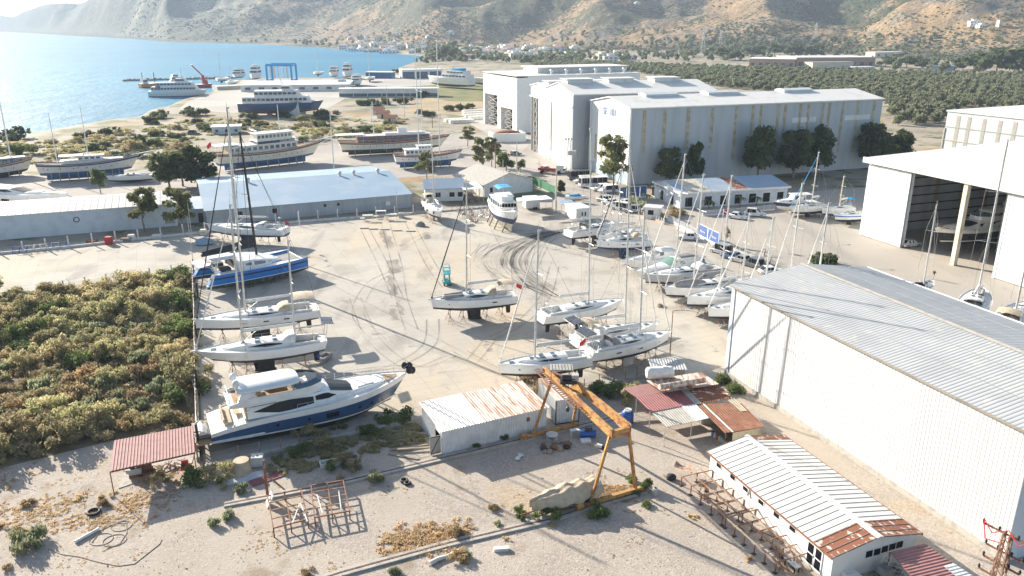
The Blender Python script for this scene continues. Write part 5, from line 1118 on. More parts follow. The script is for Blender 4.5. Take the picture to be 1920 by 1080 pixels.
# ------------------------------------------------------------------ blue motor yacht
def polyside(mb,pts,y,sgs=(1,-1),th=.02,mi=0):
    """a flat outline in x,z stood on the side at half width y (a number or a function of x)"""
    for sg in sgs: mb.poly([(x,sg*((y(x) if callable(y) else y)+th),z) for x,z in pts],mi)
def motor_yacht(name,label,bow,stern,zb,zs,B,hullm,bandm,which,scale_house=1.0,fly=True,hardtop=True,bot=ANTIK,stands=True,tender=True,winm=GLASS,L=None):
    S_=at(*stern,zs);B_=at(*bow,zb); d=B_-S_; L=L or math.hypot(d.x,d.y); rz=math.atan2(d.y,d.x); loc=(S_.x,S_.y,0)
    T=thing(name,label,'motor yacht',loc,rz); z0=zb-2.75; 
    h=Hull(L,B,2.0,.95,z0,tw=.88,rake=.10,srake=.0,sheer=.13,sheer_st=-.13,bow=2.6,tm=.5,stripe=.14,full=.42)
    mb=MB(); h.mesh(mb,0,1,2,band=(.03,.70,3)); h.toe(mb,2,.05,dz=.0); hu=mb.build('hull',[bot,hullm,hullm,bandm],T)
    mb=MB(); h.deck(mb,0); mb.build('deck',DECK,T)
    zd=lambda t:h.zs(t)-.05; Z=zd(.4)
    mb=MB(); mb.b(-1.5,.15,-B*.42,B*.42,z0+.25,z0+.42); mb.build('swim_platform',TEAK,T)
    mb=MB(); 
    for t in (.30,.45,.72,.80):
        for sg in (1,-1): p=h.x(t,z0+.95); y=h.y(t,z0+.95); mb.tube((p,sg*(y-.05),z0+.95),(p,sg*(y+.03),z0+.95),.16,n=10)
    mb.build('porthole',GLASS,hu)
    mb=MB()
    for i in range(4):
        x=L*(.535+.016*i); 
        for sg in (1,-1): y=h.y(x/L+.01,z0+.85)+.05; mb.b(x,x+L*.0135,sg*y-.03,sg*y+.03,z0+.62,z0+1.15)
    mb.build('hull_window',GLASS,hu)
    mb=MB()
    for sg in (1,-1): mb.loft([[(x,sg*(h.y(max(.01,x/L),z0+.35)+o),z0+.3+zz_) for o,zz_ in ((-.05,-.1),(w,0),(-.05,.12))] for x,w in ((-.2,.12),(L*.08,.3),(L*.16,.25),(L*.24,.02))],0)
    mb.build('spray_rail',hullm,hu)
    # main house
    hs=[(L*.17,B*.40,B*.36,Z,Z+1.2,.1),(L*.30,B*.42,B*.36,Z,Z+1.28,.1),(L*.46,B*.42,B*.33,Z,Z+1.33,.12),(L*.56,B*.40,B*.28,Z+.05,Z+1.2,.12),(L*.66,B*.35,B*.24,Z+.1,Z+.65,.12),(L*.73,B*.30,B*.20,Z+.12,Z+.35,.1)]
    mb=MB(); house(mb,hs,sm=False); [mb.loft([[(x,sg*(B*.40+d_),z) for d_ in (-.05,.07)] for x,z in ((L*.31,Z+1.28),(L*.19,Z+1.28),(L*.10,Z-.35),(L*.20,Z-.35))],closed=True,caps=False) or mb.poly([(x,sg*(B*.40+.07),z) for x,z in ((L*.31,Z+1.28),(L*.19,Z+1.28),(L*.10,Z-.35),(L*.20,Z-.35))]) for sg in (1,-1)] if fly else 0; ho_=mb.build('deckhouse',hullm,T)
    mb=MB(); hwin(mb,hs,L*.20,L*.485,.14,.92,n=12,taper=(.05,.62)); hwin(mb,hs,L*.495,L*.60,.40,.84,n=8,taper=(.7,.05)); mb.build('side_window',winm,ho_)
    mb=MB(); rows=[]
    for x in (L*.575,L*.63,L*.695):
        q=hinterp(hs,x); rows.append([(x,y*q[2]*.96,q[4]+q[5]*(1-abs(y)**2)+.02) for y in (-1,-.5,0,.5,1)])
    mb.loft(rows,closed=False,caps=False); mb.build('windscreen',winm,ho_)
    mb=MB(); mb.b(L*.06,L*.17,-B*.38,B*.38,Z-.75,Z-.68); mb.b(L*.165,L*.175,-B*.36,B*.36,Z-.7,Z+1.3); mb.build('aft_cockpit',TEAK,T)
    mb=MB(); mb.b(L*.065,L*.10,-B*.3,B*.3,Z-.68,Z-.15); mb.b(L*.06,L*.068,-B*.3,B*.3,Z-.2,Z+.2); mb.tube((L*.13,0,Z-.7),(L*.13,0,Z),.06); mb.b(L*.115,L*.145,-.6,.6,Z,Z+.05); mb.build('aft_seating',CANV,T)
    # foredeck
    mb=MB(); mb.loft([[(x,-w,z),(x,-w*.85,z+hh_),(x,w*.85,z+hh_),(x,w,z)] for x,w,z,hh_ in ((L*.69,B*.30,zd(.69),.42),(L*.78,B*.26,zd(.78),.36),(L*.86,B*.15,zd(.86),.2))],closed=False); o=mb.build('foredeck_trunk',GEL,T)
    mb=MB(); mb.loft([[(x,-w,z),(x,-w,z+.1),(x,w,z+.1),(x,w,z)] for x,w,z in ((L*.715,B*.20,zd(.715)+.40),(L*.80,B*.15,zd(.80)+.34))],closed=False); mb.build('sunpad',CANVW,o)
    mb=MB(); mb.prism([(L*.87,-B*.15),(L*.96,-B*.04),(L*.96,B*.04),(L*.87,B*.15)],zd(.9)+.05,zd(.9)+.12); mb.build('bow_deck',TEAK,T)
    mb=MB(); rails(h,mb,t0=.40,t1=.985,n=12,hgt_=.75,r=.022); mb.build('bow_rail',STEEL,T)
    if fly:
        fz=Z+1.3; mb=MB(); mb.loft([[(x,-w,fz),(x,-w-.02,fz+.16),(x,w+.02,fz+.16),(x,w,fz)] for x,w in ((L*.09,B*.34),(L*.2,B*.40),(L*.42,B*.38),(L*.53,B*.26))],closed=False); fo=mb.build('flybridge',hullm,T)
        mb=MB(); path_=[(L*.10,.34),(L*.2,.385),(L*.36,.385),(L*.47,.34),(L*.535,.22),(L*.55,0)]
        for sg in (1,-1): mb.loft([[(x,sg*B*k,fz+.1),(x-.05,sg*B*k,fz+(.35 if x<L*.15 else .85)),(x-.12,sg*(B*k-.1 if k else 0),fz+(.35 if x<L*.15 else .85)),(x-.1,sg*(B*k-.12 if k else 0),fz+.1)] for x,k in path_],closed=True)
        mb.build('fly_coaming',hullm,fo)
        mb=MB(); mb.b(L*.12,L*.48,-B*.32,B*.32,fz+.165,fz+.18); mb.build('fly_floor',TEAK,fo)
        mb=MB()
        for sg in (1,-1): mb.loft([[(x-.05,sg*B*k,fz+.85),(x-.55,sg*(B*k-.12),fz+1.3)] for x,k in ((L*.42,.36),(L*.49,.31),(L*.54,.2),(L*.555,0.02))],closed=False,caps=False)
        mb.build('fly_windscreen',GLASSB,fo)
        mb=MB(); mb.b(L*.27,L*.36,B*.1,B*.3,fz+.18,fz+.65); mb.b(L*.2,L*.27,-B*.3,-B*.12,fz+.18,fz+.6); mb.b(L*.40,L*.43,-B*.26,-B*.06,fz+.18,fz+1.1); mb.b(L*.40,L*.43,B*.06,B*.24,fz+.18,fz+1.1); mb.build('fly_seats',CANV,fo)
        mb=MB(); mb.loft([[(L*.445,-.8,fz+.18),(L*.445,-.6,fz+.85),(L*.445,.6,fz+.85),(L*.445,.8,fz+.18)],[(L*.49,-.9,fz+.18),(L*.475,-.6,fz+1.0),(L*.475,.6,fz+1.0),(L*.49,.9,fz+.18)]],closed=False); mb.build('helm_console',GEL,fo)
        mb=MB(); 
        for t_ in range(5): y=-B*.30+B*.6*t_/4; mb.tube((L*.10,y,fz+.16),(L*.10,y,fz+.95),.022,n=4)
        mb.path([(L*.10,-B*.30,fz+.95),(L*.10,B*.30,fz+.95)],.022); mb.build('fly_rail',STEEL,fo)
        if hardtop:
            tz=fz+1.35; mb=MB()
            for sg in (1,-1): mb.loft([[(x0,sg*B*.36,z),(x0,sg*B*.31,z),(x1,sg*B*.31,z),(x1,sg*B*.36,z)] for x0,x1,z in ((L*.13,L*.25,fz+.2),(L*.145,L*.215,fz+1.1),(L*.155,L*.22,tz))]); 
            for sg in (1,-1): mb.tube((L*.41,sg*B*.33,fz+.8),(L*.36,sg*B*.31,tz),.05)
            ar=mb.build('radar_arch',hullm,T)
            mb=MB(); mb.loft([[(x,-w,tz),(x,-w*.96,tz+.16+b_),(x,0,tz+.24+b_),(x,w*.96,tz+.16+b_),(x,w,tz),(x,0,tz-.02)] for x,w,b_ in ((L*.135,B*.30,.0),(L*.17,B*.35,.04),(L*.38,B*.34,.06),(L*.42,B*.30,.02),(L*.435,B*.22,-.04))],sm=True); mb.build('hardtop',hullm,T)
            for y in (-.95,.95): mb=MB(); mb.tube((L*.14,y,tz+.1),(L*.14,y,tz+.45),.18,n=8); mb.ell((L*.14,y,tz+.75),(.38,.38,.42),12,8); mb.build('radar_dome',GEL,ar)
            mb=MB(); mb.tube((L*.15,.3,tz),(L*.12,.3,tz+3.2),.02,n=4); mb.build('antenna',WHITE,ar)
    if tender:
        p=Matrix.Translation(loc)@Matrix.Rotation(rz,4,'Z')@Vector((-.75,0,z0+.42)); t=thing('tender','white covered tender sitting on the blue motor yacht swim platform','tender',p,rz+PI/2)
        mb=MB(); 
        for sg in (1,-1): mb.tube((-1.6,sg*.55,.3),(1.0,sg*.5,.35),.24,n=8); mb.tube((1.0,sg*.5,.35),(1.55,0,.45),.24,.18,n=8)
        mb.b(-1.5,1.0,-.5,.5,.1,.3); mb.build('tube_hull',CANVG,t); mb=MB(); house(mb,[(-1.5,.6,.3,.4,.7,.1),(-.3,.62,.25,.4,.95,.1),(1.2,.3,.1,.45,.6,.05)],sm=True); mb.build('cover',CANVW,t)
    if stands: put_stands(loc,rz,h,which,(.16,.32,.48,.66,.80),.55)
    return T,h,loc,rz,L,z0
T,h,loc,rz,L,z0=motor_yacht('motor_yacht','large blue and white flybridge motor yacht on stands beside the low front wall',(764,697),(392,803),3.75,1.7,5.9,GEL,NAVY,'blue motor yacht')
mb=MB(); p=h.sheerpt(1)
for x,y,z,r in ((.3,.3,.45,.42),(.1,-.4,.35,.40),(-.3,.1,.75,.34),(.55,-.1,.1,.36)): mb.ell((p.x+x,y,p.z+z),(r,r*.8,r*1.2),10,8)
mb.build('bow_fender_covers',CANVN,T)
# red ensign-less stern gear
mb=MB(); mb.bar((L*.055,-1.9,z0+1.9),(L*.055,-1.9,z0+3.2),.05); mb.build('ensign_staff',REDF,T)
# ------------------------------------------------------------------ catamaran
loc,rz,L=boatframe((577,484),(400,517),2.9); T=thing('catamaran','blue and white sailing catamaran with black mast and dark hull stripe','catamaran',loc,rz); W2=6.6; z0=1.35
h=Hull(L,1.9,1.65,1.05,z0,tw=.6,rake=.0,srake=-.09,sheer=.02,bow=2.2,tm=.45,stripe=.10,full=.5)
for y0 in (0,W2):
    mb=MB(); h.mesh(mb,0,1,2,band=(.52,.70,3)); h.deck(mb,4); mb.v=[(x,y+y0,z) for x,y,z in mb.v]; mb.build('hull',[ANTIT,GEL,BLUE,STRN,GEL],T)
    mb=MB(); mb.v=[]; mb.loft([[(L*.42,y0-.2,1.0),(L*.58,y0-.2,1.0),(L*.58,y0+.2,1.0),(L*.42,y0+.2,1.0)],[(L*.44,y0-.12,.35),(L*.54,y0-.12,.35),(L*.54,y0+.12,.35),(L*.44,y0+.12,.35)]]); mb.build('keel',ANTIT,T)
D=2.95
mb=MB(); mb.b(L*.10,L*.66,.3,W2-.3,1.9,2.55); mb.b(L*.10,L*.63,-.55,W2+.55,2.5,D); mb.build('bridge_deck',GEL,T)
mb=MB(); mb.loft([[(x,W2/2-w,z0_),(x,W2/2-w*.86,z1),(x,W2/2,z1+.15),(x,W2/2+w*.86,z1),(x,W2/2+w,z0_)] for x,w,z0_,z1 in ((L*.26,3.2,D,D+1.25),(L*.42,3.25,D,D+1.25),(L*.58,2.9,D,D+.9),(L*.72,1.6,D-.1,D+.25),(L*.76,.8,D-.2,D))],closed=False); ho_=mb.build('coachroof',GEL,T)
sec=[(L*.26,3.2,2.75,D,D+1.25,0),(L*.42,3.25,2.8,D,D+1.25,0),(L*.58,2.9,2.5,D,D+.9,0),(L*.72,1.6,1.4,D-.1,D+.25,0)]
mb=MB(); hwin(mb,sec,L*.34,L*.64,.3,.8,taper=(.5,.05)); mb.v=[(x,y+W2/2,z) for x,y,z in mb.v]; mb.build('cabin_window',CANVG,ho_)
mb=MB(); mb.add([(L*.62,.7,D-.25),(L*.95,.7,D-.2),(L*.95,W2-.7,D-.2),(L*.62,W2-.7,D-.25)],[(0,1,2,3)]); mb.build('trampoline',CANVG,T)
mb=MB(); mb.tube((L*.95,0,D-.1),(L*.95,W2,D-.1),.12,n=8); mb.build('cross_beam',WHITE,T)
mb=MB(); mb.b(L*.02,L*.27,.9,W2-.9,D+1.9,D+2.0)
for y in (1,W2-1): mb.tube((L*.05,y,D),(L*.05,y,D+1.9),.05); mb.tube((L*.24,y,D),(L*.24,y,D+1.9),.05)
mb.build('cockpit_hardtop',GEL,T)
mb=MB(); mb.b(L*.10,L*.2,.8,2.2,D,D+.5); mb.b(L*.10,L*.2,W2-2.2,W2-.8,D,D+.5); mb.b(L*.245,L*.255,1,W2-1,D,D+1.1); mb.build('cockpit_seating',CANVN,T)
mb=MB(); mb.add([(-L*.10,1.2,D+1.2),(L*.0,1.2,D+1.35),(L*.0,W2-1.2,D+1.35),(-L*.10,W2-1.2,D+1.2)],[(0,1,2,3)]); mb.bar((-L*.1,1.2,D+1.15),(-L*.1,W2-1.2,D+1.15),.1); mb.bar((0,1.2,D+1.3),(0,W2-1.2,D+1.3),.1)
for y in (1.4,W2-1.4): mb.path([(L*.08,y,D),(.0,y,D+.9),(-L*.08,y,D+1.2)],.05)
mb.build('stern_davit_panel',GEL,T)
M_=Matrix.Rotation(rz,4,'Z'); mx=L*.53; zm=D+1.2; lo,hi=zm,50
for _ in range(40):
    m_=(lo+hi)/2; q=Vector(loc)+M_@Vector((mx-.03*(m_-zm),W2/2,m_)); lo,hi=(m_,hi) if proj(q)[1]>247 else (lo,m_)
mb=MB(); top=lo; mb.tube((mx,W2/2,zm),(mx-.03*(top-zm),W2/2,top),.22,.15,n=8); mo=mb.build('mast',CARB,T)
mb=MB(); mb.tube((mx-.3,W2/2,zm+1.4),(L*-.03,W2/2,zm+1.3),.20,.24,n=7); mb.build('boom',CARB,T); mb=MB(); mb.loft([[(x,W2/2-.22,zm+1.5),(x,W2/2,zm+1.5+hh_),(x,W2/2+.22,zm+1.5)] for x,hh_ in ((mx-.4,1.7),(L*.3,.9),(L*.05,.5),(-.3,.4))]); mb.build('stowed_sail',CANVN,T)
mb=MB()
for f in (.5,):
    for sg in (1,-1): mb.tube((mx-.5,W2/2,zm+(top-zm)*f),(mx-.9,W2/2+sg*1.4,zm+(top-zm)*f),.05,n=5)
mb.build('spreader',CARB,mo)
mb=MB(); tp=(mx-.03*(top-zm),W2/2,top-.4)
for q in ((L*.95,W2/2,D),(L*.36,-.7,D),(L*.36,W2+.7,D)): mb.path([q,tp],.035,4)
mb.build('rigging',WIREK,T)
mb=MB()
for y in (-.7,W2+.7):
    for i in range(7): x=L*(.12+.13*i); mb.tube((x,y,D-.1),(x,y,D+.6),.018,n=4)
    mb.path([(L*.12,y,D+.6),(L*.9,y*.9+.3,D+.6),(L*.98,y*.5+W2*.25,D+.7)],.016,4)
mb.build('guard_rail',STEEL,T)
for x,y in ((L*.2,-.2),(L*.2,W2),(L*.75,0),(L*.75,W2)):
    p=M_@Vector((x,y,0)); o=bpy.data.objects.new('boat_stand',stand_mesh(1.2)); COL.objects.link(o); o.location=(loc[0]+p.x,loc[1]+p.y,0); tag(o,'rusty tripod boat stand propping up the blue catamaran','boat stand','tripod stands under the blue catamaran')
for x in (.35,.58):
    p=M_@Vector((L*x,-.3,0)); T2=thing('step_ladder','small dark ladder leaning under the blue catamaran hull','ladder',(loc[0]+p.x,loc[1]+p.y,0),rz,'ladders under the catamaran'); mb=MB(); mb.bar((-.3,-.5,0),(-.25,.1,1.6),.06); mb.bar((.3,-.5,0),(.25,.1,1.6),.06); mb.build('stile',STRK,T2); mb=MB()
    for i in range(5): mb.bar((-.28,-.45+.11*i,.25+.3*i),(.28,-.45+.11*i,.25+.3*i),.05)
    mb.build('rung',STRK,T2)
# ------------------------------------------------------------------ gulets and other big timber boats
def props(loc,rz,h,which,n,L):
    M_=Matrix.Rotation(rz,4,'Z'); mb=MB(); mb.bar((0,0,0),(0,.9,1.0),.22); o0=mb.build('timber_prop',WOODP); md=o0.data; bpy.data.objects.remove(o0)
    for i in range(n):
        t=.12+.7*i/(n-1); z=h.z0+.15; p=M_@Vector((h.x(t,z),-(h.y(t,z)+.75),0)); o=bpy.data.objects.new('timber_prop',md); COL.objects.link(o); o.location=(loc[0]+p.x,loc[1]+p.y,0); o.rotation_euler=(0,0,rz); o.scale=(1,1,z)
        tag(o,'leaning timber prop shoring up the '+which,'timber prop','timber props under the '+which)
def gulet(name,label,bow,stern,zb,fb,B,hullm,bandm,bot,which,decks,masts,sprit=3.0,sheer=.22,aft=None,text_=None,stripe=STRK,nprops=7,cat='gulet',Td=1.5,rake=.10,ports=10,rails_=WHITE,L=None,roofm=GEL,tw=.62):
    loc,rz,L0=boatframe(bow,stern,zb); L=L or L0; z0=zb-fb*(1+sheer*2.2); T=thing(name,label,cat,loc,rz)
    h=Hull(L,B,fb,Td,z0,tw=tw,rake=rake,srake=.03,sheer=sheer,sheer_st=.09,bow=2.1,tm=.45,stripe=.12,full=.5)
    mb=MB(); h.mesh(mb,0,1,2,band=(.74,.92,3)); h.toe(mb,3,.09); hu=mb.build('hull',[bot,stripe,hullm,bandm],T); mb=MB(); h.deck(mb,0,drop=.25); mb.build('deck',TEAK,T)
    mb=MB(); mb.loft([[(x,-.2,z),(x,.2,z),(x,.12,.25),(x,-.12,.25)] for x,z in ((L*.08,z0-.3),(L*.5,z0-Td*.8),(L*.82,z0-.4))]); mb.build('keel',bot,T)
    mb=MB()
    for i in range(ports):
        t=.10+.75*i/ports; z=z0+fb*.52; x=h.x(t,z); y=h.y(t,z)
        for sg in (1,-1): mb.tube((x,sg*(y-.1),z),(x,sg*(y+.05),z),.15,n=8)
    if ports: mb.build('porthole',STRK,hu)
    for k,(x0,x1,w,zl,hh_,wm,wn,rm) in enumerate(decks):
        mb=MB(); zb_=zl+z0+fb; pl=[(L*x0,-B*w),(L*x1,-B*w*.8),(L*(x1+.02),-B*w*.4),(L*(x1+.02),B*w*.4),(L*x1,B*w*.8),(L*x0,B*w)]; mb.prism(pl,zb_,zb_+hh_); o=mb.build('deckhouse',wm,T)
        if wn:
            mb=MB()
            for i in range(wn):
                x=L*(x0+(x1-x0)*(i+.5)/wn); wv=L*(x1-x0)/wn*.33; f=(x/L-x0)/(x1-x0); y=B*w*(1-.2*f)+.03
                for sg in (1,-1): mb.b(x-wv,x+wv,sg*y-.03,sg*y+.03,zb_+hh_*.38,zb_+hh_*.80)
            mb.build('house_window',GLASSB,o)
        mb=MB(); mb.prism([(a*1.0+(-.4 if a<L*(x0+x1)/2 else .4),b*1.12) for a,b in pl],zb_+hh_,zb_+hh_+.14); mb.build('deckhouse_roof',rm,o)
    if aft:
        x0,x1,zz_=aft; mb=MB(); zb_=z0+fb+zz_; mb.b(L*x0,L*x1,-B*.36,B*.36,zb_,zb_+.15)
        for x in (x0+.005,(x0+x1)/2,x1-.01):
            for sg in (1,-1): mb.tube((L*x,sg*B*.34,z0+fb),(L*x,sg*B*.34,zb_),.06)
        mb.build('aft_awning',CANVW,T)
    for x,top_,r in masts:
        M_=Matrix.Rotation(rz,4,'Z'); lo,hi=z0+fb,60
        for _ in range(40):
            m_=(lo+hi)/2; q=Vector(loc)+M_@Vector((L*x,0,m_)); lo,hi=(m_,hi) if proj(q)[1]>top_ else (lo,m_)
        mb=MB(); mb.tube((L*x,0,z0+fb),(L*x,0,lo),r,r*.7,n=8); o=mb.build('mast',WHITE,T); mb=MB(); zz_=z0+fb+(lo-z0-fb)*.6; mb.tube((L*x,-1.4,zz_),(L*x,1.4,zz_),.06,n=5); mb.build('spreader',WHITE,o)
    if sprit: p=h.sheerpt(1); mb=MB(); mb.bar((p.x-2,0,p.z-.1),(p.x+sprit,0,p.z+sprit*.18),.5,.2); mb.bar((p.x-.6,0,p.z-1.2),(p.x+sprit*.8,0,p.z+sprit*.12),.12); mb.build('bowsprit',WOODW,T)
    mb=MB(); rails(h,mb,n=16,hgt_=.75,r=.035); mb.build('deck_rail',rails_,T)
    if text_: s_,x,z,m_,sz=text_; text(s_,sz,m_,T,(L*x,-B*.40-.12,z0+fb+z),(R(90),0,0),ext=.02)
    if nprops: props(loc,rz,h,which,nprops,L)
    return T,h,loc,rz,L,z0
T,h,loc,rz,L,z0=gulet('cruise_boat','big cream timber cruise boat with navy band lettered along its upper deck','x',None,0,0,0,0,0,0,0,0,0) if 0 else gulet('cruise_boat','big cream two-deck timber cruise boat with lettering on its navy upper band',(604,264),(400,284),5.9,2.4,7.4,GELC,WOOD,ANTIB,'cream cruise boat',[(.10,.72,.36,-.15,2.3,GELC,12,WHITE),(.36,.70,.35,2.25,.8,STRN,0,WHITE),(.36,.68,.33,3.1,2.0,GELC,9,WHITE)],[(.60,196,.16),(.16,235,.06)],sprit=4.5,aft=(.0,.20,2.6),text_=('LONG BOAT',.555,2.42,WHITE,.85),nprops=8,cat='cruise boat',ports=12)
mb=MB(); mb.tube((.2,0,z0+2.4),(-.5,0,z0+6.4),.05); mb.build('flag_staff',WHITE,T); mb=MB(); mb.loft([[(-.5-.3*i,.1*math.sin(i),z0+6.3-.25*i) for i in range(5)],[(-.35-.3*i,.1*math.sin(i+1),z0+5.1-.22*i) for i in range(5)]],closed=False,caps=False); mb.build('flag',REDF,T)
mb=MB(); rls=[(L*.36,-2.4),(L*.68,-1.9),(L*.68,1.9),(L*.36,2.4)]
for a_,b_ in zip(rls,rls[1:]+rls[:1]):
    mb.path([(*a_,z0+8.5),(*b_,z0+8.5)],.04)
    for f in (0,.25,.5,.75): x=a_[0]+(b_[0]-a_[0])*f; y=a_[1]+(b_[1]-a_[1])*f; mb.tube((x,y,z0+7.6),(x,y,z0+8.5),.03,n=4)
mb.build('top_deck_rail',STEEL,T)
gulet('wooden_gulet','long varnished brown wooden gulet with white hull and cream cabin top',(845,253),(634,262),5.2,2.2,6.6,GELC,WOOD,ANTIT,'brown wooden gulet',[(.16,.78,.34,-.1,2.1,WOOD,13,GEL),(.40,.74,.22,2.1,.5,GEL,0,GEL),(.52,.58,.10,2.5,1.6,GEL,0,GEL)],[(.31,190,.16),(.74,110,.14)],sprit=4,aft=(-.02,.22,2.5),nprops=6,ports=14)
gulet('motor_sailer','white and blue-bottomed motor sailer with clustered white canopies by the eucalyptus',(868,281),(738,287),4.6,1.8,5.0,GEL,WOOD,ANTIB,'blue-bottomed motor sailer',[(.16,.52,.32,0,1.7,GEL,6,GEL),(.34,.52,.26,1.7,.9,GEL,4,GEL)],[(.36,84,.17),(.66,73,.17)],sprit=2.2,nprops=5,ports=8,cat='motor sailer',sheer=.2)
gulet('old_schooner','weathered white two-masted schooner with upswept bow on timber shores',(262,291),(66,303),5.4,2.1,6.0,WOODW,STRN,ANTIB,'weathered schooner',[(.24,.80,.30,-.1,.8,GEL,0,WOODW),(.40,.62,.26,.6,1.2,GEL,4,WOODW)],[(.20,213,.14),(.50,196,.14)],sprit=4.2,nprops=9,ports=6,cat='schooner',aft=(.22,.45,2.0))
gulet('rusty_hulk','rust stained half-stripped wooden hulk at the left edge of the back yard',(62,296),(-90,310),4.4,2.0,5.6,WOODW,RUST,ANTIK,'rusty hulk',[(.30,.86,.30,0,1.6,CANVG,6,WOODW)],[(.72,30 if 0 else 155,.2)],sprit=0,nprops=5,ports=6,cat='boat')
motor_yacht('motor_yacht','sleek white motor yacht hull ashore behind the long white-roofed shed',(200,367),(-90,362),4.6,2.6,6.4,GEL,GEL,'sleek white yacht behind the shed',fly=False,hardtop=False,tender=False,stands=False,L=34)
sail('small_cabin_boat','small white open cabin boat beside the big dark tree',(222,330),(285,327),None,zd=1.9,fb=1.1,ports=0,spray=None,stands=False,cat='boat',L=11)
# trawler yacht by the white canopy
T,h,loc,rz,L,z0=gulet('trawler_yacht','white trawler yacht with navy hull band, wheelhouse and bright blue bimini',(958,394),(930,372),4.6,1.9,4.6,GEL,GEL,GELC,'white trawler yacht',[(.12,.66,.36,-.2,2.1,GEL,5,GEL),(.36,.62,.33,1.9,1.0,GEL,0,GEL)],[(.40,300,.07)],sprit=.8,nprops=4,ports=0,cat='trawler',L=14.5,tw=.8,sheer=.18,stripe=STRN)
mb=MB(); h2=Hull(L+.06,4.68,1.9,1.5,z0,tw=.8,rake=.10,srake=.03,sheer=.18,sheer_st=.09,bow=2.1,tm=.45,stripe=.12,full=.5)
rows=[[(h2.x(t,z),sg*h2.y(t,z)*1.012,z) for z in (z0+.25,z0+.6,z0+1.0)] for sg in (1,-1) for t in ()]
for sg in (1,-1): mb.loft([[(h2.x(t,z),sg*(h2.y(t,z)+.03),z) for z in (z0+.2,z0+.55,z0+.95+.5*max(0,t-.5))] for t in h2.st],closed=False,caps=False)
mb.build('navy_band',STRN,T)
mb=MB(); x=L*.665
for i in range(5): y=-1.35+.62*i; mb.b(x+.27,x+.36,y,y+.48,z0+2.9,z0+3.6)
mb.build('wheelhouse_window',GLASS,T)
mb=MB(); zz_=z0+6.6; mb.loft([[(L*.30,-1.7,zz_-.3),(L*.30,-1,zz_),(L*.30,1,zz_),(L*.30,1.7,zz_-.3)],[(L*.58,-1.7,zz_-.3),(L*.58,-1,zz_+.05),(L*.58,1,zz_+.05),(L*.58,1.7,zz_-.3)]],closed=False,caps=False); mb.build('bimini',CANVB,T)
mb=MB(); [mb.tube((L*x_,y,z0+4.8),(L*x_,y,zz_-.25),.03) for x_ in (.32,.56) for y in (-1.6,1.6)]; mb.build('bimini_frame',STEEL,T)
# cabin cruisers in the gate row
def cruiser(label,bow,stern,zd,hullm,bot,winm,which,canvas=None,band=None,navy=False,L=None,open_=False):
    loc,rz,L0=boatframe(bow,stern,zd); L=L or L0; B=L*.30; z0=zd-1.35; T=thing('cabin_cruiser',label,'motor boat',loc,rz)
    h=Hull(L,B,1.25,.7,z0,tw=.9,rake=.13,srake=.0,sheer=.06,bow=2.3,tm=.5,full=.45); mb=MB(); h.mesh(mb,0,1,2,band=(.3,.95,3) if band else None); h.toe(mb,2,.06); mb.build('hull',[bot,GELC,hullm,band or hullm],T); mb=MB(); h.deck(mb,0); mb.build('deck',DECK,T)
    Z=h.zs(.3)-.05
    if not open_:
        hs=[(L*.12,B*.40,B*.36,Z,Z+1.1,.1),(L*.42,B*.40,B*.34,Z,Z+1.3,.12),(L*.58,B*.38,B*.27,Z,Z+.55,.15),(L*.86,B*.18,B*.08,Z+.1,Z+.3,.05)]
        mb=MB(); house(mb,hs); o=mb.build('cabin',GEL,T); mb=MB(); hwin(mb,hs,L*.36,L*.56,.45,.98,taper=(.8,.1))
        rows=[]
        for x in (L*.43,L*.50,L*.57): q=hinterp(hs,x); rows.append([(x,y*q[2],q[4]+q[5]*(1-y*y)+.02) for y in (-1,-.5,0,.5,1)])
        mb.loft(rows,closed=False,caps=False); mb.build('windscreen',winm,o)
    else:
        hs=[(L*.30,B*.36,B*.34,Z,Z+1.7,.05),(L*.56,B*.36,B*.30,Z,Z+1.7,.05),(L*.60,B*.36,B*.28,Z,Z+.8,.05),(L*.88,B*.2,B*.12,Z+.1,Z+.5,.05)]
        mb=MB(); house(mb,hs); o=mb.build('wheelhouse',GEL,T); mb=MB(); hwin(mb,hs,L*.32,L*.42,.4,.9); hwin(mb,hs,L*.45,L*.55,.45,.9); hwin(mb,hs,L*.62,L*.80,.35,.8); mb.build('cabin_window',winm,o); mb=MB(); mb.b(L*.16,L*.60,-B*.38,B*.38,Z+1.75,Z+1.85); mb.build('roof',GEL,T)
    if canvas: mb=MB(); house(mb,[(L*.06,B*.40,B*.3,Z,Z+.8,.1),(L*.2,B*.4,B*.3,Z,Z+1.5,.15),(L*.40,B*.38,B*.3,Z,Z+1.6,.15)],sm=True); mb.build('canvas_cover',canvas,T)
    mb=MB(); rails(h,mb,t0=.45,t1=.96,n=7,hgt_=.6,r=.02); mb.build('bow_rail',STEEL,T)
    put_stands(loc,rz,h,which,(.2,.6),.6); return T
cruiser('white express cruiser with green tinted wraparound windscreen and tan waterline',(1187,510),(1318,487),2.7,GEL,ANTIK,GLASSG,'green-glazed cruiser',canvas=CANVG)
cruiser('low pale motor boat under white covers with a tender on its stern',(1170,488),(1275,476),2.4,GEL,ANTIK,CANVG,'covered pale motor boat',canvas=CANVW)
cruiser('navy hulled wheelhouse launch with white top beside the office end',(1449,379),(1530,376),2.9,GEL,GELC,GLASS,'navy launch',band=STRN,open_=True)
T,h,_,_,_,_=motor_yacht('motor_yacht','dark hulled motor yacht parked inside the open hangar',(1752,428),(1905,425),5.2,3.2,5.5,GEL,ANTIK,'dark hangar yacht',hardtop=True,tender=False)
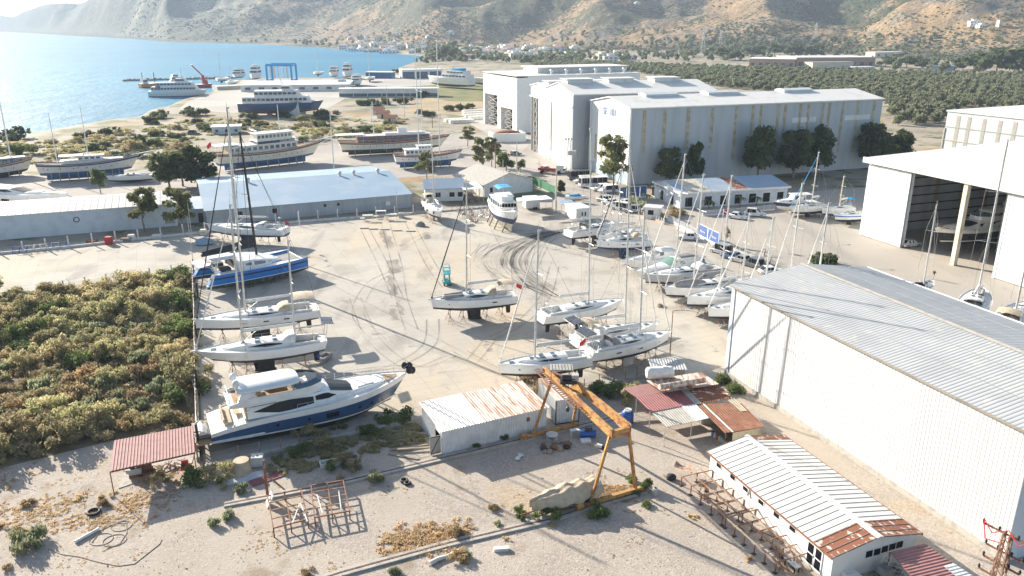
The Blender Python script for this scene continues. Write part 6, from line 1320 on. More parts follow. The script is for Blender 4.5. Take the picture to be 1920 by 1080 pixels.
# ------------------------------------------------------------------ ships and boats at the port
def ship(name,label,cat,bow,stern,B,hull_h,hullm,botm,decks,z0=SEA,winm=GLASSB,extra=None,sheer=.06,L=None,Td=1.0):
    loc,rz,L0=boatframe(bow,stern,z0+hull_h); L=L or L0; T=thing(name,label,cat,loc,rz); h=Hull(L,B,hull_h,Td,z0,tw=.85,rake=.08,sheer=sheer,bow=2.6,tm=.5,stripe=.4,full=.35)
    mb=MB(); h.mesh(mb,0,1,2); mb.build('hull',[botm,botm,hullm],T); mb=MB(); h.deck(mb,0,drop=.02); mb.build('deck',DECK,T)
    for x0,x1,w,za,hh_,n,m_ in decks:
        mb=MB(); za+=z0+hull_h; mb.loft([[(L*x0,-B*w,za),(L*x0,-B*w,za+hh_),(L*x0,B*w,za+hh_),(L*x0,B*w,za)],[(L*x1,-B*w*.9,za),(L*(x1-.04),-B*w*.8,za+hh_),(L*(x1-.04),B*w*.8,za+hh_),(L*x1,B*w*.9,za)]],closed=True); o=mb.build('superstructure',m_,T)
        if n:
            mb=MB()
            for i in range(n):
                x=L*(x0+(x1-x0-.05)*(i+.5)/n); wv=L*(x1-x0)/n*.34; y=B*w*.97+.1
                for sg in (1,-1): mb.b(x-wv,x+wv,sg*y-.25,sg*y+.12,za+hh_*.4,za+hh_*.78)
            mb.build('window',winm,o)
    return T,h,L
T,h,L=ship('passenger_ferry','white passenger ferry afloat off the pier with a blue and orange stern panel','ferry',(389,169),(279,171),9,3.2,GEL,ANTIR,[(.06,.86,.46,0,2.6,14,GEL),(.16,.80,.44,2.6,2.4,10,GEL),(.48,.68,.36,5.0,2.2,5,GEL),(.58,.62,.2,7.2,1.6,0,GEL)],L=None)
mb=MB(); mb.tube((L*.6,0,9),(L*.58,0,15),.2); mb.build('mast',WHITE,T); mb=MB(); mb.b(L*.17,L*.22,-4.4,-4.25,3.2,5.6); mb.build('blue_panel',SIGNB,T); mb=MB(); mb.b(L*.14,L*.17,-4.4,-4.25,3.2,5.6); mb.build('orange_panel',ORNG,T)
T,h,L=ship('fast_ferry','blue and white fast ferry ashore on blocks, dark window bands','ferry',(607,190),(447,193),11,3.6,BLUE if 0 else NAVY,ANTIR,[(.06,.86,.47,0,2.8,14,GEL),(.20,.74,.42,2.8,2.6,9,GEL),(.52,.66,.3,5.4,2.2,4,GEL)],z0=2.2,Td=1.4)
mb=MB(); mb.tube((L*.55,0,12),(L*.5,0,17),.25); mb.build('mast',WHITE,T); mb=MB(); [mb.b(L*x-1,L*x+1,-2.5,2.5,0,1.6) for x in (.15,.35,.55,.75)]; mb.build('keel_block',CONC,T)
T,h,L=ship('work_boat','orange-red work boat moored behind the ferry','work boat',(302,155),(262,157),7,2.8,ORNG,ANTIR,[(.1,.35,.35,0,3,4,PLAST)])
mb=MB(); [mb.tube((L*x,0,2),(L*x,0,9),.25) for x in (.15,.7)]; mb.build('mast',STRK,T)
T,h,L=ship('crane_barge','red barge carrying a long red crane jib behind the ferry','barge',(398,157),(366,158),8,2.2,RED,ANTIR,[(.5,.75,.25,0,3,0,RED)]); mb=MB(); mb.tube((L*.5,0,1),(L*.5,0,7),1,n=8); mb.bar((L*.5,0,6.5),(L*-.1,0,14),1.0,.8); mb.build('jib',RED,T)
T,h,L=ship('pilot_boat','cream cabin boat moored alongside the breakwater','boat',(345,149),(318,150),6,2,GELC,ANTIR,[(.1,.8,.4,0,2.2,6,GELC),(.2,.6,.35,2.2,1.8,4,GEL)])
# stone breakwater
mb=MB(); a=at(234,152,SEA);b=at(432,147,SEA); r2=random.Random(3)
for i in range(150):
    p=a.lerp(b,i/149); s=r2.uniform(1.2,2.6); mb.ell((p.x+r2.uniform(-2,2),p.y+r2.uniform(-3,3),SEA-.4),(s,s,s*.9),6,4,z0=-.4)
tag(mb.build('breakwater',ROCK),'long grey boulder breakwater reaching into the bay behind the ferry','breakwater')
# quay wall, barge dock
mb=MB(); a=at(408,172,SEA); b=at(455,170,SEA); F=Fr(a,b,a+Vector((0,14,0))); mb.b(0,F.L,0,14,SEA-2,2.2); tag(mb.build('dock_caisson',CONC,None,F.loc,F.rz),'grey concrete caisson dock at the root of the pier','dock')
# boats standing on the port apron
def port_boat(label,x,y,w,htop,kind='motor',rz=PI/2,L=16):
    p=at(x,y); B=w/FPX*p.length; T=thing('port_motor_yacht' if kind=='motor' else 'port_sailing_yacht',label,'motor yacht' if kind=='motor' else 'sailing yacht',(p.x,p.y,0),rz,'boats standing on the port apron')
    hh_=hgt(x,y,htop); z0=hh_*.16 if kind=='motor' else 2.0; fb=hh_*.25 if kind=='motor' else 1.4
    h=Hull(L,B,fb,.9,z0,tw=.85,rake=.06,bow=2.4,sheer=.05,full=.45); mb=MB(); h.mesh(mb,0,1,2); mb.v=[(-a_,b_,c_) for a_,b_,c_ in mb.v]; mb.build('hull',[ANTIN if kind=='motor' else ANTIB,GEL,GEL],T); mb=MB(); h.deck(mb,0); mb.v=[(-a_,b_,c_) for a_,b_,c_ in mb.v]; mb.build('deck',DECK,T)
    if kind=='motor':
        z=z0+fb
        for k,(x0,x1,wf,dz,hk) in enumerate(((.1,.66,.44,0,.24),(.15,.55,.40,.24,.2),(.25,.4,.3,.44,.1))):
            mb=MB(); mb.b(-L*x1,-L*x0,-B*wf,B*wf,z+hh_*dz,z+hh_*(dz+hk)); o=mb.build('superstructure',GEL,T)
            if k<2: mb=MB(); mb.b(-L*x1-.06,-L*x0+.06,-B*wf*.85,B*wf*.85,z+hh_*(dz+hk*.35),z+hh_*(dz+hk*.75)); mb.b(-L*x1*.96,-L*x0*1.1,-B*wf-.06,B*wf+.06,z+hh_*(dz+hk*.35),z+hh_*(dz+hk*.75)); mb.build('window',GLASS,o)
        mb=MB(); mb.tube((-L*.3,0,z+hh_*.5),(-L*.3,0,hh_*1.05),.12); mb.build('mast',WHITE,T)
    else: 
        mb=MB(); mb.tube((-L*.55,0,z0+1.2),(-L*.55,0,hh_),.22,.16,n=7); mb.build('mast',ALU,T); mb=MB(); mb.loft([[(-L*.3,-B*.25,z0+fb-.1),(-L*.3,0,z0+fb+.6),(-L*.3,B*.25,z0+fb-.1)],[(-L*.7,-B*.2,z0+fb-.1),(-L*.7,0,z0+fb+.4),(-L*.7,B*.2,z0+fb-.1)]],closed=False); mb.build('coachroof',DECK,T)
        mb=MB(); mb.b(-L*.6,-L*.4,-.3,.3,0,z0); mb.build('keel',ANTIN,T)
for lab,x,y,w,ht,kd in (('boxy white twin-deck boat at the quay edge, seaward of the blue travel lift',453,146,17,126,'motor'),('tall white yacht seen end-on just left of the blue travel lift',485,150,16,119,'motor'),('tall masted white yacht standing alone on the open apron',601,142,16,74,'sail'),('white yacht with dark windows, first of the pair end-on on the apron',630,144,15,121,'motor'),('tall white yacht with black mast top, second of the apron pair',655,146,16,115,'motor'),('low white motor yacht in front of the apron pair',645,163,15,146,'motor'),('white flybridge yacht beside the blue store, nearer than the pair',672,159,17,137,'motor'),('white sailing yacht with the tallest mast near the blue store',697,152,16,64,'sail'),('small white sailing boat with bare masts beside the caisson dock',423,154,18,98,'sail'),('pale sailing boat moored by the caisson dock wall',442,160,17,122,'sail')): port_boat(lab,x,y,w,ht,kd)
ship('port_superyacht','white tri-deck superyacht ashore in front of the blue-doored depot','yacht',(802,143),(884,148),9,4.2,GEL,ANTIN,[(.04,.62,.44,0,2.5,7,GEL),(.10,.52,.40,2.5,2.3,5,GEL),(.18,.40,.3,4.8,1.5,0,CANVB)],z0=2.2,Td=1.4)
ship('port_yacht','white low yacht ashore next to the white hangar roofline','yacht',(886,146),(940,147),8,3.4,GEL,ANTIN,[(.04,.6,.42,0,2.2,6,GEL)],z0=2.0)
# blue travel lift
p=at(502,157); q=at(548,157); wv=(q-p).length; T=thing('travel_lift','tall bright blue travelling boat lift with orange slings on the apron','boat lift',(p.x,p.y,0)); hL=hgt(525,157,122); dp=13
for x in (0,wv):
    for y in (0,dp): mb=MB(); mb.bar((x,y,1.2),(x,y,hL),1.1); mb.build('leg',CANVB,T); mb=MB(); mb.tube((x-.5,y,1),(x+.5,y,1),1,n=12); mb.build('wheel',BLACK,T)
mb=MB(); mb.bar((0,0,hL),(wv,0,hL),1.0,1.6); mb.bar((0,dp,hL),(wv,dp,hL),1.0,1.6); mb.build('cross_beam',CANVB,T); mb=MB(); mb.bar((0,0,2.2),(0,dp,2.2),.9,1.2); mb.bar((wv,0,2.2),(wv,dp,2.2),.9,1.2); mb.bar((0,0,hL-.4),(0,dp,hL-.4),.9); mb.bar((wv,0,hL-.4),(wv,dp,hL-.4),.9); mb.build('side_beam',CANVB,T)
mb=MB()
for x in (wv*.12,wv*.30,wv*.66,wv*.82):
    for y in (2,10): mb.bar((x,y,hL-1),(x,y,3.5),.25)
mb.build('sling',ORNG,T)
# ------------------------------------------------------------------ vegetation
def leafcloud(name,rng,lobes,per,size,mat,flat=.0,up=0.0):
    """many small leaf faces spread through lobes: (x,y,z,r[,squash])"""
    C=[];Nn=[]
    for lb in lobes:
        x,y,z,r=lb[:4]; sq=lb[4] if len(lb)>4 else .8; n=int(per*max(.3,r*r))
        d=rng.normal(size=(n,3)); d/=np.linalg.norm(d,axis=1)[:,None]; k=r*(rng.random((n,1))**.42)*(.8+.35*rng.random((n,1)))
        C.append(np.array([x,y,z])+d*k*np.array([1,1,sq])); Nn.append(d)
    C=np.concatenate(C);Nn=np.concatenate(Nn); n=len(C)
    q=Nn*.6+rng.normal(size=(n,3))*.7; q[:,2]+=.25; q/=np.linalg.norm(q,axis=1)[:,None]
    t=np.cross(q,rng.normal(size=(n,3))); t/=np.linalg.norm(t,axis=1)[:,None]; b=np.cross(q,t)
    if up: b=b*(1-up)+np.array([0,0,1.0])*up; b/=np.linalg.norm(b,axis=1)[:,None]
    s=size*(.6+.8*rng.random((n,1))); a=s*.5; bb=s*(.5+.35*rng.random((n,1)))*(1+up)
    V_=np.stack([C-t*a-b*bb*.2,C+t*a*.2-b*bb,C+t*a+b*bb*.2,C-t*a*.2+b*bb],1).reshape(-1,3)
    o=raw(name,V_,np.arange(4*n).reshape(n,4),mat); return o
NR_=np.random.default_rng(5)
def take(o): me=o.data; bpy.data.objects.remove(o); return me
def lobes_round(rng,n,R_,H_,z0,r0=.42):
    out=[]
    for i in range(n):
        a=rng.random()*2*PI; k=R_*.72*rng.random()**.5; z=z0+H_*(.15+.75*rng.random()); k*=1-.45*((z-z0)/H_-.35)**2*2
        out.append((k*math.cos(a),k*math.sin(a),z,R_*r0*(.7+.6*rng.random()),.85))
    return out
def trunk_mesh(mb,h,r,limbs,rr,lean=.06):
    pts=[Vector((0,0,-.15))]
    for i in range(1,5): pts.append(Vector((lean*h*(i/4)**1.5*rr.uniform(.4,1),rr.uniform(-.02,.02)*h,h*i/4)))
    for i in range(4): mb.tube(pts[i],pts[i+1],r*(1-.18*i),r*(1-.18*(i+1)),n=7,cap=False)
    for q in limbs:
        a=pts[rr.choice([2,3,4])]; b=Vector(q[:3]); m_=a.lerp(b,.5)+Vector((0,0,h*.04)); mb.tube(a,m_,r*.42,r*.3,n=5,cap=False); mb.tube(m_,b,r*.3,r*.08,n=5,cap=False)
TREES={}
def tree_variant(kind,v):
    k=(kind,v)
    if k in TREES: return TREES[k]
    rng=np.random.default_rng(hash(kind)%1000 if 0 else sum(map(ord,kind))*7+v); rr=random.Random(v*13+5)
    if kind=='euc': lb=lobes_round(rng,19,2.7,6.3,2.5,.30); h=5.0;lf=LEUC;per=120;sz=.38
    elif kind=='dark': lb=lobes_round(rng,27,3.9,6.6,1.5,.31); h=4.0;lf=LDK;per=100;sz=.46
    elif kind=='green': lb=lobes_round(rng,13,2.4,4.6,1.4,.42); h=3.0;lf=LGR;per=95;sz=.4
    elif kind=='olive': lb=lobes_round(rng,7,2.6,2.6,1.1,.46); h=1.8;lf=LOLV;per=26;sz=.75
    elif kind=='wood': lb=lobes_round(rng,11,3.4,6.5,1.5,.46); h=3.5;lf=LDK;per=22;sz=1.0
    elif kind=='cypress': lb=[(0,0,.8+i*.7,.85-.08*i,1.2) for i in range(9)]; h=3;lf=LDK;per=120;sz=.35
    elif kind=='dead': lb=lobes_round(rng,8,1.0,3.4,.8,.45); h=2.5;lf=LBRN;per=150;sz=.28
    else: lb=lobes_round(rng,6,1.0,1.4,.4,.5); h=.8;lf=LGR;per=150;sz=.22
    cm=take(leafcloud('crown',rng,lb,per,sz,lf)); mb=MB(); trunk_mesh(mb,h,.16 if kind!='dark' else .26,lb[:6],rr); tm=take(mb.build('trunk',BARK)); TREES[k]=(tm,cm); return TREES[k]
def tree(kind,v,loc,s,label,group=None,name=None,rz=None,parts=True,cat='tree'):
    tm,cm=tree_variant(kind,v); T=thing(name or 'tree',label,cat,loc,rnd.uniform(0,6.28) if rz is None else rz,group); T.scale=s if hasattr(s,'__len__') else (s,s,s)
    o=bpy.data.objects.new('crown',cm); COL.objects.link(o); o.parent=T
    if parts: o=bpy.data.objects.new('trunk',tm); COL.objects.link(o); o.parent=T
    return T
def tree_px(kind,v,bx,by,ytop,wpx,label,hn,wn,name=None,group=None,cat='tree'):
    p=at(bx,by); h=hgt(bx,by,ytop); w=wpx/FPX*(p-Vector((0,0,CH))).length
    return tree(kind,v,(p.x,p.y,0),(w/wn,w/wn,h/hn),label,group,name,cat=cat)
for a_ in (('dark',0,318,352,283,74,'big dark tree, seaward half of the clump by the long shed roof'),('dark',1,372,352,268,86,'big dark tree, taller half of the clump beside the boat shed roof'),('dark',2,343,349,275,66,'dark tree wedged in the middle of the clump behind the long shed')): tree_px(*a_,8.8,8.6,'broad_tree')
tree_px('euc',0,272,436,350,56,'slim grey-green eucalyptus in front of the long white-roofed shed',9.0,5.0,'eucalyptus')
tree_px('euc',1,344,440,345,62,'slim grey-green eucalyptus at the gap between the two long sheds',9.0,5.0,'eucalyptus')
tree_px('green',0,189,362,314,34,'small round green tree in front of the weathered schooner',6.4,5.6,'small_tree')
tree_px('euc',2,800,343,280,58,'grey-brown eucalyptus standing before the motor sailer',9.2,6.4,'eucalyptus')
for i,a_ in enumerate(((905,330,256,40,'tall bushy eucalyptus, nearest the gabled workshop'),(922,312,254,34,'eucalyptus just behind the tallest of the roadside row'),(949,327,278,40,'round leafy eucalyptus in the middle of the roadside row'),(976,324,297,22,'small young eucalyptus at the hangar end of the roadside row'),(877,274,236,32,'lone eucalyptus by the bow of the brown gulet'))): tree_px('euc' if i in (0,1,4) else 'green',i%3,*a_[:4],a_[4],9.0 if i in (0,1,4) else 6.4,5.0 if i in (0,1,4) else 5.0,'eucalyptus')
tree_px('euc',1,1150,362,245,72,'tall leafy eucalyptus in front of the blue-grey hangar gable',9.0,5.2,'eucalyptus')
for i,(px,yt,w,s_,lab) in enumerate(((1242,272,60,4,'low dark tree against the hangar wall, nearest its front corner'),(1287,262,44,4,'thin dark tree with open crown against the hangar wall'),(1402,222,70,5,'dense dark tree against the hangar wall, between the thin tree and the widest pair'),(1464,238,78,6,'wide dark tree of the pair behind the office roof'),(1512,230,70,5,'tallest dark tree of the pair behind the office roof'),(1612,220,74,5,'dark leaning tree at the far corner of the blue-grey hangar'))):
    q=FA_.w(FA_.on(px,300)[0],-s_,0); bx,by=proj(q); tree_px('dark',i%3,bx,by,yt,w,lab,8.8,8.6,'dark_tree')
tree_px('dark',1,1686,306,240,58,'round dark tree beyond the hangar corner, on its own',8.8,8.6,'dark_tree')
tree_px('dark',1,1052,364,336,20,'small dark tree beside the wooden utility pole',8.8,8.6,'small_tree')
tree_px('dead',0,1360,459,421,22,'browning narrow tree at the end of the banner fence',4.6,3.2,'dry_tree')
# palms by the office
def palm(px,py,h,label):
    p=at(px,py); T=thing('palm_tree',label,'palm',(p.x,p.y,0),0,'palms before the office'); mb=MB(); mb.tube((0,0,0),(0,0,h),.16,.13,n=7); mb.build('trunk',BARK,T); mb=MB()
    for k in range(16):
        a=k*2.4; up=.4+.7*((k*7)%5)/5; pts=[Vector((0,0,h))+Vector((math.cos(a)*r_,math.sin(a)*r_,up*r_-.55*r_*r_)) for r_ in (0,.5,1.0,1.5)]
        s=Vector((-math.sin(a),math.cos(a),0)); mb.loft([[q-s*w,q+Vector((0,0,.05)),q+s*w] for q,w in zip(pts,(.05,.2,.2,.02))],closed=False,caps=False)
    mb.build('crown',LGR,T)
for a_ in ((1181,376,3,'palm beside the blue banners, nearest the parked cars'),(1212,384,2.2,'palm by the office gable, in front of its first door'),(1328,392,1.8,'low palm before the second office door'),(1387,389,2.2,'palm between two office doors, middle of the office front'),(1418,387,2.0,'palm before the office door nearest the navy launch')): palm(*a_)
# olive grove
poly=[at(*p) for p in ((1000,117),(1180,122),(1400,131),(1500,133),(1700,139),(1800,142),(2000,142),(2150,205),(1905,204),(1790,206),(1745,240),(1660,235),(1655,192),(1350,165),(1180,134),(1000,126))]
def inside(x,y,P):
    c=False; j=len(P)-1
    for i in range(len(P)):
        if (P[i].y>y)!=(P[j].y>y) and x<(P[j].x-P[i].x)*(y-P[i].y)/(P[j].y-P[i].y)+P[i].x: c=not c
        j=i
    return c
xs=[p.x for p in poly];ys=[p.y for p in poly]; pts=[]; a_=R(14)
x=min(xs)
while x<max(xs):
    y=min(ys)
    while y<max(ys):
        q=(x+rnd.uniform(-1.6,1.6)+(3 if int(y)%2 else 0),y+rnd.uniform(-1.6,1.6))
        if inside(q[0],q[1],poly) and rnd.random()<.93: pts.append(q)
        y+=7.2
    x+=7.2
def vis(q,z=3): X_,Y_=proj((q[0],q[1],z)); return -20<X_<1940 and not(1100<X_<1650 and Y_>190)
pts=[q for q in pts if vis(q)]; pts.sort(key=lambda q:math.hypot(*q))
for i,q in enumerate(pts[:300]): s=rnd.uniform(.85,1.25); tree('olive',i%4,(q[0],q[1],0),s,'grey-green olive tree in the planted grove behind the hangars','olive trees in the grove','olive_tree',parts=i<60)
far=pts[300:]
def merge(name,kind,nvar,items,mat,kindtag='stuff',label=None):
    Vs=[];Fs=[];b=0
    for i,(x,y,z,s,a) in enumerate(items):
        me=tree_variant(kind,i%nvar)[1] if isinstance(kind,str) else kind[i%len(kind)]; n=len(me.vertices); co=np.empty(n*3,np.float32); me.vertices.foreach_get('co',co); co=co.reshape(-1,3)
        c_,s_=math.cos(a),math.sin(a); co=np.stack([co[:,0]*c_-co[:,1]*s_,co[:,0]*s_+co[:,1]*c_,co[:,2]],1)*s+np.array([x,y,z]); Vs.append(co); Fs.append(np.arange(n).reshape(-1,4)+b); b+=n
    o=raw(name,np.concatenate(Vs),np.concatenate(Fs),mat); return tag(o,kind=kindtag)
if far: merge('olive_grove','olive',4,[(x,y,0,rnd.uniform(.8,1.25),rnd.uniform(0,6)) for x,y in far],LOLV)
# wooded foot of the hills and village trees
wd=[]
def scat(n,px0,px1,py0,py1,s0,s1,out=wd):
    for _ in range(n):
        p=hit(rnd.uniform(px0,px1),rnd.uniform(py0,py1)); p.z>-.5 and out.append((p.x,p.y,p.z-.3,rnd.uniform(s0,s1),rnd.uniform(0,6)))
scat(170,640,1100,100,121,.6,1.1); scat(120,1060,1500,86,117,.6,1.1); scat(70,330,640,79,93,.8,1.4); scat(120,1270,1600,78,108,.9,1.5); scat(70,1080,1340,88,116,.7,1.3); scat(70,800,900,84,116,.8,1.4); scat(90,640,1080,62,100,.6,1.1); scat(60,900,1120,106,120,.6,1.0); scat(40,1660,1920,118,138,.8,1.3); scat(80,1080,1500,55,85,.6,1.1); scat(60,1480,1760,66,112,.5,1.0)
merge('woodland','wood',3,wd,LOLV)
for i,(x,y,yt,w) in enumerate(((1352,112,88,44),(1378,114,92,40),(1415,107,84,46),(1452,106,80,44),(1490,107,78,48),(1525,108,82,44),(1835,136,96,60),(1868,138,84,66),(1900,140,90,56),(1940,142,92,60),(1805,132,104,40),(1660,126,106,34),(1700,128,104,40),(1730,130,108,34))):
    p=at(x,y); h=hgt(x,y,yt); w_=w/FPX*p.length; lab=('dark broad tree behind the brick factories' if i<6 else 'large dark tree at the right edge below the tan knoll' if i<10 else 'dark tree between the villa and the blue barn'); tree('wood',i%3,(p.x,p.y,0),(w_/8,w_/8,h/8.8),lab,('trees behind the brick factories','big trees below the tan knoll','trees by the blue barn')[0 if i<6 else 1 if i<10 else 2],'broad_tree')
for i in range(14):
    p=hit(rnd.uniform(815,885),rnd.uniform(96,114)); tree('wood',i%3,(p.x,p.y,p.z-.2),rnd.uniform(1.0,1.9),'dark pine on the wooded point where the bay meets the village','pines on the wooded point','pine_tree')
# hillside scrub as real clumps
bl=[]
rg=np.random.default_rng(9)
sm=[]
for v in range(5):
    n=7; d=rg.normal(size=(n,3)); d[:,2]=abs(d[:,2])*.7; d/=np.linalg.norm(d,axis=1)[:,None]; t=np.cross(d,[0,0,1.]); t/=np.linalg.norm(t,axis=1)[:,None]; b=np.cross(d,t); C=d*np.array([1,1,.7])*.55
    sm.append(np.stack([C-t*.6-b*.5,C+t*.6-b*.5,C+t*.5+b*.55,C-t*.5+b*.55],1).reshape(-1,3))
cnt=0;Vs=[]
while cnt<15000:
    azs=rg.uniform(R(-30),R(36),4000); rs=900*np.exp(rg.random(4000)*1.25); X_=rs*np.sin(azs);Y_=rs*np.cos(azs); hh_=np.interp(azs,HA,HR); dens=fbm(X_/170,Y_/170,4,77)*.7+fbm(X_/45,Y_/45,3,78)*.4; ok=(rs>hh_+12)&(rg.random(4000)<sst(.42,.72,dens)); X_,Y_,rs=X_[ok],Y_[ok],rs[ok]; Zs=height(X_,Y_)
    for x,y,z,r in zip(X_,Y_,Zs,rs): s=rg.uniform(1.0,2.6)*(r/1100)**.5; Vs.append(sm[cnt%5]*s+np.array([x,y,z])); cnt+=1
Vs=np.concatenate(Vs); tag(raw('hillside_scrub',Vs,np.arange(len(Vs)).reshape(-1,4),LOLV),kind='stuff')
# bushes: a few shapes copied about
BUSH={}
def bush_mesh(kind,v):
    k=(kind,v)
    if k not in BUSH:
        rng=np.random.default_rng(v*31+sum(map(ord,kind)))
        if kind=='tam': lb=[(rng.normal()*1.0,rng.normal()*1.0,.25+rng.random()**1.5*1.7,.34+.4*rng.random(),.9) for _ in range(17)]; o=leafcloud('bush',rng,lb,430,.135,LSCR,up=.4)
        elif kind=='grn': lb=[(rng.normal()*.7,rng.normal()*.7,.3+rng.random()*.9,.5+.25*rng.random(),.9) for _ in range(9)]; o=leafcloud('bush',rng,lb,380,.17,LGR)
        elif kind=='brn': lb=[(rng.normal()*.7,rng.normal()*.7,.2+rng.random()*.7,.5+.25*rng.random(),.8) for _ in range(8)]; o=leafcloud('bush',rng,lb,330,.16,LBRN,up=.5)
        elif kind=='dry': lb=[(rng.normal()*.6,rng.normal()*.6,.1+rng.random()*.25,.4,.55) for _ in range(8)]; o=leafcloud('bush',rng,lb,300,.10,LYEL,up=.8)
        elif kind=='dkb': lb=[(rng.normal()*.9,rng.normal()*.9,.4+rng.random()*1.1,.6+.3*rng.random(),.85) for _ in range(9)]; o=leafcloud('bush',rng,lb,130,.34,LDK)
        elif kind=='sage': lb=[(rng.normal()*.5,rng.normal()*.5,.25+rng.random()*.6,.5,.9) for _ in range(9)]; o=leafcloud('bush',rng,lb,420,.14,LSAGE,up=.65)
        BUSH[k]=take(o)
    return BUSH[k]
def bush(kind,v,loc,s,label,group=None,name='bush',cat='bush'):
    o=bpy.data.objects.new(name,bush_mesh(kind,v)); COL.objects.link(o); o.location=loc; o.rotation_euler=(0,0,rnd.uniform(0,6.28)); o.scale=s if hasattr(s,'__len__') else (s,s,s*rnd.uniform(.8,1.15)); return tag(o,label,cat,group)
TP=[at(*p) for p in ((-420,640),(-150,585),(0,566),(352,514),(358,790),(300,800),(215,815),(0,866),(-300,925))]
xs=[p.x for p in TP];ys=[p.y for p in TP]; spots=[]
while len(spots)<300:
    q=(rnd.uniform(max(min(xs),-88),max(xs)),rnd.uniform(min(ys),max(ys)))
    if inside(q[0],q[1],TP) and all((q[0]-r_[0])**2+(q[1]-r_[1])**2>1.5**2 for r_ in spots):
        if -80<proj((q[0],q[1],1))[0]: spots.append(q)
n1=float(3)
for i,q in enumerate(spots):
    nz=float(fbm(np.array([q[0]/9.]),np.array([q[1]/9.]),3,5)[0])+rnd.uniform(-.12,.12)
    k,lab,gr=('grn','leafy bright green bush in the thicket','green bushes in the thicket') if nz>.60 else ('brn','dry brown bush in the thicket','brown bushes in the thicket') if nz<.28 else ('sage','wispy grey-green bush in the thicket','grey-green bushes in the thicket') if nz<.38 else ('dry','straw-coloured dry clump in the thicket','straw clumps in the thicket') if .5<nz<.525 else ('tam','feathery olive-yellow bush in the thicket','olive bushes in the thicket')
    s=rnd.choice([.5,.7,.85,1.0,1.15,1.4]); bush(k,i%4,(q[0],q[1],0),(s*rnd.uniform(.85,1.25),s,s*rnd.uniform(.65,1.2)),lab,gr,'thicket_bush')
# coastal scrub between yard and shore
CP=[at(*p) for p in ((-60,330),(0,275),(120,262),(240,236),(420,222),(640,222),(760,222),(745,262),(640,258),(420,245),(380,262),(300,300),(120,300))]
xs=[p.x for p in CP];ys=[p.y for p in CP];n=0;lst=[]
while n<95:
    q=(rnd.uniform(min(xs),max(xs)),rnd.uniform(min(ys),max(ys)))
    if inside(q[0],q[1],CP) and fbm(np.array([q[0]/22.]),np.array([q[1]/22.]),3,8)[0]>.42:
        k=rnd.choice(['dkb','grn','tam','tam','brn']); s=rnd.uniform(.7,1.6); bush(k,n%4,(q[0],q[1],0),(s*1.3,s*1.3,s*.8),{'dkb':'dark green bush in the coastal scrub behind the beached boats','tam':'pale olive bush in the coastal scrub behind the beached boats','brn':'dry brown bush in the coastal scrub behind the beached boats','grn':'leafy green bush in the coastal scrub behind the beached boats'}[k],{'dkb':'dark bushes of the coastal scrub','tam':'olive bushes of the coastal scrub','brn':'brown bushes of the coastal scrub','grn':'green bushes of the coastal scrub'}[k],'scrub_bush'); n+=1
gr_=[]
me_g=[take(leafcloud('g',np.random.default_rng(40+i),[(rnd.uniform(-2,2),rnd.uniform(-2,2),.15,.8,.4) for _ in range(6)],40,.4,LSCR,up=.4)) for i in range(3)]
for _ in range(420):
    q=(rnd.uniform(min(xs),max(xs)),rnd.uniform(min(ys),max(ys)))
    if inside(q[0],q[1],CP): gr_.append((q[0],q[1],0,rnd.uniform(.5,1.3),rnd.uniform(0,6)))
merge('coastal_scrub',me_g,3,gr_,LSCR)
for i,(x,y,s,k) in enumerate(((300,222,2.4,'dkb'),(282,232,2.2,'dkb'),(350,216,2.6,'dkb'),(372,216,2.4,'dkb'),(25,262,3,'dkb'),(40,290,2.8,'grn'),(255,275,2.6,'dkb'),(285,275,2.6,'grn'),(245,282,2.2,'tam'),(530,220,2.4,'dkb'),(600,222,2.6,'dkb'),(470,222,2,'dkb'),(700,198,2.2,'dkb'),(720,196,2.6,'dkb'),(755,195,2.2,'dkb'),(680,198,2.2,'dkb'),(790,182,2.2,'dkb'),(860,206,2,'dkb'),(842,208,1.8,'dkb'),(875,204,2,'dkb'),(800,217,2.2,'dkb'),(640,255,2.2,'tam'),(590,262,2.4,'tam'),(565,268,2.2,'grn'),(870,160,2,'dkb'),(885,161,1.8,'dkb'),(750,137,2.4,'dkb'))):
    p=at(x,y); bush(k,i%4,(p.x,p.y,0),(s,s,s*.75),'big rounded shrub standing clear of the scrub near the port and the beached boats','large shrubs near the port','shrub')
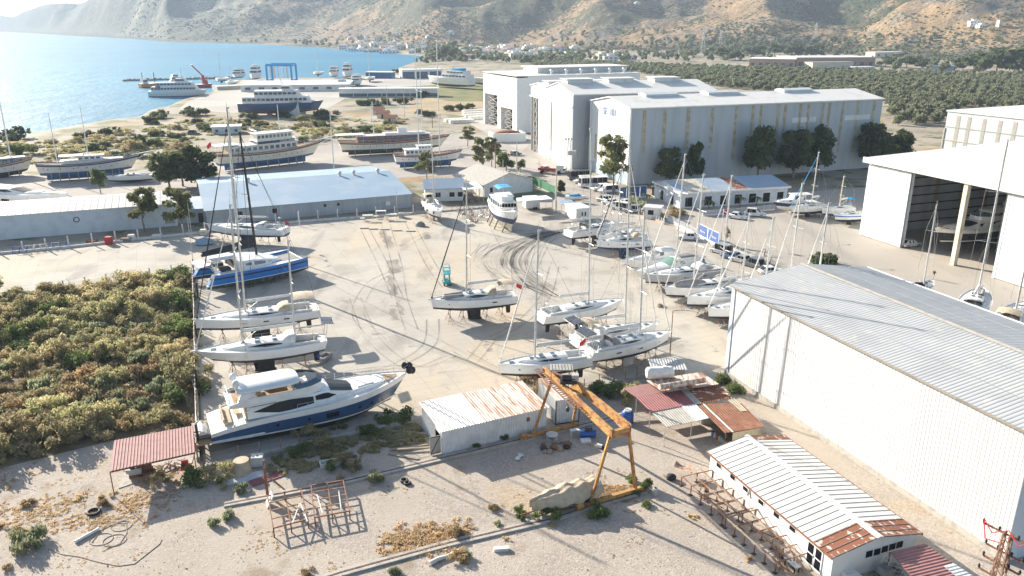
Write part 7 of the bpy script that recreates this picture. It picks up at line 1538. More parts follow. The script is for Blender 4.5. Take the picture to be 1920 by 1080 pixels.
# weeds along the front fence, gravel tufts
for i,(x,y,s,k,lab) in enumerate(((580,815,1.0,'tam','feathery weed bush along the front wall beside the concrete ring'),(610,838,1.1,'tam','weed bush between the trough and the concrete ring'),(640,800,.9,'grn','green weed bush on the wall line below the blue yacht'),(690,812,1.2,'grn','green weed bush beside the plank stack'),(720,800,1.1,'grn','dark green weed bush near the shed door'),(560,850,.9,'grn','weed bush right of the white tank cage'),(660,880,.9,'tam','weed clump beside the concrete rail'),(705,902,1.1,'sage','grey-green shrub growing over the upper concrete rail'),(620,880,.8,'grn','low weed in front of the concrete trough'),(755,790,1.0,'grn','bush at the back corner of the rusty shed'),(370,905,1.2,'grn','bush at the foot of the red canopy corner post'),(408,900,1.1,'tam','bush between red canopy and tarp-covered lump'),(300,905,.7,'tam','yellow-green tuft in front of the red canopy'),(265,900,.7,'dry','dry tuft beside the red canopy slab'),(330,905,.5,'dry','small dry tuft on the red canopy slab edge'),(452,922,.9,'sage','wispy shrub left of the rusty frames'),(430,970,.9,'sage','wispy pale shrub out on the gravel below the canopy shadow'),(400,985,.7,'sage','low wispy clump beside the pale shrub'),(58,1020,1.6,'sage','big grey-green round shrub at the lower left corner'),(10,985,.8,'dry','dry shrub at the left edge of the gravel'),(35,1000,.7,'brn','brown shrub above the big round shrub'),(145,935,.7,'dry','dry yellow clump on the pale gravel, inland of the canopy'),(60,945,.6,'brn','brown tuft left of the tyre coil'),(195,930,.8,'dry','dry clump above the coiled tyre'),(197,945,.6,'brn','dark tuft by the coiled tyre'),(50,950,.6,'dry','dry tuft at left'),(750,1020,.5,'dry','dry tuft above the lower rail'),(828,1005,.7,'dry','straw coloured tuft on the dry grass strip'),(855,1000,.7,'brn','dark dry tuft at the end of the dry grass strip'),(933,985,.5,'sage','small tuft right of the dry grass strip'),(930,955,.5,'brn','small brown tuft left of the covered boat'),(975,960,.5,'grn','narrow green tuft ahead of the covered boat'),(976,975,.5,'grn','green tuft just below the narrow one'),(1035,985,.6,'dry','yellowish tuft on the lower rail'),(948,1010,.5,'dry','tuft growing over the lower rail'),(1128,965,1.0,'grn','green bush at the near crane wheel'),(1020,965,.7,'grn','leafy weed under the covered boat trailer'),(1045,970,.8,'grn','dark leafy weed between the trailer and rail'),(1170,928,.6,'dry','yellow flowering clump inside the crane leg base'),(1155,930,.6,'dry','yellow clump beside the crane leg'),(1210,918,.8,'grn','round green bush right of the crane leg'),(1185,905,.5,'grn','small bush behind the crane leg'),(1215,950,.5,'grn','small green tuft out right of the crane'),(1190,925,.5,'grn','tuft at the crane foot'),(1300,970,.5,'dry','tuft at the edge of the pipe racks'),(1405,1050,.5,'dry','yellow tuft beside the lower pipe rack'),(862,1055,.8,'brn','dark dry clump right of the driftwood log'),(875,1045,.6,'sage','tuft right of the dark clump'),(740,1075,.7,'sage','wispy clump at the bottom edge by the rail'),(578,1078,.5,'brn','small tuft at the bottom edge'),(20,1065,.4,'brn','little dark tuft near the lower left corner'),(892,838,.5,'grn','small weed against the rusty shed wall'),(945,826,.5,'grn','weed at the foot of the shed near the crane'),(1145,745,1.7,'grn','big bright green bush between the container and the red shelter'),(1185,745,1.2,'tam','duller bush beside the bright green one'),(1120,735,.9,'grn','green bush behind the crane girder'),(990,712,1.2,'brn','dry grey bush behind the rusty shed'),(1010,730,1.0,'brn','dry bush between shed and container'),(1352,716,1.1,'grn','leafy vine bush by the warehouse corner'),(1372,735,1.1,'grn','vine bush against the warehouse wall'),(1543,497,1.4,'dkb','clipped dark hedge mound behind the warehouse roof'),(1555,498,1.4,'dkb','second clipped hedge mound behind the warehouse roof'))):
    p=at(x,y); bush(k,i%4,(p.x,p.y,0),s*.75,lab,None,'bush' if k in('grn','tam','dkb') else 'dry_shrub')
tf=[]
mt=[take(leafcloud('t',np.random.default_rng(60+i),[(rnd.uniform(-.9,.9),rnd.uniform(-.9,.9),.03,.24,.22) for _ in range(5)],90,.07,LYEL,up=.8)) for i in range(3)]
for _ in range(110): q=at(rnd.uniform(720,870),rnd.uniform(990,1035)); x_,y_=proj(q); (abs(y_-(1030-(x_-720)*.26))<22) and tf.append((q.x,q.y,0,rnd.uniform(.7,1.6),rnd.uniform(0,6)))
for _ in range(300): q=at(rnd.uniform(-40,330),rnd.uniform(870,990)); (fbm(np.array([q.x/4]),np.array([q.y/4]),3,15)[0]>.52) and tf.append((q.x,q.y,0,rnd.uniform(.4,1.1),rnd.uniform(0,6)))
for _ in range(260): q=at(rnd.uniform(0,1300),rnd.uniform(880,1080)); (fbm(np.array([q.x/5]),np.array([q.y/5]),3,16)[0]>.56) and tf.append((q.x,q.y,0,rnd.uniform(.25,.7),rnd.uniform(0,6)))
for _ in range(60): q=at(rnd.uniform(1135,1180),rnd.uniform(915,935)); tf.append((q.x,q.y,0,rnd.uniform(.5,1.2),rnd.uniform(0,6)))
merge('dry_grass',mt,3,tf,LYEL)
mw=[take(leafcloud('w',np.random.default_rng(80+i),[(rnd.uniform(-.5,.5),rnd.uniform(-.5,.5),.2,.4,.8) for _ in range(4)],420,.15,LSCR,up=.3)) for i in range(3)]
wl=[]
for _ in range(420):
    q=(rnd.uniform(-88,-28),rnd.uniform(55,135))
    if inside(q[0],q[1],TP): wl.append((q[0],q[1],0,rnd.uniform(.6,1.5),rnd.uniform(0,6)))
for _ in range(240): q=at(rnd.uniform(500,790),rnd.uniform(800,900)); x_,y_=proj(q); (abs(y_-(882-(x_-500)*.25))<18) and wl.append((q.x,q.y,0,rnd.uniform(.4,.9),rnd.uniform(0,6)))
merge('weeds',mw,3,wl,LSCR)
# ------------------------------------------------------------------ village houses
HM=[PLAST,WHITE,PLASTC,PLAST]
def villa(px,py,w,label,group,i):
    p=hit(px,py); r=rnd.uniform(-.5,.5); T=thing('village_house',label,'house',(p.x,p.y,p.z-.6),r,group); d=w*rnd.uniform(.6,.9); h=rnd.choice([3.4,3.6,6.2,6.4]); mb=MB(); mb.b(-w/2,w/2,-d/2,d/2,0,h+.6); mb.b(-w/2,w/2,-d/2,-d/2+.25,h+.6,h+1.1); mb.build('wall',HM[i%4],T)
    if i%4==3: mb=MB(); mb.ext([(-d/2-.4,h+.6),(0,h+2.2),(d/2+.4,h+.6)],'x',-w/2-.3,w/2+.3); mb.build('roof',TERRA,T)
    else: mb=MB(); mb.b(-w*.2,w*.3,-d*.2,d*.4,h+.6,h+3); mb.build('upper_storey',PLAST,T)
    for k in range(3):
        mb=MB(); x=-w/2+w*(k+.5)/3; mb.b(x-w*.09,x+w*.09,-d/2-.08,-d/2+.02,1.4,2.9)
        if h>5: mb.b(x-w*.09,x+w*.09,-d/2-.08,-d/2+.02,4.4,5.7)
        mb.build('window',GLASSB,T)
for i in range(34): villa(rnd.uniform(640,795),rnd.uniform(84,100)+3*(i%2),rnd.uniform(11,17),'white village house near the bay shore','village houses along the shore',i)
for i in range(64): x=rnd.uniform(840,1080); villa(x,rnd.uniform(91,110),rnd.uniform(11,18),'white flat-roofed village house on the plain behind the port','village houses on the plain',i)
for i in range(12): villa(rnd.uniform(640,860),rnd.uniform(66,84),rnd.uniform(9,13),'white villa on the wooded slope above the village','villas on the slope',i)
for i in range(8): villa(rnd.uniform(1070,1180),rnd.uniform(103,117),rnd.uniform(12,18),'pale low house on the grove side of the village','houses on the grove side',i+2)
for x,y in ((1194,8),(1840,52),(1825,50)): villa(x,y,12,'lone pale house high on the hillside','lone hillside houses',1)
p=hit(1873,50); T=thing('stone_tower','pale square stone tower stump on the tan knoll','tower',(p.x,p.y,p.z-1),.2); mb=MB(); mb.loft([[(-3,-3,0),(3,-3,0),(3,3,0),(-3,3,0)],[(-2.3,-2.3,9),(2.3,-2.3,9),(2.3,2.3,9),(-2.3,2.3,9)]]); mb.build('shaft',PLASTC,T); mb=MB(); mb.b(-.8,.8,-2.9,-2.5,.5,3); mb.build('door',STRK,T)
# ------------------------------------------------------------------ gantry crane
A1,A2,B1,B2=at(1000,821),at(1073,803),at(1107,950),at(1191,925)
hG=hgt(1107,950,812); T=thing('gantry_crane','rusty yellow gantry crane with twin girders on splayed legs over the covered boat','crane',(A1.x,A1.y,0))
r_=lambda v:Vector((v.x-A1.x,v.y-A1.y,v.z))
ZT=hG-.35; t1a,t1b,t2a,t2b=at(1020,694,ZT+.3),at(1146,812,ZT+.3),at(1074,716,ZT+.3),at(1181,803,ZT+.3)
for p,q in ((t1a,t1b),(t2a,t2b)):
    mb=MB(); p,q=r_(p),r_(q); mb.bar(p,q,.07,.66); mb.bar(p+Vector((0,0,.33)),q+Vector((0,0,.33)),.34,.05); mb.bar(p-Vector((0,0,.33)),q-Vector((0,0,.33)),.34,.05)
    d=(q-p); [mb.bar(p+d*(i/9)+Vector((0,0,-.36)),p+d*(i/9)+Vector((0,0,.36)),.36,.05,up=(d.y,-d.x,0)) for i in range(10)]; mb.build('girder',YEL,T)
mb=MB(); p,q=r_(t1a),r_(t1b); n=Vector((-(q-p).y,(q-p).x,0)).normalized(); p=p+n*-.75; q=q.lerp(p,.35)+n*-.75*.65
for o_ in (-.3,.3): mb.bar(p+n*o_+Vector((0,0,.2)),q+n*o_+Vector((0,0,.2)),.09)
for i in range(22): f=i/21; mb.bar(p.lerp(q,f)+n*.32+Vector((0,0,.2)),p.lerp(q,f)-n*.32+Vector((0,0,.2)),.06)
mb.build('walkway',RUST,T)
def on(p,q,f): return p.lerp(q,f)
fa_,fb_=.13,.985
for g0,g1,F0,F1 in ((t1a,t1b,A1,B1),(t2a,t2b,A2,B2)):
    for f,ft in ((fa_,F0),(fb_,F1)):
        mb=MB(); tp=r_(on(g0,g1,f))-Vector((0,0,.4)); mb.bar(r_(ft)+Vector((0,0,.45)),tp,.26,.22); mb.build('leg',YEL,T)
for f in (fa_,fb_): mb=MB(); mb.bar(r_(on(t1a,t1b,f))-Vector((0,0,.5)),r_(on(t2a,t2b,f))-Vector((0,0,.5)),.22,.3); mb.build('tie_beam',YEL,T)
mb=MB(); mb.bar(r_(t1b)+Vector((.05,0,0)),r_(t2b),.3,.4); mb.build('end_beam',YEL,T); mb=MB(); mb.bar(r_(t1a),r_(t2a),.3,.4); mb.build('end_beam',RUST,T)
for p,q in ((A1,A2),(B1,B2)):
    d=(q-p).normalized(); mb=MB(); mb.bar(r_(p-d*.7)+Vector((0,0,.38)),r_(q+d*.7)+Vector((0,0,.38)),.34,.34); o=mb.build('base_beam',YEL,T)
    for w_ in (p-d*.2,q+d*.2): mb=MB(); s=Vector((-d.y,d.x,0))*.12; mb.tube(r_(w_)-s+Vector((0,0,.24)),r_(w_)+s+Vector((0,0,.24)),.22,n=12); mb.build('wheel',RUST,o)
    mb=MB(); w_=r_(p-d*1.05)+Vector((0,0,.4)); mb.tube(w_-d*.4,w_+d*.3,.34,n=12); mb.build('drive_motor',YEL,o)
tm=on(t1a,t1b,.22).lerp(on(t2a,t2b,.22),.5); mb=MB(); v=r_(tm); mb.b(v.x-1.0,v.x+.6,v.y-.5,v.y+.5,v.z+.45,v.z+.75); mb.tube((v.x-.8,v.y,v.z+.9),(v.x+.4,v.y,v.z+.9),.32,n=10); o=mb.build('hoist_trolley',STRK,T); mb=MB(); mb.b(v.x+.1,v.x+.75,v.y-.3,v.y+.3,v.z+.75,v.z+1.3); mb.build('motor_cover',PLGREY,o); mb=MB(); mb.b(v.x-1.9,v.x+.3,v.y+.6,v.y+2.0,v.z+1.35,v.z+1.42); [mb.b(v.x-1.9+.3*i,v.x-1.7+.3*i,v.y+.6,v.y+2.0,v.z+1.42,v.z+1.47) for i in range(7)]; mb.build('hoist_roof',GREYR,o); mb=MB(); [mb.bar((v.x+a_,v.y+b_,v.z+.6),(v.x+a_,v.y+b_,v.z+1.36),.05) for a_ in (-1.8,.2) for b_ in (.7,1.9)]; mb.build('roof_post',YEL,o); mb=MB(); mb.tube((v.x-.2,v.y,v.z+.4),(v.x-.2,v.y,v.z-2.2),.03); mb.ell((v.x-.2,v.y,v.z-2.4),(.2,.2,.3),8,6); mb.build('hook_block',STRK,o)
# crane rails: two long concrete strips with a steel rail in a slot
def rail(px,label):
    P_=[at(*p) for p in px]; o0=P_[0]; T=thing('crane_rail',label,'rail',(o0.x,o0.y,0)); a,b=MB(),MB(); c=MB()
    for p,q in zip(P_[:-1],P_[1:]):
        p,q=p-o0,q-o0; n=Vector((-(q-p).y,(q-p).x,0)).normalized()
        for s in (-.26,.26): a.bar(p+n*s+Vector((0,0,.08)),q+n*s+Vector((0,0,.08)),.30,.16)
        b.bar(p+Vector((0,0,.10)),q+Vector((0,0,.10)),.07,.13); c.bar(p+Vector((0,0,.03)),q+Vector((0,0,.03)),.24,.04)
    a.build('concrete_strip',CONC,T); b.build('steel_rail',RUST,T); c.build('slot',STRK,T)
rail([(420,948),(640,906),(870,851),(1092,798),(1180,776)],'concrete crane rail strip running past the rusty shed wall')
rail([(560,1102),(640,1076),(836,1022),(1030,976),(1100,953),(1210,922)],'concrete crane rail strip across the lower gravel to the near crane leg')
# covered boat on a trailer
p=at(1060,948); a=at(1000,951); b=at(1120,917); d=b-a; T=thing('covered_boat','boat under a crumpled beige tarpaulin beside the near crane leg','boat',(p.x,p.y,0),math.atan2(d.y,d.x)); Lb=d.length*1.02
h=Hull(Lb,2.1,.75,.35,.55,tw=.8,rake=.06,bow=2.2,full=.5); mb=MB(); h.mesh(mb,0,1,2); mb.v=[(Lb/2-x,y,z) for x,y,z in mb.v]; mb.build('hull',[GELC,STRN,GEL],T)
rg2=np.random.default_rng(4); nx,ny=36,18; mb=MB(); rows=[]
for i in range(nx+1):
    u=i/nx; x=-Lb/2-.1+u*(Lb+.15); t=1-u; w=h.w(min(.97,max(.02,t)))+.1; row=[]
    hp_=.25+.55*math.exp(-((u-.5)/.12)**2)+.5*math.exp(-((u-.72)/.10)**2)+.45*math.exp(-((u-.9)/.09)**2)+.3*math.exp(-((u-.25)/.1)**2)
    for j in range(ny+1):
        s=-1+2*j/ny; z=1.30+hp_*(1-abs(s)**1.6)+.15*math.sin(13*u+5*s)*math.sin(17*u-4*s)+.07*abs(math.sin(37*u+11*s)); 
        if abs(s)>.9: z-=.55*(abs(s)-.9)/.1*(1+.3*math.sin(23*u)); 
        row.append((x,s*w*(1.02 if abs(s)<.92 else 1.06),z))
    rows.append(row)
mb.loft(rows,closed=False,caps=False,sm=True); mb.build('tarpaulin',CANV,T)
mb=MB(); mb.bar((-Lb/2-1.4,0,.35),(Lb/2-1,0,.42),.1); mb.bar((-Lb/2+1,-.8,.4),(Lb/2-.6,-.8,.4),.08); mb.bar((-Lb/2+1,.8,.4),(Lb/2-.6,.8,.4),.08)
for x in (-1.5,0,1.5): mb.bar((x,-.9,.36),(x,.9,.36),.08)
tr_=mb.build('trailer_frame',RUST,T)
for x,y in ((.8,-1.0),(.8,1.0),(1.6,-1.0),(1.6,1.0)): mb=MB(); mb.tube((x,y-.1,.3),(x,y+.1,.3),.3,n=12); mb.build('wheel',BLACK,tr_)
mb=MB(); mb.path([(Lb/2-.5,-.7,1.3),(Lb/2-.3,-.7,2.0),(Lb/2-.3,.7,2.0),(Lb/2-.5,.7,1.3)],.03); mb.build('stern_hoop',STEEL,T)
# ------------------------------------------------------------------ rusty frames
def p6(x,y,z=0): return at(420+x/4.908,840+y/4.909,z)
def frame_rack(label,c4,n,m_,extra):
    z=.9; P_=[p6(*c,z) for c in c4]; o0=P_[0]; T=thing('grid_rack',label,'steel rack',(o0.x,o0.y,0)); q=[p-Vector((o0.x,o0.y,0)) for p in P_]
    mb=MB(); [mb.bar(q[i],q[(i+1)%4],.10) for i in range(4)]; mb.bar(q[0].lerp(q[1],.5),q[3].lerp(q[2],.5),.10); mb.build('frame_bars',RUST,T)
    mb=MB(); [mb.bar(q[0].lerp(q[3],f)-Vector((0,0,.02)),q[1].lerp(q[2],f)-Vector((0,0,.02)),.08) for f in (.22,.47,.72)]; mb.build('cross_bar',RUSTL,T)
    for v in (q[0],q[1],q[2],q[3],q[0].lerp(q[1],.5),q[3].lerp(q[2],.5)): mb=MB(); mb.bar((v.x,v.y,0),v,.09); mb.build('leg',RUST,T)
    for a,b in extra: mb=MB(); mb.bar(p6(*a,z+.08)-Vector((o0.x,o0.y,0)),p6(*b,z+.08)-Vector((o0.x,o0.y,0)),.09,.05); mb.build('loose_slat',WOODW,T)
frame_rack('rusty steel grid frame with a white A of slats, below the tall rusty post',[(402,440),(708,378),(772,655),(455,738)],3,RUST,[((630,690),(700,500)),((700,500),(768,675))])
frame_rack('rusty steel grid frame with two white slats, beside the one with an A',[(800,345),(1095,300),(1155,578),(835,640)],3,RUST,[((855,428),(905,600)),((1055,395),(1078,570))])
p=p6(402,440); T=thing('rusty_post','tall rusty steel post with a pale diagonal brace at the frame corner','post',(p.x,p.y,0)); hh_=hgt(420+402/4.908,840+440/4.909,840+110/4.909); mb=MB(); mb.bar((0,0,0),(0,0,hh_*.78),.2); mb.build('shaft',RUST,T); mb=MB(); mb.bar((0,0,hh_*.78),(0,0,hh_),.14); mb.build('top_tube',RUSTL,T); mb=MB(); q=p6(560,385,.9)-Vector((p.x,p.y,0)); mb.bar((0,0,hh_*.62),q,.1); mb.build('brace',RUSTL,T)
p=p6(350,565); q=p6(392,500); T=tag(MB().b(-.06,.06,-.55,.55,0,1.2).build('white_board',GEL,None,(p.x+.25,p.y+.6,.02),.5),'white board leaning against the rusty frame corner','board'); T.rotation_euler=(0,.5,.4)
# ------------------------------------------------------------------ red canopy and what stands below
zc_=2.7; P_=[at(206,884,zc_-.15),at(366,848,zc_-.15),at(362,798,zc_+.15),at(214,826,zc_+.15)]; o0=P_[0]; T=thing('red_canopy','open red ribbed metal canopy on thin posts at the thicket edge','canopy',(o0.x,o0.y,0)); rl=lambda v:Vector(v)-Vector((o0.x,o0.y,0))
sheetpanel(T,'roof_sheet',[rl(v) for v in P_],REDRL,pitch=.27,d=.04)
for v in P_: mb=MB(); q=rl(v); mb.tube((q.x*.98,q.y,0),(q.x*.98,q.y,q.z),.045); mb.build('post',RUST,T)
mb=MB(); mb.bar(rl(P_[0])-Vector((0,0,.08)),rl(P_[1])-Vector((0,0,.08)),.1); mb.bar(rl(P_[3])-Vector((0,0,.08)),rl(P_[2])-Vector((0,0,.08)),.1); mb.build('purlin',RUST,T)
s=MB(); q=[at(222,916,.05),at(360,868,.05),at(366,842,.05),at(236,880,.05)]; s.prism([(v.x,v.y) for v in q],.015,.07); tag(s.build('concrete_slab',CONC),'thin concrete slab under the red canopy','slab')
def engine(px,py,label,m1,name='engine_block',cat='engine'):
    p=at(px,py); T=thing(name,label,cat,(p.x,p.y,.06),.4); mb=MB(); mb.b(-.5,.5,-.3,.3,.25,.85); mb.tube((-.5,0,.55),(-.8,0,.55),.2,n=10); mb.build('block',m1,T); mb=MB(); mb.tube((-.2,0,.85),(-.2,0,1.15),.22,n=10); mb.b(.1,.45,-.25,.25,.85,1.05); mb.build('air_filter',STRK,T); mb=MB(); mb.bar((-.6,-.3,.15),(.6,-.3,.15),.1,.25); mb.bar((-.6,.3,.15),(.6,.3,.15),.1,.25); mb.build('skid',RUST,T)
engine(256,893,'dark marine engine on a skid at the open corner of the canopy slab',PLGREY); engine(275,884,'second rusty engine block under the middle of the canopy',RUST)
p=at(349,884); T=thing('red_compressor','red motor unit at the back post of the red canopy','machine',(p.x,p.y,.05)); mb=MB(); mb.tube((-.35,0,.35),(.35,0,.35),.28,n=12); mb.build('tank',RED,T); mb=MB(); mb.b(-.25,.25,-.2,.2,.62,1.15); mb.build('motor',RED,T); mb=MB(); mb.tube((-.1,-.25,.75),(-.1,.25,.75),.2,n=10); mb.build('flywheel',STRK,T)
r3=random.Random(11)
for i in range(9):
    p=at(290+i*6.5,886-i*1.6+r3.uniform(-3,3)); T=thing('steel_scrap','dark twisted steel scrap piece under the red canopy','scrap',(p.x,p.y,.06),r3.uniform(0,3),'scrap under the red canopy'); mb=MB()
    for k in range(5): a=Vector((r3.uniform(-.6,.6),r3.uniform(-.5,.5),r3.uniform(.03,.4))); b=Vector((r3.uniform(-.6,.6),r3.uniform(-.5,.5),r3.uniform(.03,.5))); mb.tube(a,b,.035)
    mb.build('bars',RUST,T)
# ------------------------------------------------------------------ small yard things
def simple(mb,name,m_,label,cat,loc,rz=0,group=None): return tag(mb.build(name,m_,None,loc,rz),label,cat,group)
p=at(484,873); T=thing('cage_tank','white plastic tank in a wire cage by the front wall corner','tank',(p.x,p.y,0),.15); mb=MB(); mb.b(-.52,.52,-.45,.45,.14,1.08); mb.build('tank_body',CANVW,T); mb=MB(); 
for i in range(7): x=-.55+1.1*i/6; [mb.bar((x,y,.12),(x,y,1.12),.03) for y in (-.48,.48)]
for z in (.15,.4,.65,.9,1.1): [mb.bar((-.56,y,z),(.56,y,z),.03) for y in (-.48,.48)]; [mb.bar((x,-.48,z),(x,.48,z),.03) for x in (-.56,.56)]
mb.build('cage',STEEL,T); mb=MB(); mb.tube((0,0,1.08),(0,0,1.14),.12,n=10); mb.build('lid',BLACK,T); mb=MB(); [mb.b(-.55,.55,y-.06,y+.06,0,.12) for y in (-.4,0,.4)]; mb.build('pallet',WOODP,T)
p=at(455,886); mb=MB(); rows=[[(1.0*(1+.55*(1-k/6)**2)*math.cos(t)*(.75 if k<6 else .7)+( -.25*(1-k/6)),.85*(1+.5*(1-k/6)**2)*math.sin(t)*.8+.04*math.sin(9*t)*(1-k/6),1.35*k/6) for t in [2*PI*i/28 for i in range(28)]] for k in range(7)]
mb.loft(rows,sm=True); simple(mb,'draped_tank',CANV,'tank draped in a beige tarp, beside the wire cage tank','covered tank',(p.x,p.y,.01),.2)
for i,(x0,y0,x1,y1,w,m_,lab) in enumerate(((418,905,512,886,1.5,GALV,'flat whitish metal sheet lying below the cage tank'),(470,908,530,888,1.1,REDR,'flat dark red ribbed sheet lying beside the whitish one'))):
    a,b=at(x0,y0),at(x1,y1); d=b-a; mb=MB(); mb.corr((0,-w/2,0),(0,w/2,0),(d.length,0,0),.25,.03); simple(mb,'loose_sheet',m_,lab,'metal sheet',(a.x,a.y,.06+.04*i),math.atan2(d.y,d.x))
p=at(664,872); T=thing('concrete_ring','short grey concrete well ring standing in the weeds','concrete ring',(p.x,p.y,0)); mb=MB(); n=18; mb.loft([[(r*math.cos(2*PI*k/n),r*math.sin(2*PI*k/n),z) for k in range(n)] for r,z in ((.55,0),(.55,.95),(.42,.95),(.42,.05))],caps=False,sm=False); mb.build('ring_wall',CONC,T)
p=at(620,872); mb=MB(); mb.b(-1,1,-.4,.4,0,.1); mb.b(-1,1,-.4,-.3,.1,.45); mb.b(-1,1,.3,.4,.1,.45); mb.b(-1,-.9,-.3,.3,.1,.45); mb.b(.9,1,-.3,.3,.1,.45); simple(mb,'stone_trough',CONCW,'pale rectangular trough lying in the weeds','trough',(p.x,p.y,0),.35)
for i,(x0,y0,x1,y1,lab) in enumerate(((728,838,800,829,'topmost long grey plank beside the shed door'),(730,846,803,836,'middle long grey plank beside the shed door'),(745,847,806,843,'short pale plank on the stack by the shed door'),(728,852,785,862,'plank slanting away from the stack toward the rail'),(724,832,778,824,'plank half hidden in the weeds by the shed door'),(742,812,800,818,'plank leaning in weeds at the shed back corner'))):
    a,b=at(x0,y0),at(x1,y1); d=b-a; mb=MB(); mb.b(0,d.length,-.14,.14,0,.09); simple(mb,'timber_plank',WOODP,lab,'plank',(a.x,a.y,.03+.1*(i%3)),math.atan2(d.y,d.x))
a,b=at(141,1019),at(186,994); d=b-a; mb=MB(); mb.tube((0,0,.14),(d.length,0,.14),.13,n=12); simple(mb,'white_pipe',PLWHITE,'short white plastic pipe lying on the gravel by the hose loops','pipe',(a.x,a.y,0),math.atan2(d.y,d.x))
mb=MB(); o0=at(205,1005)
for cx,cy,rx in ((228,987,.8),(190,1012,.9),(215,1014,.9)): 
    c=at(cx,cy)-o0; mb.path([(c.x+rx*math.cos(t),c.y+rx*.9*math.sin(t),.04) for t in [2*PI*i/22 for i in range(23)]],.025)
mb.path([tuple(at(x,y)-o0+Vector((0,0,.04))) for x,y in ((172,1018),(190,995),(215,982),(237,982),(238,1000),(225,1020),(200,1030))],.025); mb.path([tuple(at(x,y)-o0+Vector((0,0,.04))) for x,y in ((165,995),(168,985),(180,972),(188,972))],.025)
simple(mb,'hose_loops',WOODP,'brown hose lying in loops on the pale gravel','hose',(o0.x,o0.y,0))
mb=MB(); o0=at(180,1055); mb.path([tuple(at(x,y)-o0+Vector((0,0,.035))) for x,y in ((90,1030),(115,1040),(150,1045),(185,1055),(222,1062),(252,1058),(275,1040),(300,1020),(303,1012))],.03); simple(mb,'ground_cable',WOODP,'long thin cable snaking along the gravel at the lower left','cable',(o0.x,o0.y,0))
for x,y,r,lab in ((758,903,.42,'grey-rimmed tyre lying by the upper crane rail'),(764,908,.36,'small black tyre lying against the grey-rimmed one'),(176,962,.6,'weathered tyre with wire coils near the thicket canopy'),(1062,840,.4,'tyre on the scrap by the crane foot')):
    p=at(x,y); mb=MB(); n=16; mb.loft([[((r-.12+.12*math.cos(q))*math.cos(t),(r-.12+.12*math.cos(q))*math.sin(t),.12+.12*math.sin(q)) for q in [2*PI*i/8 for i in range(8)]] for t in [2*PI*k/n for k in range(n+1)]],sm=True,caps=False); simple(mb,'tyre_ring',BLACK,lab,'tyre',(p.x,p.y,.01))
mb=MB(); P_=[at(x,y) for x,y in ((806,1060),(820,1052),(840,1046),(856,1036),(862,1034))]; o0=P_[0]
for i,(p,q) in enumerate(zip(P_[:-1],P_[1:])): mb.tube(p-o0+Vector((0,0,.16)),q-o0+Vector((0,0,.16)),.2-.03*i,.17-.03*i,n=8)
simple(mb,'driftwood_log',WOODW,'pale crooked driftwood log below the lower crane rail','log',(o0.x,o0.y,0))
p=at(940,1032); simple(MB().b(-.6,.6,-.2,.2,0,.28),'concrete_block',CONCW,'small pale concrete block below the lower crane rail','block',(p.x,p.y,0),.1)
p=at(1035,823); T=thing('cable_drum','flat round wooden cable drum by the crane foot','cable drum',(p.x,p.y,0)); mb=MB(); mb.tube((0,0,.5),(0,0,.58),.62,n=20); mb.tube((0,0,.0),(0,0,.08),.62,n=20); mb.build('flange',WOODW,T); mb=MB(); mb.tube((0,0,.08),(0,0,.5),.3,n=14); mb.build('core',WOODP,T)
for i in range(14):
    p=at(1022+r3.uniform(-4,52),838+r3.uniform(-9,12)); s=r3.uniform(.15,.42); T=thing('scrap_lump','dark lump of scrap on the heap at the far crane foot','scrap',(p.x,p.y,0),r3.uniform(0,3),'scrap heap by the crane'); mb=MB(); mb.ell((0,0,s*.3),(s*1.3,s,s*.7),7,4,z0=-.4); [mb.tube((r3.uniform(-s,s),r3.uniform(-s,s),s*.3),(r3.uniform(-2*s,2*s),r3.uniform(-s,s),s*.9),.03) for _ in range(4)]; mb.build('lump',r3.choice([RUST,STRK,RUST,WOODP]),T)
p=at(1078,816); T=thing('white_stool','small white metal table frame by the crane base beam','table',(p.x,p.y,0),.3); mb=MB(); mb.b(-.5,.5,-.25,.25,.62,.66); mb.build('top',GEL,T); [MB().bar((x,y,0),(x,y,.62),.05).build('leg',GEL,T) for x in (-.45,.45) for y in (-.2,.2)]
p=at(1102,820); T=thing('air_compressor','blue horizontal air compressor tank inside the crane','compressor',(p.x,p.y,0),.1); mb=MB(); mb.tube((-.8,0,.45),(.8,0,.45),.36,n=14); mb.build('tank',PLBLUE,T); mb=MB(); mb.b(-.3,.4,-.22,.22,.8,1.2); mb.build('motor',STRK,T); [MB().bar((x,y,0),(x,y,.25),.06).build('foot',STRK,T) for x in (-.6,.6) for y in (-.2,.2)]
p=at(1176,793); T=thing('blue_tank','upright blue plastic water tank with a white top beside the red shelter','tank',(p.x,p.y,0)); mb=MB(); mb.loft([[(r*math.cos(2*PI*k/16),r*math.sin(2*PI*k/16),z) for k in range(16)] for r,z in ((.62,0),(.66,.1),(.64,.5),(.66,.9),(.60,1.3),(.45,1.45))],sm=True); mb.build('tank_body',PLBLUE,T); mb=MB(); mb.tube((0,0,1.45),(0,0,1.6),.4,n=12); mb.build('lid',PLWHITE,T)
p=at(1128,841); T=thing('pipe_spool','white and black pipe spool lying between the crane legs','pipe',(p.x,p.y,0),-.5); mb=MB(); mb.tube((-.5,0,.25),(.1,0,.25),.2,n=12); mb.build('white_pipe_end',PLWHITE,T); mb=MB(); mb.tube((.1,0,.25),(.5,0,.25),.25,n=12); mb.build('black_pipe_end',BLACK,T); mb=MB(); mb.bar((-1.6,0,.1),(-.5,0,.15),.08); mb.build('handle',WOODP,T)
p=at(1098,828); simple(MB().b(-.5,.5,-.3,.3,0,.25),'white_box',GEL,'low white box lid on the gravel in front of the compressor','box',(p.x,p.y,0),.1)
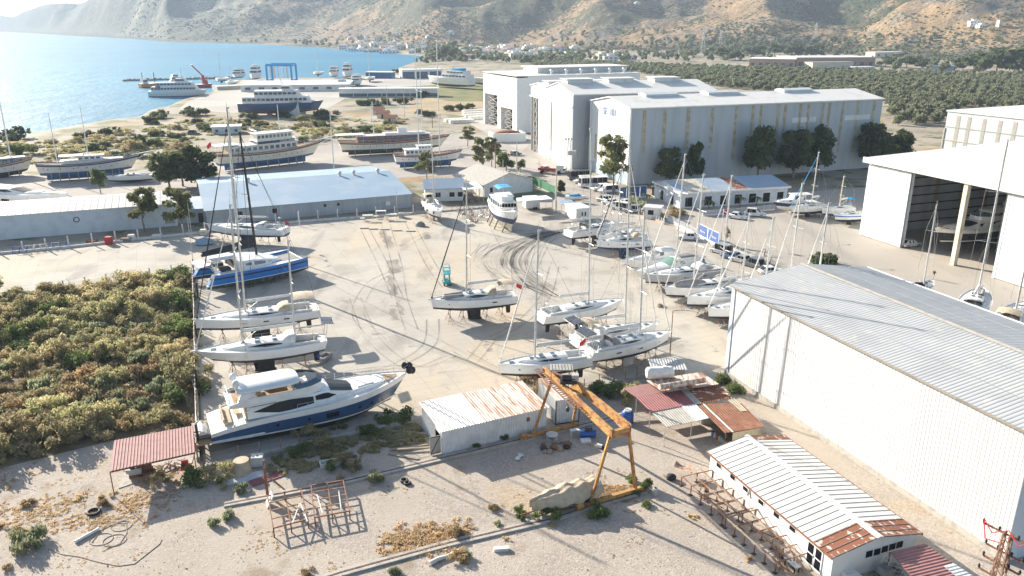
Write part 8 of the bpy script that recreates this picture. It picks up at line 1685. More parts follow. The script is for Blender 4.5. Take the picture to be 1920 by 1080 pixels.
p=at(1228,928); T=thing('grey_canister','small grey canister standing right of the near crane leg','canister',(p.x,p.y,0)); mb=MB(); mb.tube((0,0,0),(0,0,.7),.24,n=12); mb.build('body',PLGREY,T); mb=MB(); mb.tube((0,0,.7),(0,0,.8),.1,n=8); mb.build('cap',BLACK,T)
p=at(974,858); mb=MB(); rows=[[(x+.2*math.sin(5*y),y,.05+.08*abs(math.sin(7*x+3*y))) for x in np.linspace(-.25,.25,5)] for y in np.linspace(-.6,.6,7)]; mb.loft(rows,closed=False,caps=False,sm=True); simple(mb,'plastic_rag',PLWHITE,'scrap of white plastic sheeting on the shaded gravel by the shed','rag',(p.x,p.y,.02))
# pipe racks beside the prefab
def rack(label,a,b,w,n,z=.95):
    a,b=at(*a),at(*b); d=b-a; L=d.length; T=thing('pipe_rack',label,'rack',(a.x,a.y,0),math.atan2(d.y,d.x)); s=random.Random(n)
    for i in range(n):
        x=L*i/(n-1); mb=MB(); mb.bar((x,0,z),(x,w,z+s.uniform(-.05,.05)),.08); mb.build('cross_bar',RUSTL,T)
        for y in (.05,w*.5,w-.05): mb=MB(); mb.bar((x,y,0),(x,y,z),.08); mb.build('leg',RUST,T); mb=MB(); mb.b(x-.16,x+.16,y-.16,y+.16,0,.05); mb.build('foot',STRK,T)
    for y in (.05,w*.35,w*.68,w-.05): mb=MB(); mb.bar((-.3,y,z+.06),(L+.3,y+s.uniform(-.2,.2),z+.06),.09); mb.build('long_bar',s.choice([RUSTL,WOODW,WOODP]),T)
    for k in range(6): mb=MB(); x=s.uniform(0,L*.8); mb.bar((x,s.uniform(0,w),.1),(x+s.uniform(1,3),s.uniform(0,w),.12+s.random()*.3),.07); mb.build('fallen_bar',RUST,T)
rack('upper rusty pipe rack beside the prefab cabin, nearest its shaded end',(1276,911),(1352,985),3.4,5); rack('lower rusty pipe rack beside the prefab cabin, toward its glass door',(1358,990),(1452,1075),3.6,6)
p=at(1258,899); mb=MB(); mb.ell((0,0,.25),(.5,.4,.35),9,5,z0=-.6); simple(mb,'black_sack',CANVN,'black sack at the corner of the upper pipe rack','sack',(p.x,p.y,0))
a,b=at(1262,893),at(1285,898); d=b-a; mb=MB(); rows=[[(x,y,1.05-.25*math.sin(PI*x/1.6)*(.5+y)) for x in np.linspace(0,1.6,6)] for y in np.linspace(0,1.1,5)]; mb.loft(rows,closed=False,caps=False,sm=True); simple(mb,'hung_net',RUSTL,'brownish cloth slung over the end of the upper pipe rack','cloth',(a.x,a.y,0),math.atan2(d.y,d.x))
p=at(1484,1066); T=thing('work_bench','dark bench with a white plank on top near the glass door','bench',(p.x,p.y,0),FP.rz); mb=MB(); mb.b(-.7,.7,-.25,.25,.55,.62); mb.build('top',GEL,T); [MB().bar((x,y,0),(x,y,.55),.08).build('leg',STRK,T) for x in (-.55,.55) for y in (-.2,.2)]
# clutter at the prefab end wall
for i,(x,y,w,d_,h,m_,nm,lab,cat) in enumerate(((1600,1098,2.0,1.2,.9,CANVW,'covered_bundle','bundle wrapped in white tarp by the cabin end wall','bundle'),(1655,1088,.9,.9,1.2,CANVG,'grey_crate','dark crate under the red awning edge','crate'),(1690,1078,1.0,.8,1.0,PLGREY,'grey_cabinet','grey cabinet under the red awning','cabinet'))):
    p=at(x,y); T=thing(nm,lab,cat,(p.x,p.y,0),FP.rz); mb=MB(); mb.loft([[(sx*w/2*k,sy*d_/2*k,h*t) for sx,sy in ((-1,-1),(1,-1),(1,1),(-1,1))] for t,k in ((0,1),(.8,1.02),(1,.85))]); mb.build('body',m_,T); mb=MB(); mb.bar((-w/2,-d_/2-.03,h*.5),(w/2,-d_/2-.03,h*.5),.05); mb.build('strap',STRK,T)
p=at(1655,1082); T=thing('rolling_scaffold','light metal ladder frame leaning by the cabin end windows','ladder',(p.x,p.y,0),FP.rz+.3); mb=MB(); [mb.bar((x,0,0),(x+.4,0,2.0),.05) for x in (-.5,0)]; [mb.bar((x+.9,.7,0),(x+1.3,.7,2.0),.05) for x in (-.5,0)]; mb.build('upright',GALV,T); mb=MB(); [mb.bar((-.5+.08*k,0,.3+.4*k),(.9+.08*k,.7,.3+.4*k),.04) for k in range(5)]; [mb.bar((-.5+.08*k,0,.3+.4*k),(.0+.08*k,0,.3+.4*k),.04) for k in range(5)]; mb.build('rung',GALV,T)
# power pole at the lower right corner
p=at(1890,1003,10.2); T=thing('power_pole','rusty lattice power pole with black insulators and red cables at the lower right corner','power pole',(p.x,p.y,0),FH.rz+.2)
mb=MB(); 
for x in (-.28,.28):
    for y in (-.28,.28): mb.bar((x*1.6,y*1.6,0),(x*.7,y*.7,10.3),.09)
for i in range(18): z=i*.57; k=1.6-.9*z/10.3; [mb.bar((-.28*k*s,-.28*k,z),(.28*k*s,-.28*k,z+.57),.05) for s in (1,-1)]; mb.bar((-.28*k,-.28*k,z),(-.28*k,.28*k,z+.57),.05); mb.bar((.28*k,-.28*k,z),(.28*k,.28*k,z+.57),.05)
mb.build('lattice_mast',RUSTL,T)
for z,w in ((10.2,1.5),(8.9,1.1),(8.0,1.1),(7.0,1.2),(5.9,1.3)):
    mb=MB(); mb.bar((-w,0,z),(w,0,z),.10); o=mb.build('cross_arm',RUST,T); mb=MB()
    for x in (-w,-w*.35,w*.4,w): mb.tube((x,0,z+.05),(x,0,z+.32),.07,.04,n=8); mb.ell((x,0,z+.2),(.09,.09,.07),8,4)
    mb.build('insulator',BLACK,o)
mb=MB(); mb.path([(-1.5,0,10.5),(-.8,-.3,10.0),(0,0,10.5),(.8,-.3,10.0),(1.5,0,10.5),(2.4,1.2,10.3),(4.5,3,10.4)],.035); mb.path([(-1.5,0,10.5),(-1.1,-.3,9.4),(0,-.2,9.6)],.035); mb.build('red_cable',REDF,T)
# ------------------------------------------------------------------ vehicles
def car(label,px,py,rz,m_,kind='car',L=4.3,group=None,name='parked_car'):
    p=at(px,py); T=thing(name,label,{'car':'car','suv':'car','van':'van','bus':'bus'}[kind],(p.x,p.y,0),rz,group)
    W={'car':1.75,'suv':1.85,'van':1.9,'bus':2.2}[kind]/2; h={'car':1.45,'suv':1.75,'van':2.0,'bus':2.6}[kind]; b=.85 if kind!='bus' else 1.1
    lo=[(-L/2,.45,.62),(-L/2+.08,.28,b-.02),(-L*.2,.25,b+.06),(L*.18,.25,b+.04),(L/2-.35,.27,b-.12),(L/2,.42,.6)]
    mb=MB(); mb.loft([[(x,-W*k,z0),(x,-W*k,z1-.12),(x,-W*k*.93,z1),(x,W*k*.93,z1),(x,W*k,z1-.12),(x,W*k,z0)] for (x,z0,z1),k in zip(lo,(.9,.98,1,1,.98,.86))],sm=False); bo=mb.build('body',m_,T)
    if kind in('car','suv'): cs=[(-L*.46 if kind=='suv' else -L*.42,b-.02,.9),(-L*.36 if kind=='suv' else -L*.24,h,.76),(L*.06,h,.76),(L*.26,b-.02,.88)]
    elif kind=='van': cs=[(-L*.49,b-.1,.97),(-L*.47,h,.9),(L*.18,h,.88),(L*.34,b,.92)]
    else: cs=[(-L*.495,b-.3,.98),(-L*.49,h,.94),(L*.44,h,.94),(L*.49,b-.3,.97)]
    rows=[[(x,-W*k,b-.06 if i in(0,3) else b-.06),(x,-W*k,z),(x,W*k,z),(x,W*k,b-.06)] for i,(x,z,k) in enumerate(cs)]
    mb=MB(); mb.loft(rows); ca=mb.build('cabin',m_,T)
    mb=MB(); x0,x1=cs[1][0],cs[2][0]; kk=cs[1][2]; n=2 if kind!='bus' else 5
    for sg in (1,-1):
        for i in range(n): xa=x0+(x1-x0)*i/n+.06; xb=x0+(x1-x0)*(i+1)/n-.04; mb.add([(xa,sg*(W*(kk+.06)+.02),b+.05),(xb,sg*(W*(kk+.06)+.02),b+.05),(xb,sg*(W*kk+.02),h-.12),(xa,sg*(W*kk+.02),h-.12)],[(0,1,2,3)])
    for (xa,za,ka),(xb,zb,kb) in ((cs[3],cs[2]),(cs[0],cs[1])):
        f=lambda t:(xa+(xb-xa)*t,za+(zb-za)*t,(ka+(kb-ka)*t)*W*.88); (X0,Z0,K0),(X1,Z1,K1)=f(.12),f(.88); e=.03 if xa>0 else -.03
        mb.add([(X0+e,-K0,Z0+.01),(X0+e,K0,Z0+.01),(X1+e,K1,Z1+.02),(X1+e,-K1,Z1+.02)],[(0,1,2,3)])
    mb.build('glazing',GLASS,ca)
    for x in (-L*.30,L*.31):
        for sg in (1,-1): mb=MB(); mb.tube((x,sg*(W-.2),.32),(x,sg*(W+.01),.32),.32,n=14); o=mb.build('wheel',BLACK,T); mb=MB(); mb.tube((x,sg*(W),.32),(x,sg*(W+.025),.32),.19,n=10); mb.build('rim',ALU,o)
    for sg in (1,-1): mb=MB(); mb.b(L/2-.10,L/2+.01,sg*W*.62-.16,sg*W*.62+.16,.58,.70); mb.build('headlight',LAMPW,T); mb=MB(); mb.b(-L/2-.01,-L/2+.06,sg*W*.72-.12,sg*W*.72+.12,.62,.80); mb.build('tail_light',RED,T)
    mb=MB(); mb.b(L/2-.05,L/2+.03,-W*.8,W*.8,.36,.52); mb.b(-L/2-.03,-L/2+.05,-W*.8,W*.8,.36,.52); mb.build('bumper',STRK,T)
    return T
g1='vehicles parked along the gate wall'
for px,py,rz,m_,k,L,lab,gr in (
 (1290,449,R(-8)+PI,CARW,'car',4.4,'white hatchback alone on the slab before the white gate fence',None),
 (1351,475,R(125),CARS,'van',4.2,'silver small van, first in the row by the banner fence end',None),(1372,486,R(128),CARB2,'car',4.3,'blue-grey car next to the silver van',None),(1389,492,R(128),CARS,'car',4.3,'pale grey car between the blue-grey car and the black off-roader',None),(1411,500,R(125),CARG,'suv',4.5,'black off-roader, last dark one in the row by the anchors',None),(1444,514,R(10),CARW,'car',4.2,'white car standing just behind the warehouse roof',None),
 (1382,410,R(-35),CARW,'car',4.3,'white hatchback in the office shade, nose toward the road',None),(1415,405,R(-20),CARW,'suv',4.6,'white off-roader in the office shade near the navy launch',None),
 (1132,379,R(120),CARG,'suv',4.6,'black off-roader, farthest in the row along the gate wall',None),(1144,384,R(135),CARW,'car',4.2,'white car beside the farthest black off-roader',None),(1154,389,R(140),CARW,'car',4.2,'white car in the middle of the gate wall row',None),(1164,394,R(140),CARW,'van',4.3,'white small van in the gate wall row',None),(1185,398,R(175),CARS,'suv',4.4,'silver off-roader at the near end of the gate wall row',None),(1170,384,R(120),CARW,'car',4.2,'white car half hidden behind the silver off-roader',None),
 (1086,337,R(195),CARG,'bus',6.5,'dark grey minibus by the base of the hangar corner',None),(1093,343,R(190),CARW,'van',5.2,'white van parked beside the dark minibus',None),(1111,350,R(195),CARW,'bus',7.5,'white bus by the hangar gable wall',None),(1126,357,R(195),CARW,'suv',5.0,'white pickup between the bus and the tall eucalyptus',None),(1140,361,R(195),CARW,'van',5.0,'white van under the tall eucalyptus',None),
 (1052,325,R(190),CARW,'car',4.3,'white car next to the red flatbed truck',None),(1024,320,R(30),CARS,'car',4.3,'silver car behind the red flatbed truck',None),
 (952,331,R(80),CARS,'car',4.3,'silver car between the roadside trees, nearest the workshop roof',None),(962,334,R(80),CARW,'car',4.3,'white car between the roadside trees',None),(972,338,R(95),CARG,'car',4.3,'dark car by the second roadside tree',None),(987,341,R(10),CARG,'car',4.3,'black car parked sideways at the end of the roadside row',None),
 (966,291,R(30),CARG,'car',4.3,'dark grey car in the shade of the twin-gabled hangar doors',None),(364,252,R(5),CARG,'suv',4.5,'dark car in the coastal scrub near the white roofed hut',None),(1705,462,R(20),CARW,'car',4.2,'white car in the shadow just inside the open hangar',None)):
    car(lab,px,py,rz,m_,k,L,gr,'parked_'+{'car':'car','suv':'car','van':'van','bus':'bus'}[k])
p=at(1036,325); T=thing('flatbed_truck','white cab truck with a red flatbed near the hangar base','truck',(p.x,p.y,0),R(-12)); mb=MB(); mb.b(1.2,3.0,-1.0,1.0,.6,2.5); mb.build('cab',CARW,T); mb=MB(); mb.b(2.6,3.03,-.9,.9,1.5,2.2); mb.build('windscreen',GLASS,T); mb=MB(); mb.b(-4,1.1,-1.1,1.1,1.0,1.25); mb.b(-4,1.1,-1.1,-1.0,1.25,1.6); mb.build('flatbed',RED,T)
for x in (-3,2):
    for y in (-1,1): mb=MB(); mb.tube((x,y-.12,.45),(x,y+.12,.45),.45,n=12); mb.build('wheel',BLACK,T)
p=at(1060,378); T=thing('trailer_boat','small blue and white speedboat on a trailer behind the site cabin','boat',(p.x,p.y,0),R(-15)); h=Hull(5,1.9,.7,.35,.8,rake=.1); mb=MB(); h.mesh(mb,0,1,2); mb.build('hull',[GEL,BLUE,GEL],T); mb=MB(); h.deck(mb,0); mb.build('deck',DECK,T); mb=MB(); house(mb,[(1,.7,.6,1.4,1.7,.1),(3,.65,.5,1.4,2.0,.1),(3.8,.5,.3,1.4,1.6,.1)]); mb.build('cover',CANVB,T); mb=MB(); [mb.tube((2,y-.1,.3),(2,y+.1,.3),.3,n=10) for y in (-.8,.8)]; mb.bar((-.2,0,.4),(6,0,.4),.1); mb.build('trailer_frame',STRK,T)
# scissor lift
p=at(838,533); hs_=hgt(838,533,500); T=thing('scissor_lift','turquoise scissor lift standing by the lone yacht mast','scissor lift',(p.x,p.y,0),R(100)); mb=MB(); mb.b(-1.1,1.1,-.55,.55,.35,.8); mb.build('base',TURQ,T)
for x in (-.75,.75):
    for y in (-.5,.5): mb=MB(); mb.tube((x,y-.12,.3),(x,y+.12,.3),.3,n=12); mb.build('wheel',BLACK,T)
mb=MB(); 
for i in range(4):
    for y in (-.4,.4): z=.8+i*.28; mb.bar((-.9,y,z),(.9,y,z+.28),.08); mb.bar((.9,y,z),(-.9,y,z+.28),.08)
mb.build('scissor_arms',STRK,T); mb=MB(); mb.b(-1.1,1.1,-.55,.55,1.95,2.08); mb.build('platform',TURQ,T); mb=MB()
for x in (-1.05,0,1.05):
    for y in (-.52,.52): mb.bar((x,y,2.05),(x,y,3.1),.06)
for z in (2.55,3.1): [mb.bar((-1.05,y,z),(1.05,y,z),.06) for y in (-.52,.52)]; [mb.bar((x,-.52,z),(x,.52,z),.06) for x in (-1.05,1.05)]
mb.build('guard_rail',TURQ,T)
# small tender with outboard beside the ketch
p=at(608,676); T=thing('inflatable_tender','small inflatable tender with a blue outboard cover by the ketch rudder','tender',(p.x,p.y,.1),R(70)); mb=MB(); [mb.tube((-1.1,s*.55,.4),(1.0,s*.45,.4),.22,n=8) for s in (1,-1)]; mb.tube((1.0,-.45,.4),(1.0,.45,.4),.22,n=8); mb.build('tube_hull',CANVG,T); mb=MB(); mb.b(-1.1,-.9,-.5,.5,.1,.7); mb.b(-1,1,-.45,.45,.1,.2); mb.build('floor',PLGREY,T); mb=MB(); mb.ell((-1.15,0,1.0),(.25,.22,.35),8,6); mb.build('outboard_cover',PLBLUE,T)
p=at(385,459); T=thing('covered_dinghy','small dinghy under a pale blue cover by the back fence','dinghy',(p.x,p.y,0),.1); mb=MB(); house(mb,[(-1.6,.8,.6,.2,.9,.2),(0,.9,.5,.2,1.3,.25),(1.5,.5,.2,.3,.9,.1)],sm=True); mb.build('cover',ROOFB,T); mb=MB(); mb.b(-1.4,1.2,-.5,.5,.05,.25); mb.build('cradle',STRK,T)
# ------------------------------------------------------------------ fences and walls
def fence(label,px,hp,step,mp,kerb=None,wire=True,name='fence',tilt=0,mesh=None,wires=3,pw=.12,cat='fence'):
    P_=[at(*p) for p in px]; o0=P_[0]; T=thing(name,label,cat,(o0.x,o0.y,0)); s=random.Random(len(label)); w=MB(); kb=MB(); ms=MB()
    for a,b in zip(P_[:-1],P_[1:]):
        a,b=a-o0,b-o0; d=b-a; n=max(1,round(d.length/step))
        for i in range(n+(1 if b==P_[-1]-o0 else 0)):
            q=a+d*i/n; t=Vector((s.uniform(-tilt,tilt),s.uniform(-tilt,tilt),hp*s.uniform(.92,1.05))); mb=MB(); mb.bar(q,q+t,pw); mb.build('post',mp,T)
        if wire:
            for k in range(wires): z=hp*(.95-.35*k); w.tube(a+Vector((0,0,z)),b+Vector((0,0,z)),.012,n=3)
        if kerb: kb.bar(a+Vector((0,0,kerb[0]/2)),b+Vector((0,0,kerb[0]/2)),kerb[1],kerb[0])
        if mesh: ms.bar(a+Vector((0,0,hp*.52)),b+Vector((0,0,hp*.52)),.05,hp*.9)
    if w.v: w.build('wire',WIRE,T)
    if kerb: kb.build('kerb',kerb[2],T)
    if mesh: ms.build('panel',mesh,T)
    return T
fence('white concrete post fence along the back edge of the slab below the sheds',[(-90,486),(0,477),(130,465),(260,450),(385,437),(560,417),(775,402)],2.2,4.2,CONCW,(.45,.25,CONCW),pw=.2)
fence('rusty post and mesh fence between the torn-awning boat and the trawler',[(780,401),(870,394),(962,385)],1.6,2.5,RUSTL,(.3,.25,CONC),pw=.1)
fence('leaning weathered stake fence between the thicket and the slab',[(362,507),(366,600),(368,700),(372,866)],2.0,1.3,WOODP,(.5,.3,CONC),tilt=.22,pw=.12,wires=5)
fence('low concrete post fence along the top of the thicket',[(-120,578),(0,559),(120,542),(240,524),(362,506)],1.5,3.4,CONCW,None,pw=.15)
fence('bent steel post fence on a low wall in front of the blue yacht',[(384,882),(450,866),(600,832),(700,810),(800,786)],1.7,2.2,RUSTL,(.55,.3,CONC),tilt=.1,pw=.07)
fence('short post fence on the slab edge behind the crane and container',[(1095,735),(1150,722),(1215,706)],1.7,2.0,RUSTL,(.4,.3,CONC),pw=.08)
fence('white slatted gate fence along the road edge by the office',[(1252,414),(1306,442)],1.5,.55,WHITE,(.5,.3,WHITE),wires=2,pw=.14,name='gate_fence')
fence('white low fence along the parked car row',[(1132,372),(1165,385),(1245,421)],1.3,1.1,WHITE,(.5,.25,BRICKR),wires=2,pw=.16)
fence('grey-brown fence in front of the office doors',[(1318,405),(1380,401),(1452,394)],1.3,1.5,CONCW,(.35,.25,WHITE),mesh=CLADG,name='office_fence')
fence('green mesh fence along the road behind the canopy',[(998,347),(1018,356),(1042,368)],2.4,4,ALU,(.3,.2,CONC),mesh=GREENM,name='mesh_fence')
fence('dark low wall with posts beyond the dry tree',[(1362,463),(1400,480),(1440,497)],1.1,2.5,CONCW,(.5,.25,CONC))
for i,(px,py) in enumerate(((372,560),(371,640),(373,740),(375,850))):
    p=at(px,py); T=thing('steel_fence_post',('dark steel post at the stake fence beside the plumb-bowed sloop','dark steel post at the stake fence under the ketch bow','tall dark steel post at the yacht stern','dark steel post with brackets at the front fence corner')[i],'post',(p.x,p.y,0)); mb=MB(); mb.bar((0,0,0),(0,0,3.2 if i>1 else 2.6),.2); mb.build('shaft',STRK,T); mb=MB(); mb.bar((-.4,0,2.3),(.4,0,2.4),.1); mb.build('bracket',RUST,T)
def banner(label,x0,y0,x1,y1,h,t1,t2):
    a,b=at(x0,y0),at(x1,y1); F=Fr(a,b,a+Vector((0,1,0)),W=.2); T=F.thing('banner_panel',label,'banner'); L=F.L; mb=MB(); mb.b(.1,L-.1,0,.06,.5,h-.1); mb.build('panel',SIGNB,T); mb=MB(); mb.b(0,L,-.03,.1,h-.12,h); mb.b(0,.12,-.03,.1,0,h); mb.b(L-.12,L,-.03,.1,0,h); mb.b(0,L,-.1,.18,0,.5); mb.build('frame',WHITE,T)
    s=(L-1)/4.6; text(t1,s,RED,T,(L*.12,-.05,h*.55),(R(90),0,0),shear=.2); text(t2,s,WHITE,T,(L*.12+s*1.15,-.05,h*.45),(R(90),0,0),shear=.2)
banner('blue banner at the road side of the white gate fence, next to the railings',1306,442,1326,452,2.7,'art','Marine'); banner('blue banner panel at the very end of the gate fence by the dry tree',1326,452.5,1347,463,2.7,'art','Marine')
banner('blue banner beside the tall eucalyptus at the hangar foot',1161,374,1174,373,3.0,'art','Marine'); banner('blue banner in the middle of the three at the hangar foot',1174.5,373,1199,371.5,3.0,'art','Marine'); banner('blue banner at the office gable end of the three',1199.5,371.3,1212,370.5,3.0,'art','Marine')
p=at(1224,409); T=thing('gatehouse','small white flat-roofed gatehouse beside the road entrance','gatehouse',(p.x,p.y,0),R(-20)); mb=MB(); mb.b(-1.6,1.6,-1.3,1.3,0,2.5); mb.build('wall',PLAST,T); mb=MB(); mb.b(-2,2,-1.8,1.7,2.5,2.7); mb.build('roof',GEL,T); mb=MB(); mb.b(-.9,.3,-1.34,-1.28,1.0,2.0); mb.build('window',GLASS,T)
for px,py,m_,k,lab in ((1264,402,LBRN,'brn','orange flowering shrub at the office corner'),(1258,407,LBRN,'brn','low reddish flower bed beside the gatehouse')): p=at(px,py); bush(k,1,(p.x,p.y,0),1.3,lab,None,'flowering_shrub')
for i in range(6): p=at(1186+i*4.5,384+i*2.2); bush('sage',i%4,(p.x,p.y,0),1.6,'blue-grey agave-like shrub in the bed beside the palms','shrubs in the palm bed','garden_shrub')
# ------------------------------------------------------------------ poles
def pole(label,px,py,yt,kind='lamp',m_=ALU,r=.09,name=None,arm=1.6,rz=0):
    p=at(px,py); h=hgt(px,py,yt); T=thing(name or ('street_lamp' if kind=='lamp' else 'utility_pole'),label,'street lamp' if kind=='lamp' else 'utility pole',(p.x,p.y,0),rz); mb=MB(); mb.tube((0,0,0),(0,0,h),r,r*.7,n=8); mb.build('shaft',m_,T)
    if kind=='lamp': mb=MB(); mb.bar((0,0,h),(arm,0,h+.15),.07); mb.build('arm',m_,T); mb=MB(); mb.b(arm-.1,arm+.5,-.14,.14,h+.08,h+.22); mb.build('lamp_head',PLGREY,T)
    elif kind=='cross':
        mb=MB(); [mb.bar((-1,0,h-d),(1,0,h-d),.12) for d in (.3,1.3)]; o=mb.build('cross_arm',RUST,T); mb=MB(); [mb.tube((x,0,h-d),(x,0,h-d+.3),.07,n=6) for x in (-.9,0,.9) for d in (.3,1.3)]; mb.build('insulator',BLACK,o)
    return T
for a_ in (('slim street lamp between the solar yacht and the tin shed',1256,668,583,'lamp',RUSTL,.08),('thin lamp pole rising in front of the container behind the crane',1051,705,622,'cut',ALU,.06),('white globe lamp at the foot of the blue roofed shed',562,424,395,'cut',WHITE,.09),('lamp post by the wall of the blue-roofed boat shed',745,403,350,'cut',ALU,.07),('wooden power pole with cross arms beside the site cabins',1042,394,318,'cross',PLASTC,.17),('tall pale mast pole between the cruise boat and the brown gulet',627,327,205,'cut',GALV,.16),('street lamp on the road beyond the car row',1568,490,460,'lamp',ALU,.06),('double-arm pole on the track beyond the scrub',697,226,196,'lamp',WHITE,.14),('slim pole on the near track by the green field',727,214,160,'cut',ALU,.14),('slim pole right of the tiled huts',759,226,165,'cut',ALU,.14),('rusty power pole by the white beams',823,238,214,'cross',RUST,.14),('rusty power pole on the dirt road, next to the beams',811,240,216,'cross',RUST,.14),('thin pole in the concrete strip beside the thicket top corner',363,498,405,'cut',ALU,.06),('lamp pole at the back fence near the covered dinghy',360,445,380,'cut',ALU,.07),('power pole with cross arms between eucalyptus trees',929,336,270,'cross',RUSTL,.16),('slim pole beside the twin-gabled hangar door',969,326,262,'cut',ALU,.14),('bare pole near the stacked anchors',1368,460,413,'cut',ALU,.06)): pole(*a_)
p=at(1325,438); T=thing('flagpole','white flagpole with a small red flag by the gate fence','flagpole',(p.x,p.y,0)); h=hgt(1352,452,392); mb=MB(); mb.tube((0,0,0),(0,0,h),.06,n=6); mb.build('shaft',WHITE,T); mb=MB(); mb.loft([[(.1+.25*i,.05*math.sin(i*2),h-.1) for i in range(5)],[(.1+.25*i,.05*math.sin(i*2+.6),h-1.0) for i in range(5)]],closed=False,caps=False); mb.build('flag',REDF,T); q=at(1352,452); T.location=(q.x,q.y,0)
# lattice light mast at the hangar corner; pylons on the hillside
p=at(1066,324); h=hgt(1066,324,263); T=thing('lattice_mast','thin steel lattice light mast at the twin-gabled hangar corner','mast',(p.x,p.y,0)); mb=MB(); [mb.bar((x,y,0),(x*.5,y*.5,h),.12) for x in (-.7,.7) for y in (-.7,.7)]; [mb.bar((-.7*(1-.5*i/14),-.7*(1-.5*i/14),h*i/14),(.7*(1-.5*i/14),.7*(1-.5*i/14),h*(i+1)/14),.08) for i in range(14)]; mb.build('lattice',ALU,T); mb=MB(); [mb.b(-1.2+k*.8,-.7+k*.8,-.3,.3,h,h+.7) for k in range(3)]; mb.build('floodlight',STEEL,T); mb=MB(); mb.b(-.3,2.0,-.6,.6,h*.55,h*.55+1.2); mb.build('equipment_box',PLGREY,T)
for px,py,w_,lab in ((1317,104,36,'tall lattice pylon at the grove edge below the hills'),(1350,92,26,'farther lattice pylon left of the factory trees'),(1528,74,24,'small lattice pylon on the hill foot above the villa')):
    p=hit(px,py); T=thing('pylon',lab,'pylon',(p.x,p.y,p.z)); mb=MB(); [mb.bar((x*2.5,y*2.5,0),(x*.5,y*.5,w_),.35) for x in (-1,1) for y in (-1,1)]; [mb.bar((-2.5+2*i/8,-2.5+2*i/8,w_*i/8),(2.5-2*i/8,2.5-2*i/8,w_*(i+1)/8),.25) for i in range(8)]; mb.build('lattice',STEEL,T); mb=MB(); [mb.bar((-5,0,w_*f),(5,0,w_*f),.4) for f in (.75,.87,.97)]; mb.build('cross_arm',STEEL,T)
# pale precast beams, soil skip, old derelict frames near the hangars
for i,(x0,y0,x1,y1) in enumerate(((868,212,922,209),(868,216,922,213.5),(872,220,924,217.5),(834,229,872,226.5),(843,231,888,229),(880,224,918,221.5))):
    a,b=at(x0,y0),at(x1,y1); d=b-a; simple(MB().b(0,d.length,-1.3,1.3,0,1.3),'precast_beam',CONCW,'long white precast beam in the stack before the white hangar','beam',(a.x,a.y,.03),math.atan2(d.y,d.x),'precast beams before the white hangar')
p=at(955,266); T=thing('soil_bunker','low white walled bunker heaped with red-brown soil by the hangar doors','bunker',(p.x,p.y,0),R(12)); mb=MB(); mb.b(-6,6,-.3,.3,0,3); mb.b(-6,-5.4,.3,8,0,3); mb.b(5.4,6,.3,8,0,3); mb.build('wall',WHITE,T); mb=MB(); mb.ell((0,3.5,2.2),(5.3,3.2,1.6),14,6,z0=-.6); mb.build('soil_heap',BRICK,T)
# anchors and moorings heap by the dark wall; scaffold clutter by the cottage fence
for i in range(26):
    p=at(1405+r3.uniform(0,42),484+r3.uniform(-6,14)); T=thing('metal_frame','grey metal stand in the jumble beyond the parked dark cars','metal stand',(p.x,p.y,0),r3.uniform(0,3),'jumble of metal stands'); mb=MB(); [mb.tube((r3.uniform(-.4,.4),r3.uniform(-.4,.4),0),(r3.uniform(-.3,.3),r3.uniform(-.3,.3),r3.uniform(.6,1.4)),.05) for _ in range(4)]; mb.build('tubes',r3.choice([STEEL,CONCW,RUSTL]),T)
for i in range(24):
    p=at(862+r3.uniform(0,58),403+r3.uniform(-6,14)); T=thing('scaffold_piece','tangled scaffold piece on the slab edge before the tarp shelter','scaffold',(p.x,p.y,0),r3.uniform(0,3),'scaffold jumble before the tarp shelter'); mb=MB(); [mb.tube((r3.uniform(-.9,.9),r3.uniform(-.6,.6),r3.uniform(0,.3)),(r3.uniform(-.9,.9),r3.uniform(-.6,.6),r3.uniform(.3,1.9)),.045) for _ in range(6)]; mb.build('tubes',r3.choice([STEEL,RUSTL,WOODP]),T)
for i,(x,y,m_,lab,nm) in enumerate(((205,458,RED,'red steel cabinet at the back fence','steel_cabinet'),(247,450,PLWHITE,'white appliance box at the back fence','white_cabinet'),(237,452,WOODP,'brown crate beside the white box at the back fence','wooden_crate'),(295,446,PLWHITE,'low white bundle at the back fence near the eucalyptus','white_bundle'),(173,456,RUST,'rust brown heap at the back fence','rusty_heap'),(382,440,GELC,'cream cabinet near the covered dinghy','cream_cabinet'),(753,408,PLGREY,'grey box by the fence end at the boat shed','grey_box'))):
    p=at(x,y); T=thing(nm,lab,'box' if i!=4 else 'heap',(p.x,p.y,0),.1); mb=MB(); s=(.6,.5,1.5) if i==0 else (.6,.5,1.1) if i in(1,5,6) else (.9,.6,.7); mb.loft([[(sx*s[0]*k,sy*s[1]*k,s[2]*t) for sx,sy in ((-1,-1),(1,-1),(1,1),(-1,1))] for t,k in ((0,1),(.93,1),(1,.9))]); mb.build('body',m_,T); mb=MB(); mb.b(-s[0]*.8,s[0]*.8,-s[1]-.02,-s[1]+.01,s[2]*.45,s[2]*.5); mb.build('strap',STRK,T)
for i in range(8):
    p=at(30+i*13+r3.uniform(-3,3),474-i*1.4); T=thing('blue_trestle','blue steel trestle in the row at the back fence','trestle',(p.x,p.y,0),.1,'blue trestles at the back fence'); mb=MB(); [mb.bar((x,s*.5,0),(x,0,1.1),.07) for x in (-.6,.6) for s in (1,-1)]; mb.bar((-.7,0,1.1),(.7,0,1.1),.08); mb.build('bars',r3.choice([PLBLUE,PLBLUE,STEEL]),T)
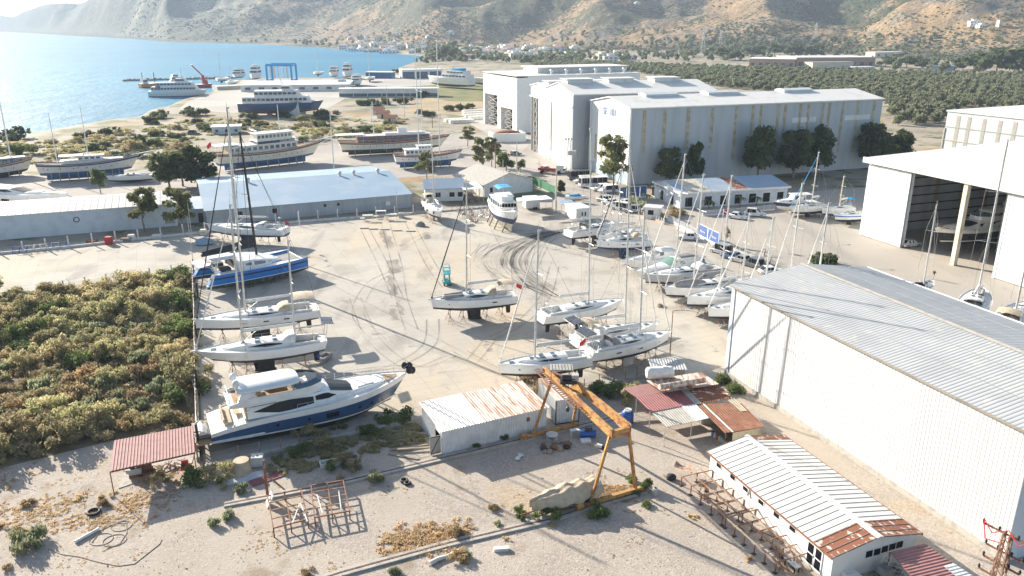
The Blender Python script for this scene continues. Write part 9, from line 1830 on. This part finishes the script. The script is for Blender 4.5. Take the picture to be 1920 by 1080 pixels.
for i,(x,y,lab) in enumerate(((690,414,'white work staging with a high step beside the boat shed fence'),(715,410,'taller white work staging beside the boat shed fence'),(735,412,'small staging with a table top beside the boat shed fence'))):
    p=at(x,y); T=thing('work_staging',lab,'staging',(p.x,p.y,0),.1); mb=MB(); z=1.2+.5*(i==1); mb.b(-1.1,1.1,-.5,.5,z,z+.08); mb.b(-1.6,-.6,-.4,.4,.6,.66); mb.build('platform',WOODW,T); mb=MB(); [mb.bar((x_,y_,0),(x_,y_,z),.06) for x_ in (-1,1) for y_ in (-.45,.45)]; mb.build('leg_frame',STEEL,T)
for x,y in ((683,428.5),(700,430),(721,431),(745,433),(770,434)): p=at(x,y); simple(MB().b(-.9,.9,-.25,.25,0,.15),'slab_plank',CONC,'low dark chock on the slab near the staging','chock',(p.x,p.y,.06),.05,'chocks near the staging')
p=at(1240,575); T=thing('rope_heap','dark coiled rope heap on the slab near the warehouse corner','rope',(p.x,p.y,.05)); mb=MB(); [mb.ring((r3.uniform(-.2,.2),r3.uniform(-.2,.2),.08+.05*k),.5-.04*k,.06,'z',12) for k in range(4)]; mb.build('coil',WOODP,T)
p=at(788,424); T=thing('covered_pile','small pile under a pale cover on the slab near the torn-awning boat','pile',(p.x,p.y,.04)); mb=MB(); mb.ell((0,0,.1),(1.1,.8,.9),9,5,z0=-.1); mb.build('cover',CANVG,T)
# ------------------------------------------------------------------ people
def person(label,px,py,rz,top,legs,pose=0,hgt_=1.75):
    p=at(px,py); me=bpy.data.meshes.new('person'); s=hgt_/1.75
    V_=[(0,0,.95),(0,0,1.15),(0,0,1.42),(0,0,1.52),(.02,0,1.63),(0,.10,.90),(.08+.10*pose,.11,.50),(.02+.02*pose,.11,.07),(.16+.02*pose,.12,.04),(0,-.10,.90),(.02-.06*pose,-.11,.50),(-.10-.12*pose,-.11,.07),(.04-.12*pose,-.12,.04),(0,.20,1.40),(.0-.1*pose,.27,1.14),(.16,.24,.98),(.22,.235,.92),(0,-.20,1.40),(.05+.1*pose,-.27,1.14),(.24,-.22,1.05),(.30,-.215,1.02)]
    E_=[(0,1),(1,2),(2,3),(3,4),(0,5),(5,6),(6,7),(7,8),(0,9),(9,10),(10,11),(11,12),(2,13),(13,14),(14,15),(15,16),(2,17),(17,18),(18,19),(19,20)]
    me.from_pydata([tuple(c*s for c in v) for v in V_],E_,[]); o=bpy.data.objects.new('person',me); COL.objects.link(o)
    sk=o.modifiers.new('skin','SKIN'); sub=o.modifiers.new('sub','SUBSURF'); sub.levels=sub.render_levels=1
    rad=[.15,.13,.15,.06,.105,.10,.075,.05,.04,.10,.075,.05,.04,.07,.05,.04,.035,.07,.05,.04,.035]
    for i,v in enumerate(me.skin_vertices[0].data): v.radius=(rad[i]*s,rad[i]*s); v.use_root=(i==0)
    dg=bpy.context.evaluated_depsgraph_get(); m2=bpy.data.meshes.new_from_object(o.evaluated_get(dg)); bpy.data.objects.remove(o)
    for m_ in (top,legs,SKIN,HAIR): m2.materials.append(m_)
    for f in m2.polygons:
        z=f.center.z/s; y=abs(f.center.y)/s; f.use_smooth=True
        f.material_index=0 if (.93<z<1.47 and y<.25) or (1.2<z<1.47) else 1 if .48<z<=.93 and y<.2 else 3 if z>1.68 or(z>1.56 and f.center.x<-.02) else 2
    o=bpy.data.objects.new('person',m2); COL.objects.link(o); o.location=(p.x,p.y,.02); o.rotation_euler=(0,0,rz); tag(o,label,'person'); return o
person('person in dark top and tan shorts walking on the apron behind the warehouse',1749.5,524,R(10),CLOTHN,CLOTHT,1)
person('person in pale shirt and dark trousers by the boat shed corner',374,417,R(-90),CLOTHW,CLOTHN); person('person in dark clothes beside the pale-shirted one',369,416,R(-60),CLOTHN,CLOTHN)
person('person in dark top standing between the office doors',1337.5,392,R(-100),CLOTHN,CLOTHN); person('person in pale clothes just inside the open hangar by the white car',1708,466,R(180),CLOTHW,CLOTHW)
person('person in dark clothes standing beside the silver off-roader',1164,402,R(-90),CLOTHN,CLOTHT)

# loose stones on the gravel and bare dead stems in the thicket
st=[];k=0
oct_=np.array([[1,0,0],[0,1,0],[-1,0,0],[0,-1,0],[0,0,.8],[0,0,-.3]],float); of=np.array([[0,1,4],[1,2,4],[2,3,4],[3,0,4]])
Vs=[];Fs=[]
for i in range(1500):
    q=at(rnd.uniform(-20,1330),rnd.uniform(850,1090))
    if inside(q.x,q.y,[at(*c) for c in ((380,900),(470,880),(840,860),(1080,815),(1280,930),(1500,1095),(-30,1095),(-30,890),(200,880))]): s_=rnd.uniform(.02,.065)*(2 if rnd.random()<.04 else 1); Vs.append(oct_*s_*np.array([rnd.uniform(.7,1.4),rnd.uniform(.7,1.4),1])+np.array([q.x,q.y,.02])); Fs.append(of+6*k); k+=1
tag(raw('loose_stones',np.concatenate(Vs),np.concatenate(Fs),CONC),kind='stuff')
mb=MB()
for i in range(900):
    q=(rnd.uniform(-80,-27),rnd.uniform(60,135))
    if inside(q[0],q[1],TP):
        for j in range(3): a=Vector((q[0],q[1],.2)); b=a+Vector((rnd.uniform(-.6,.6),rnd.uniform(-.6,.6),rnd.uniform(1.3,2.5))); mb.tube(a,b,.022,.008,n=3,cap=False); mb.tube(a.lerp(b,.6),a.lerp(b,.6)+Vector((rnd.uniform(-.5,.5),rnd.uniform(-.5,.5),.5)),.014,.006,n=3,cap=False)
tag(mb.build('dead_stems',WOODP),kind='stuff')
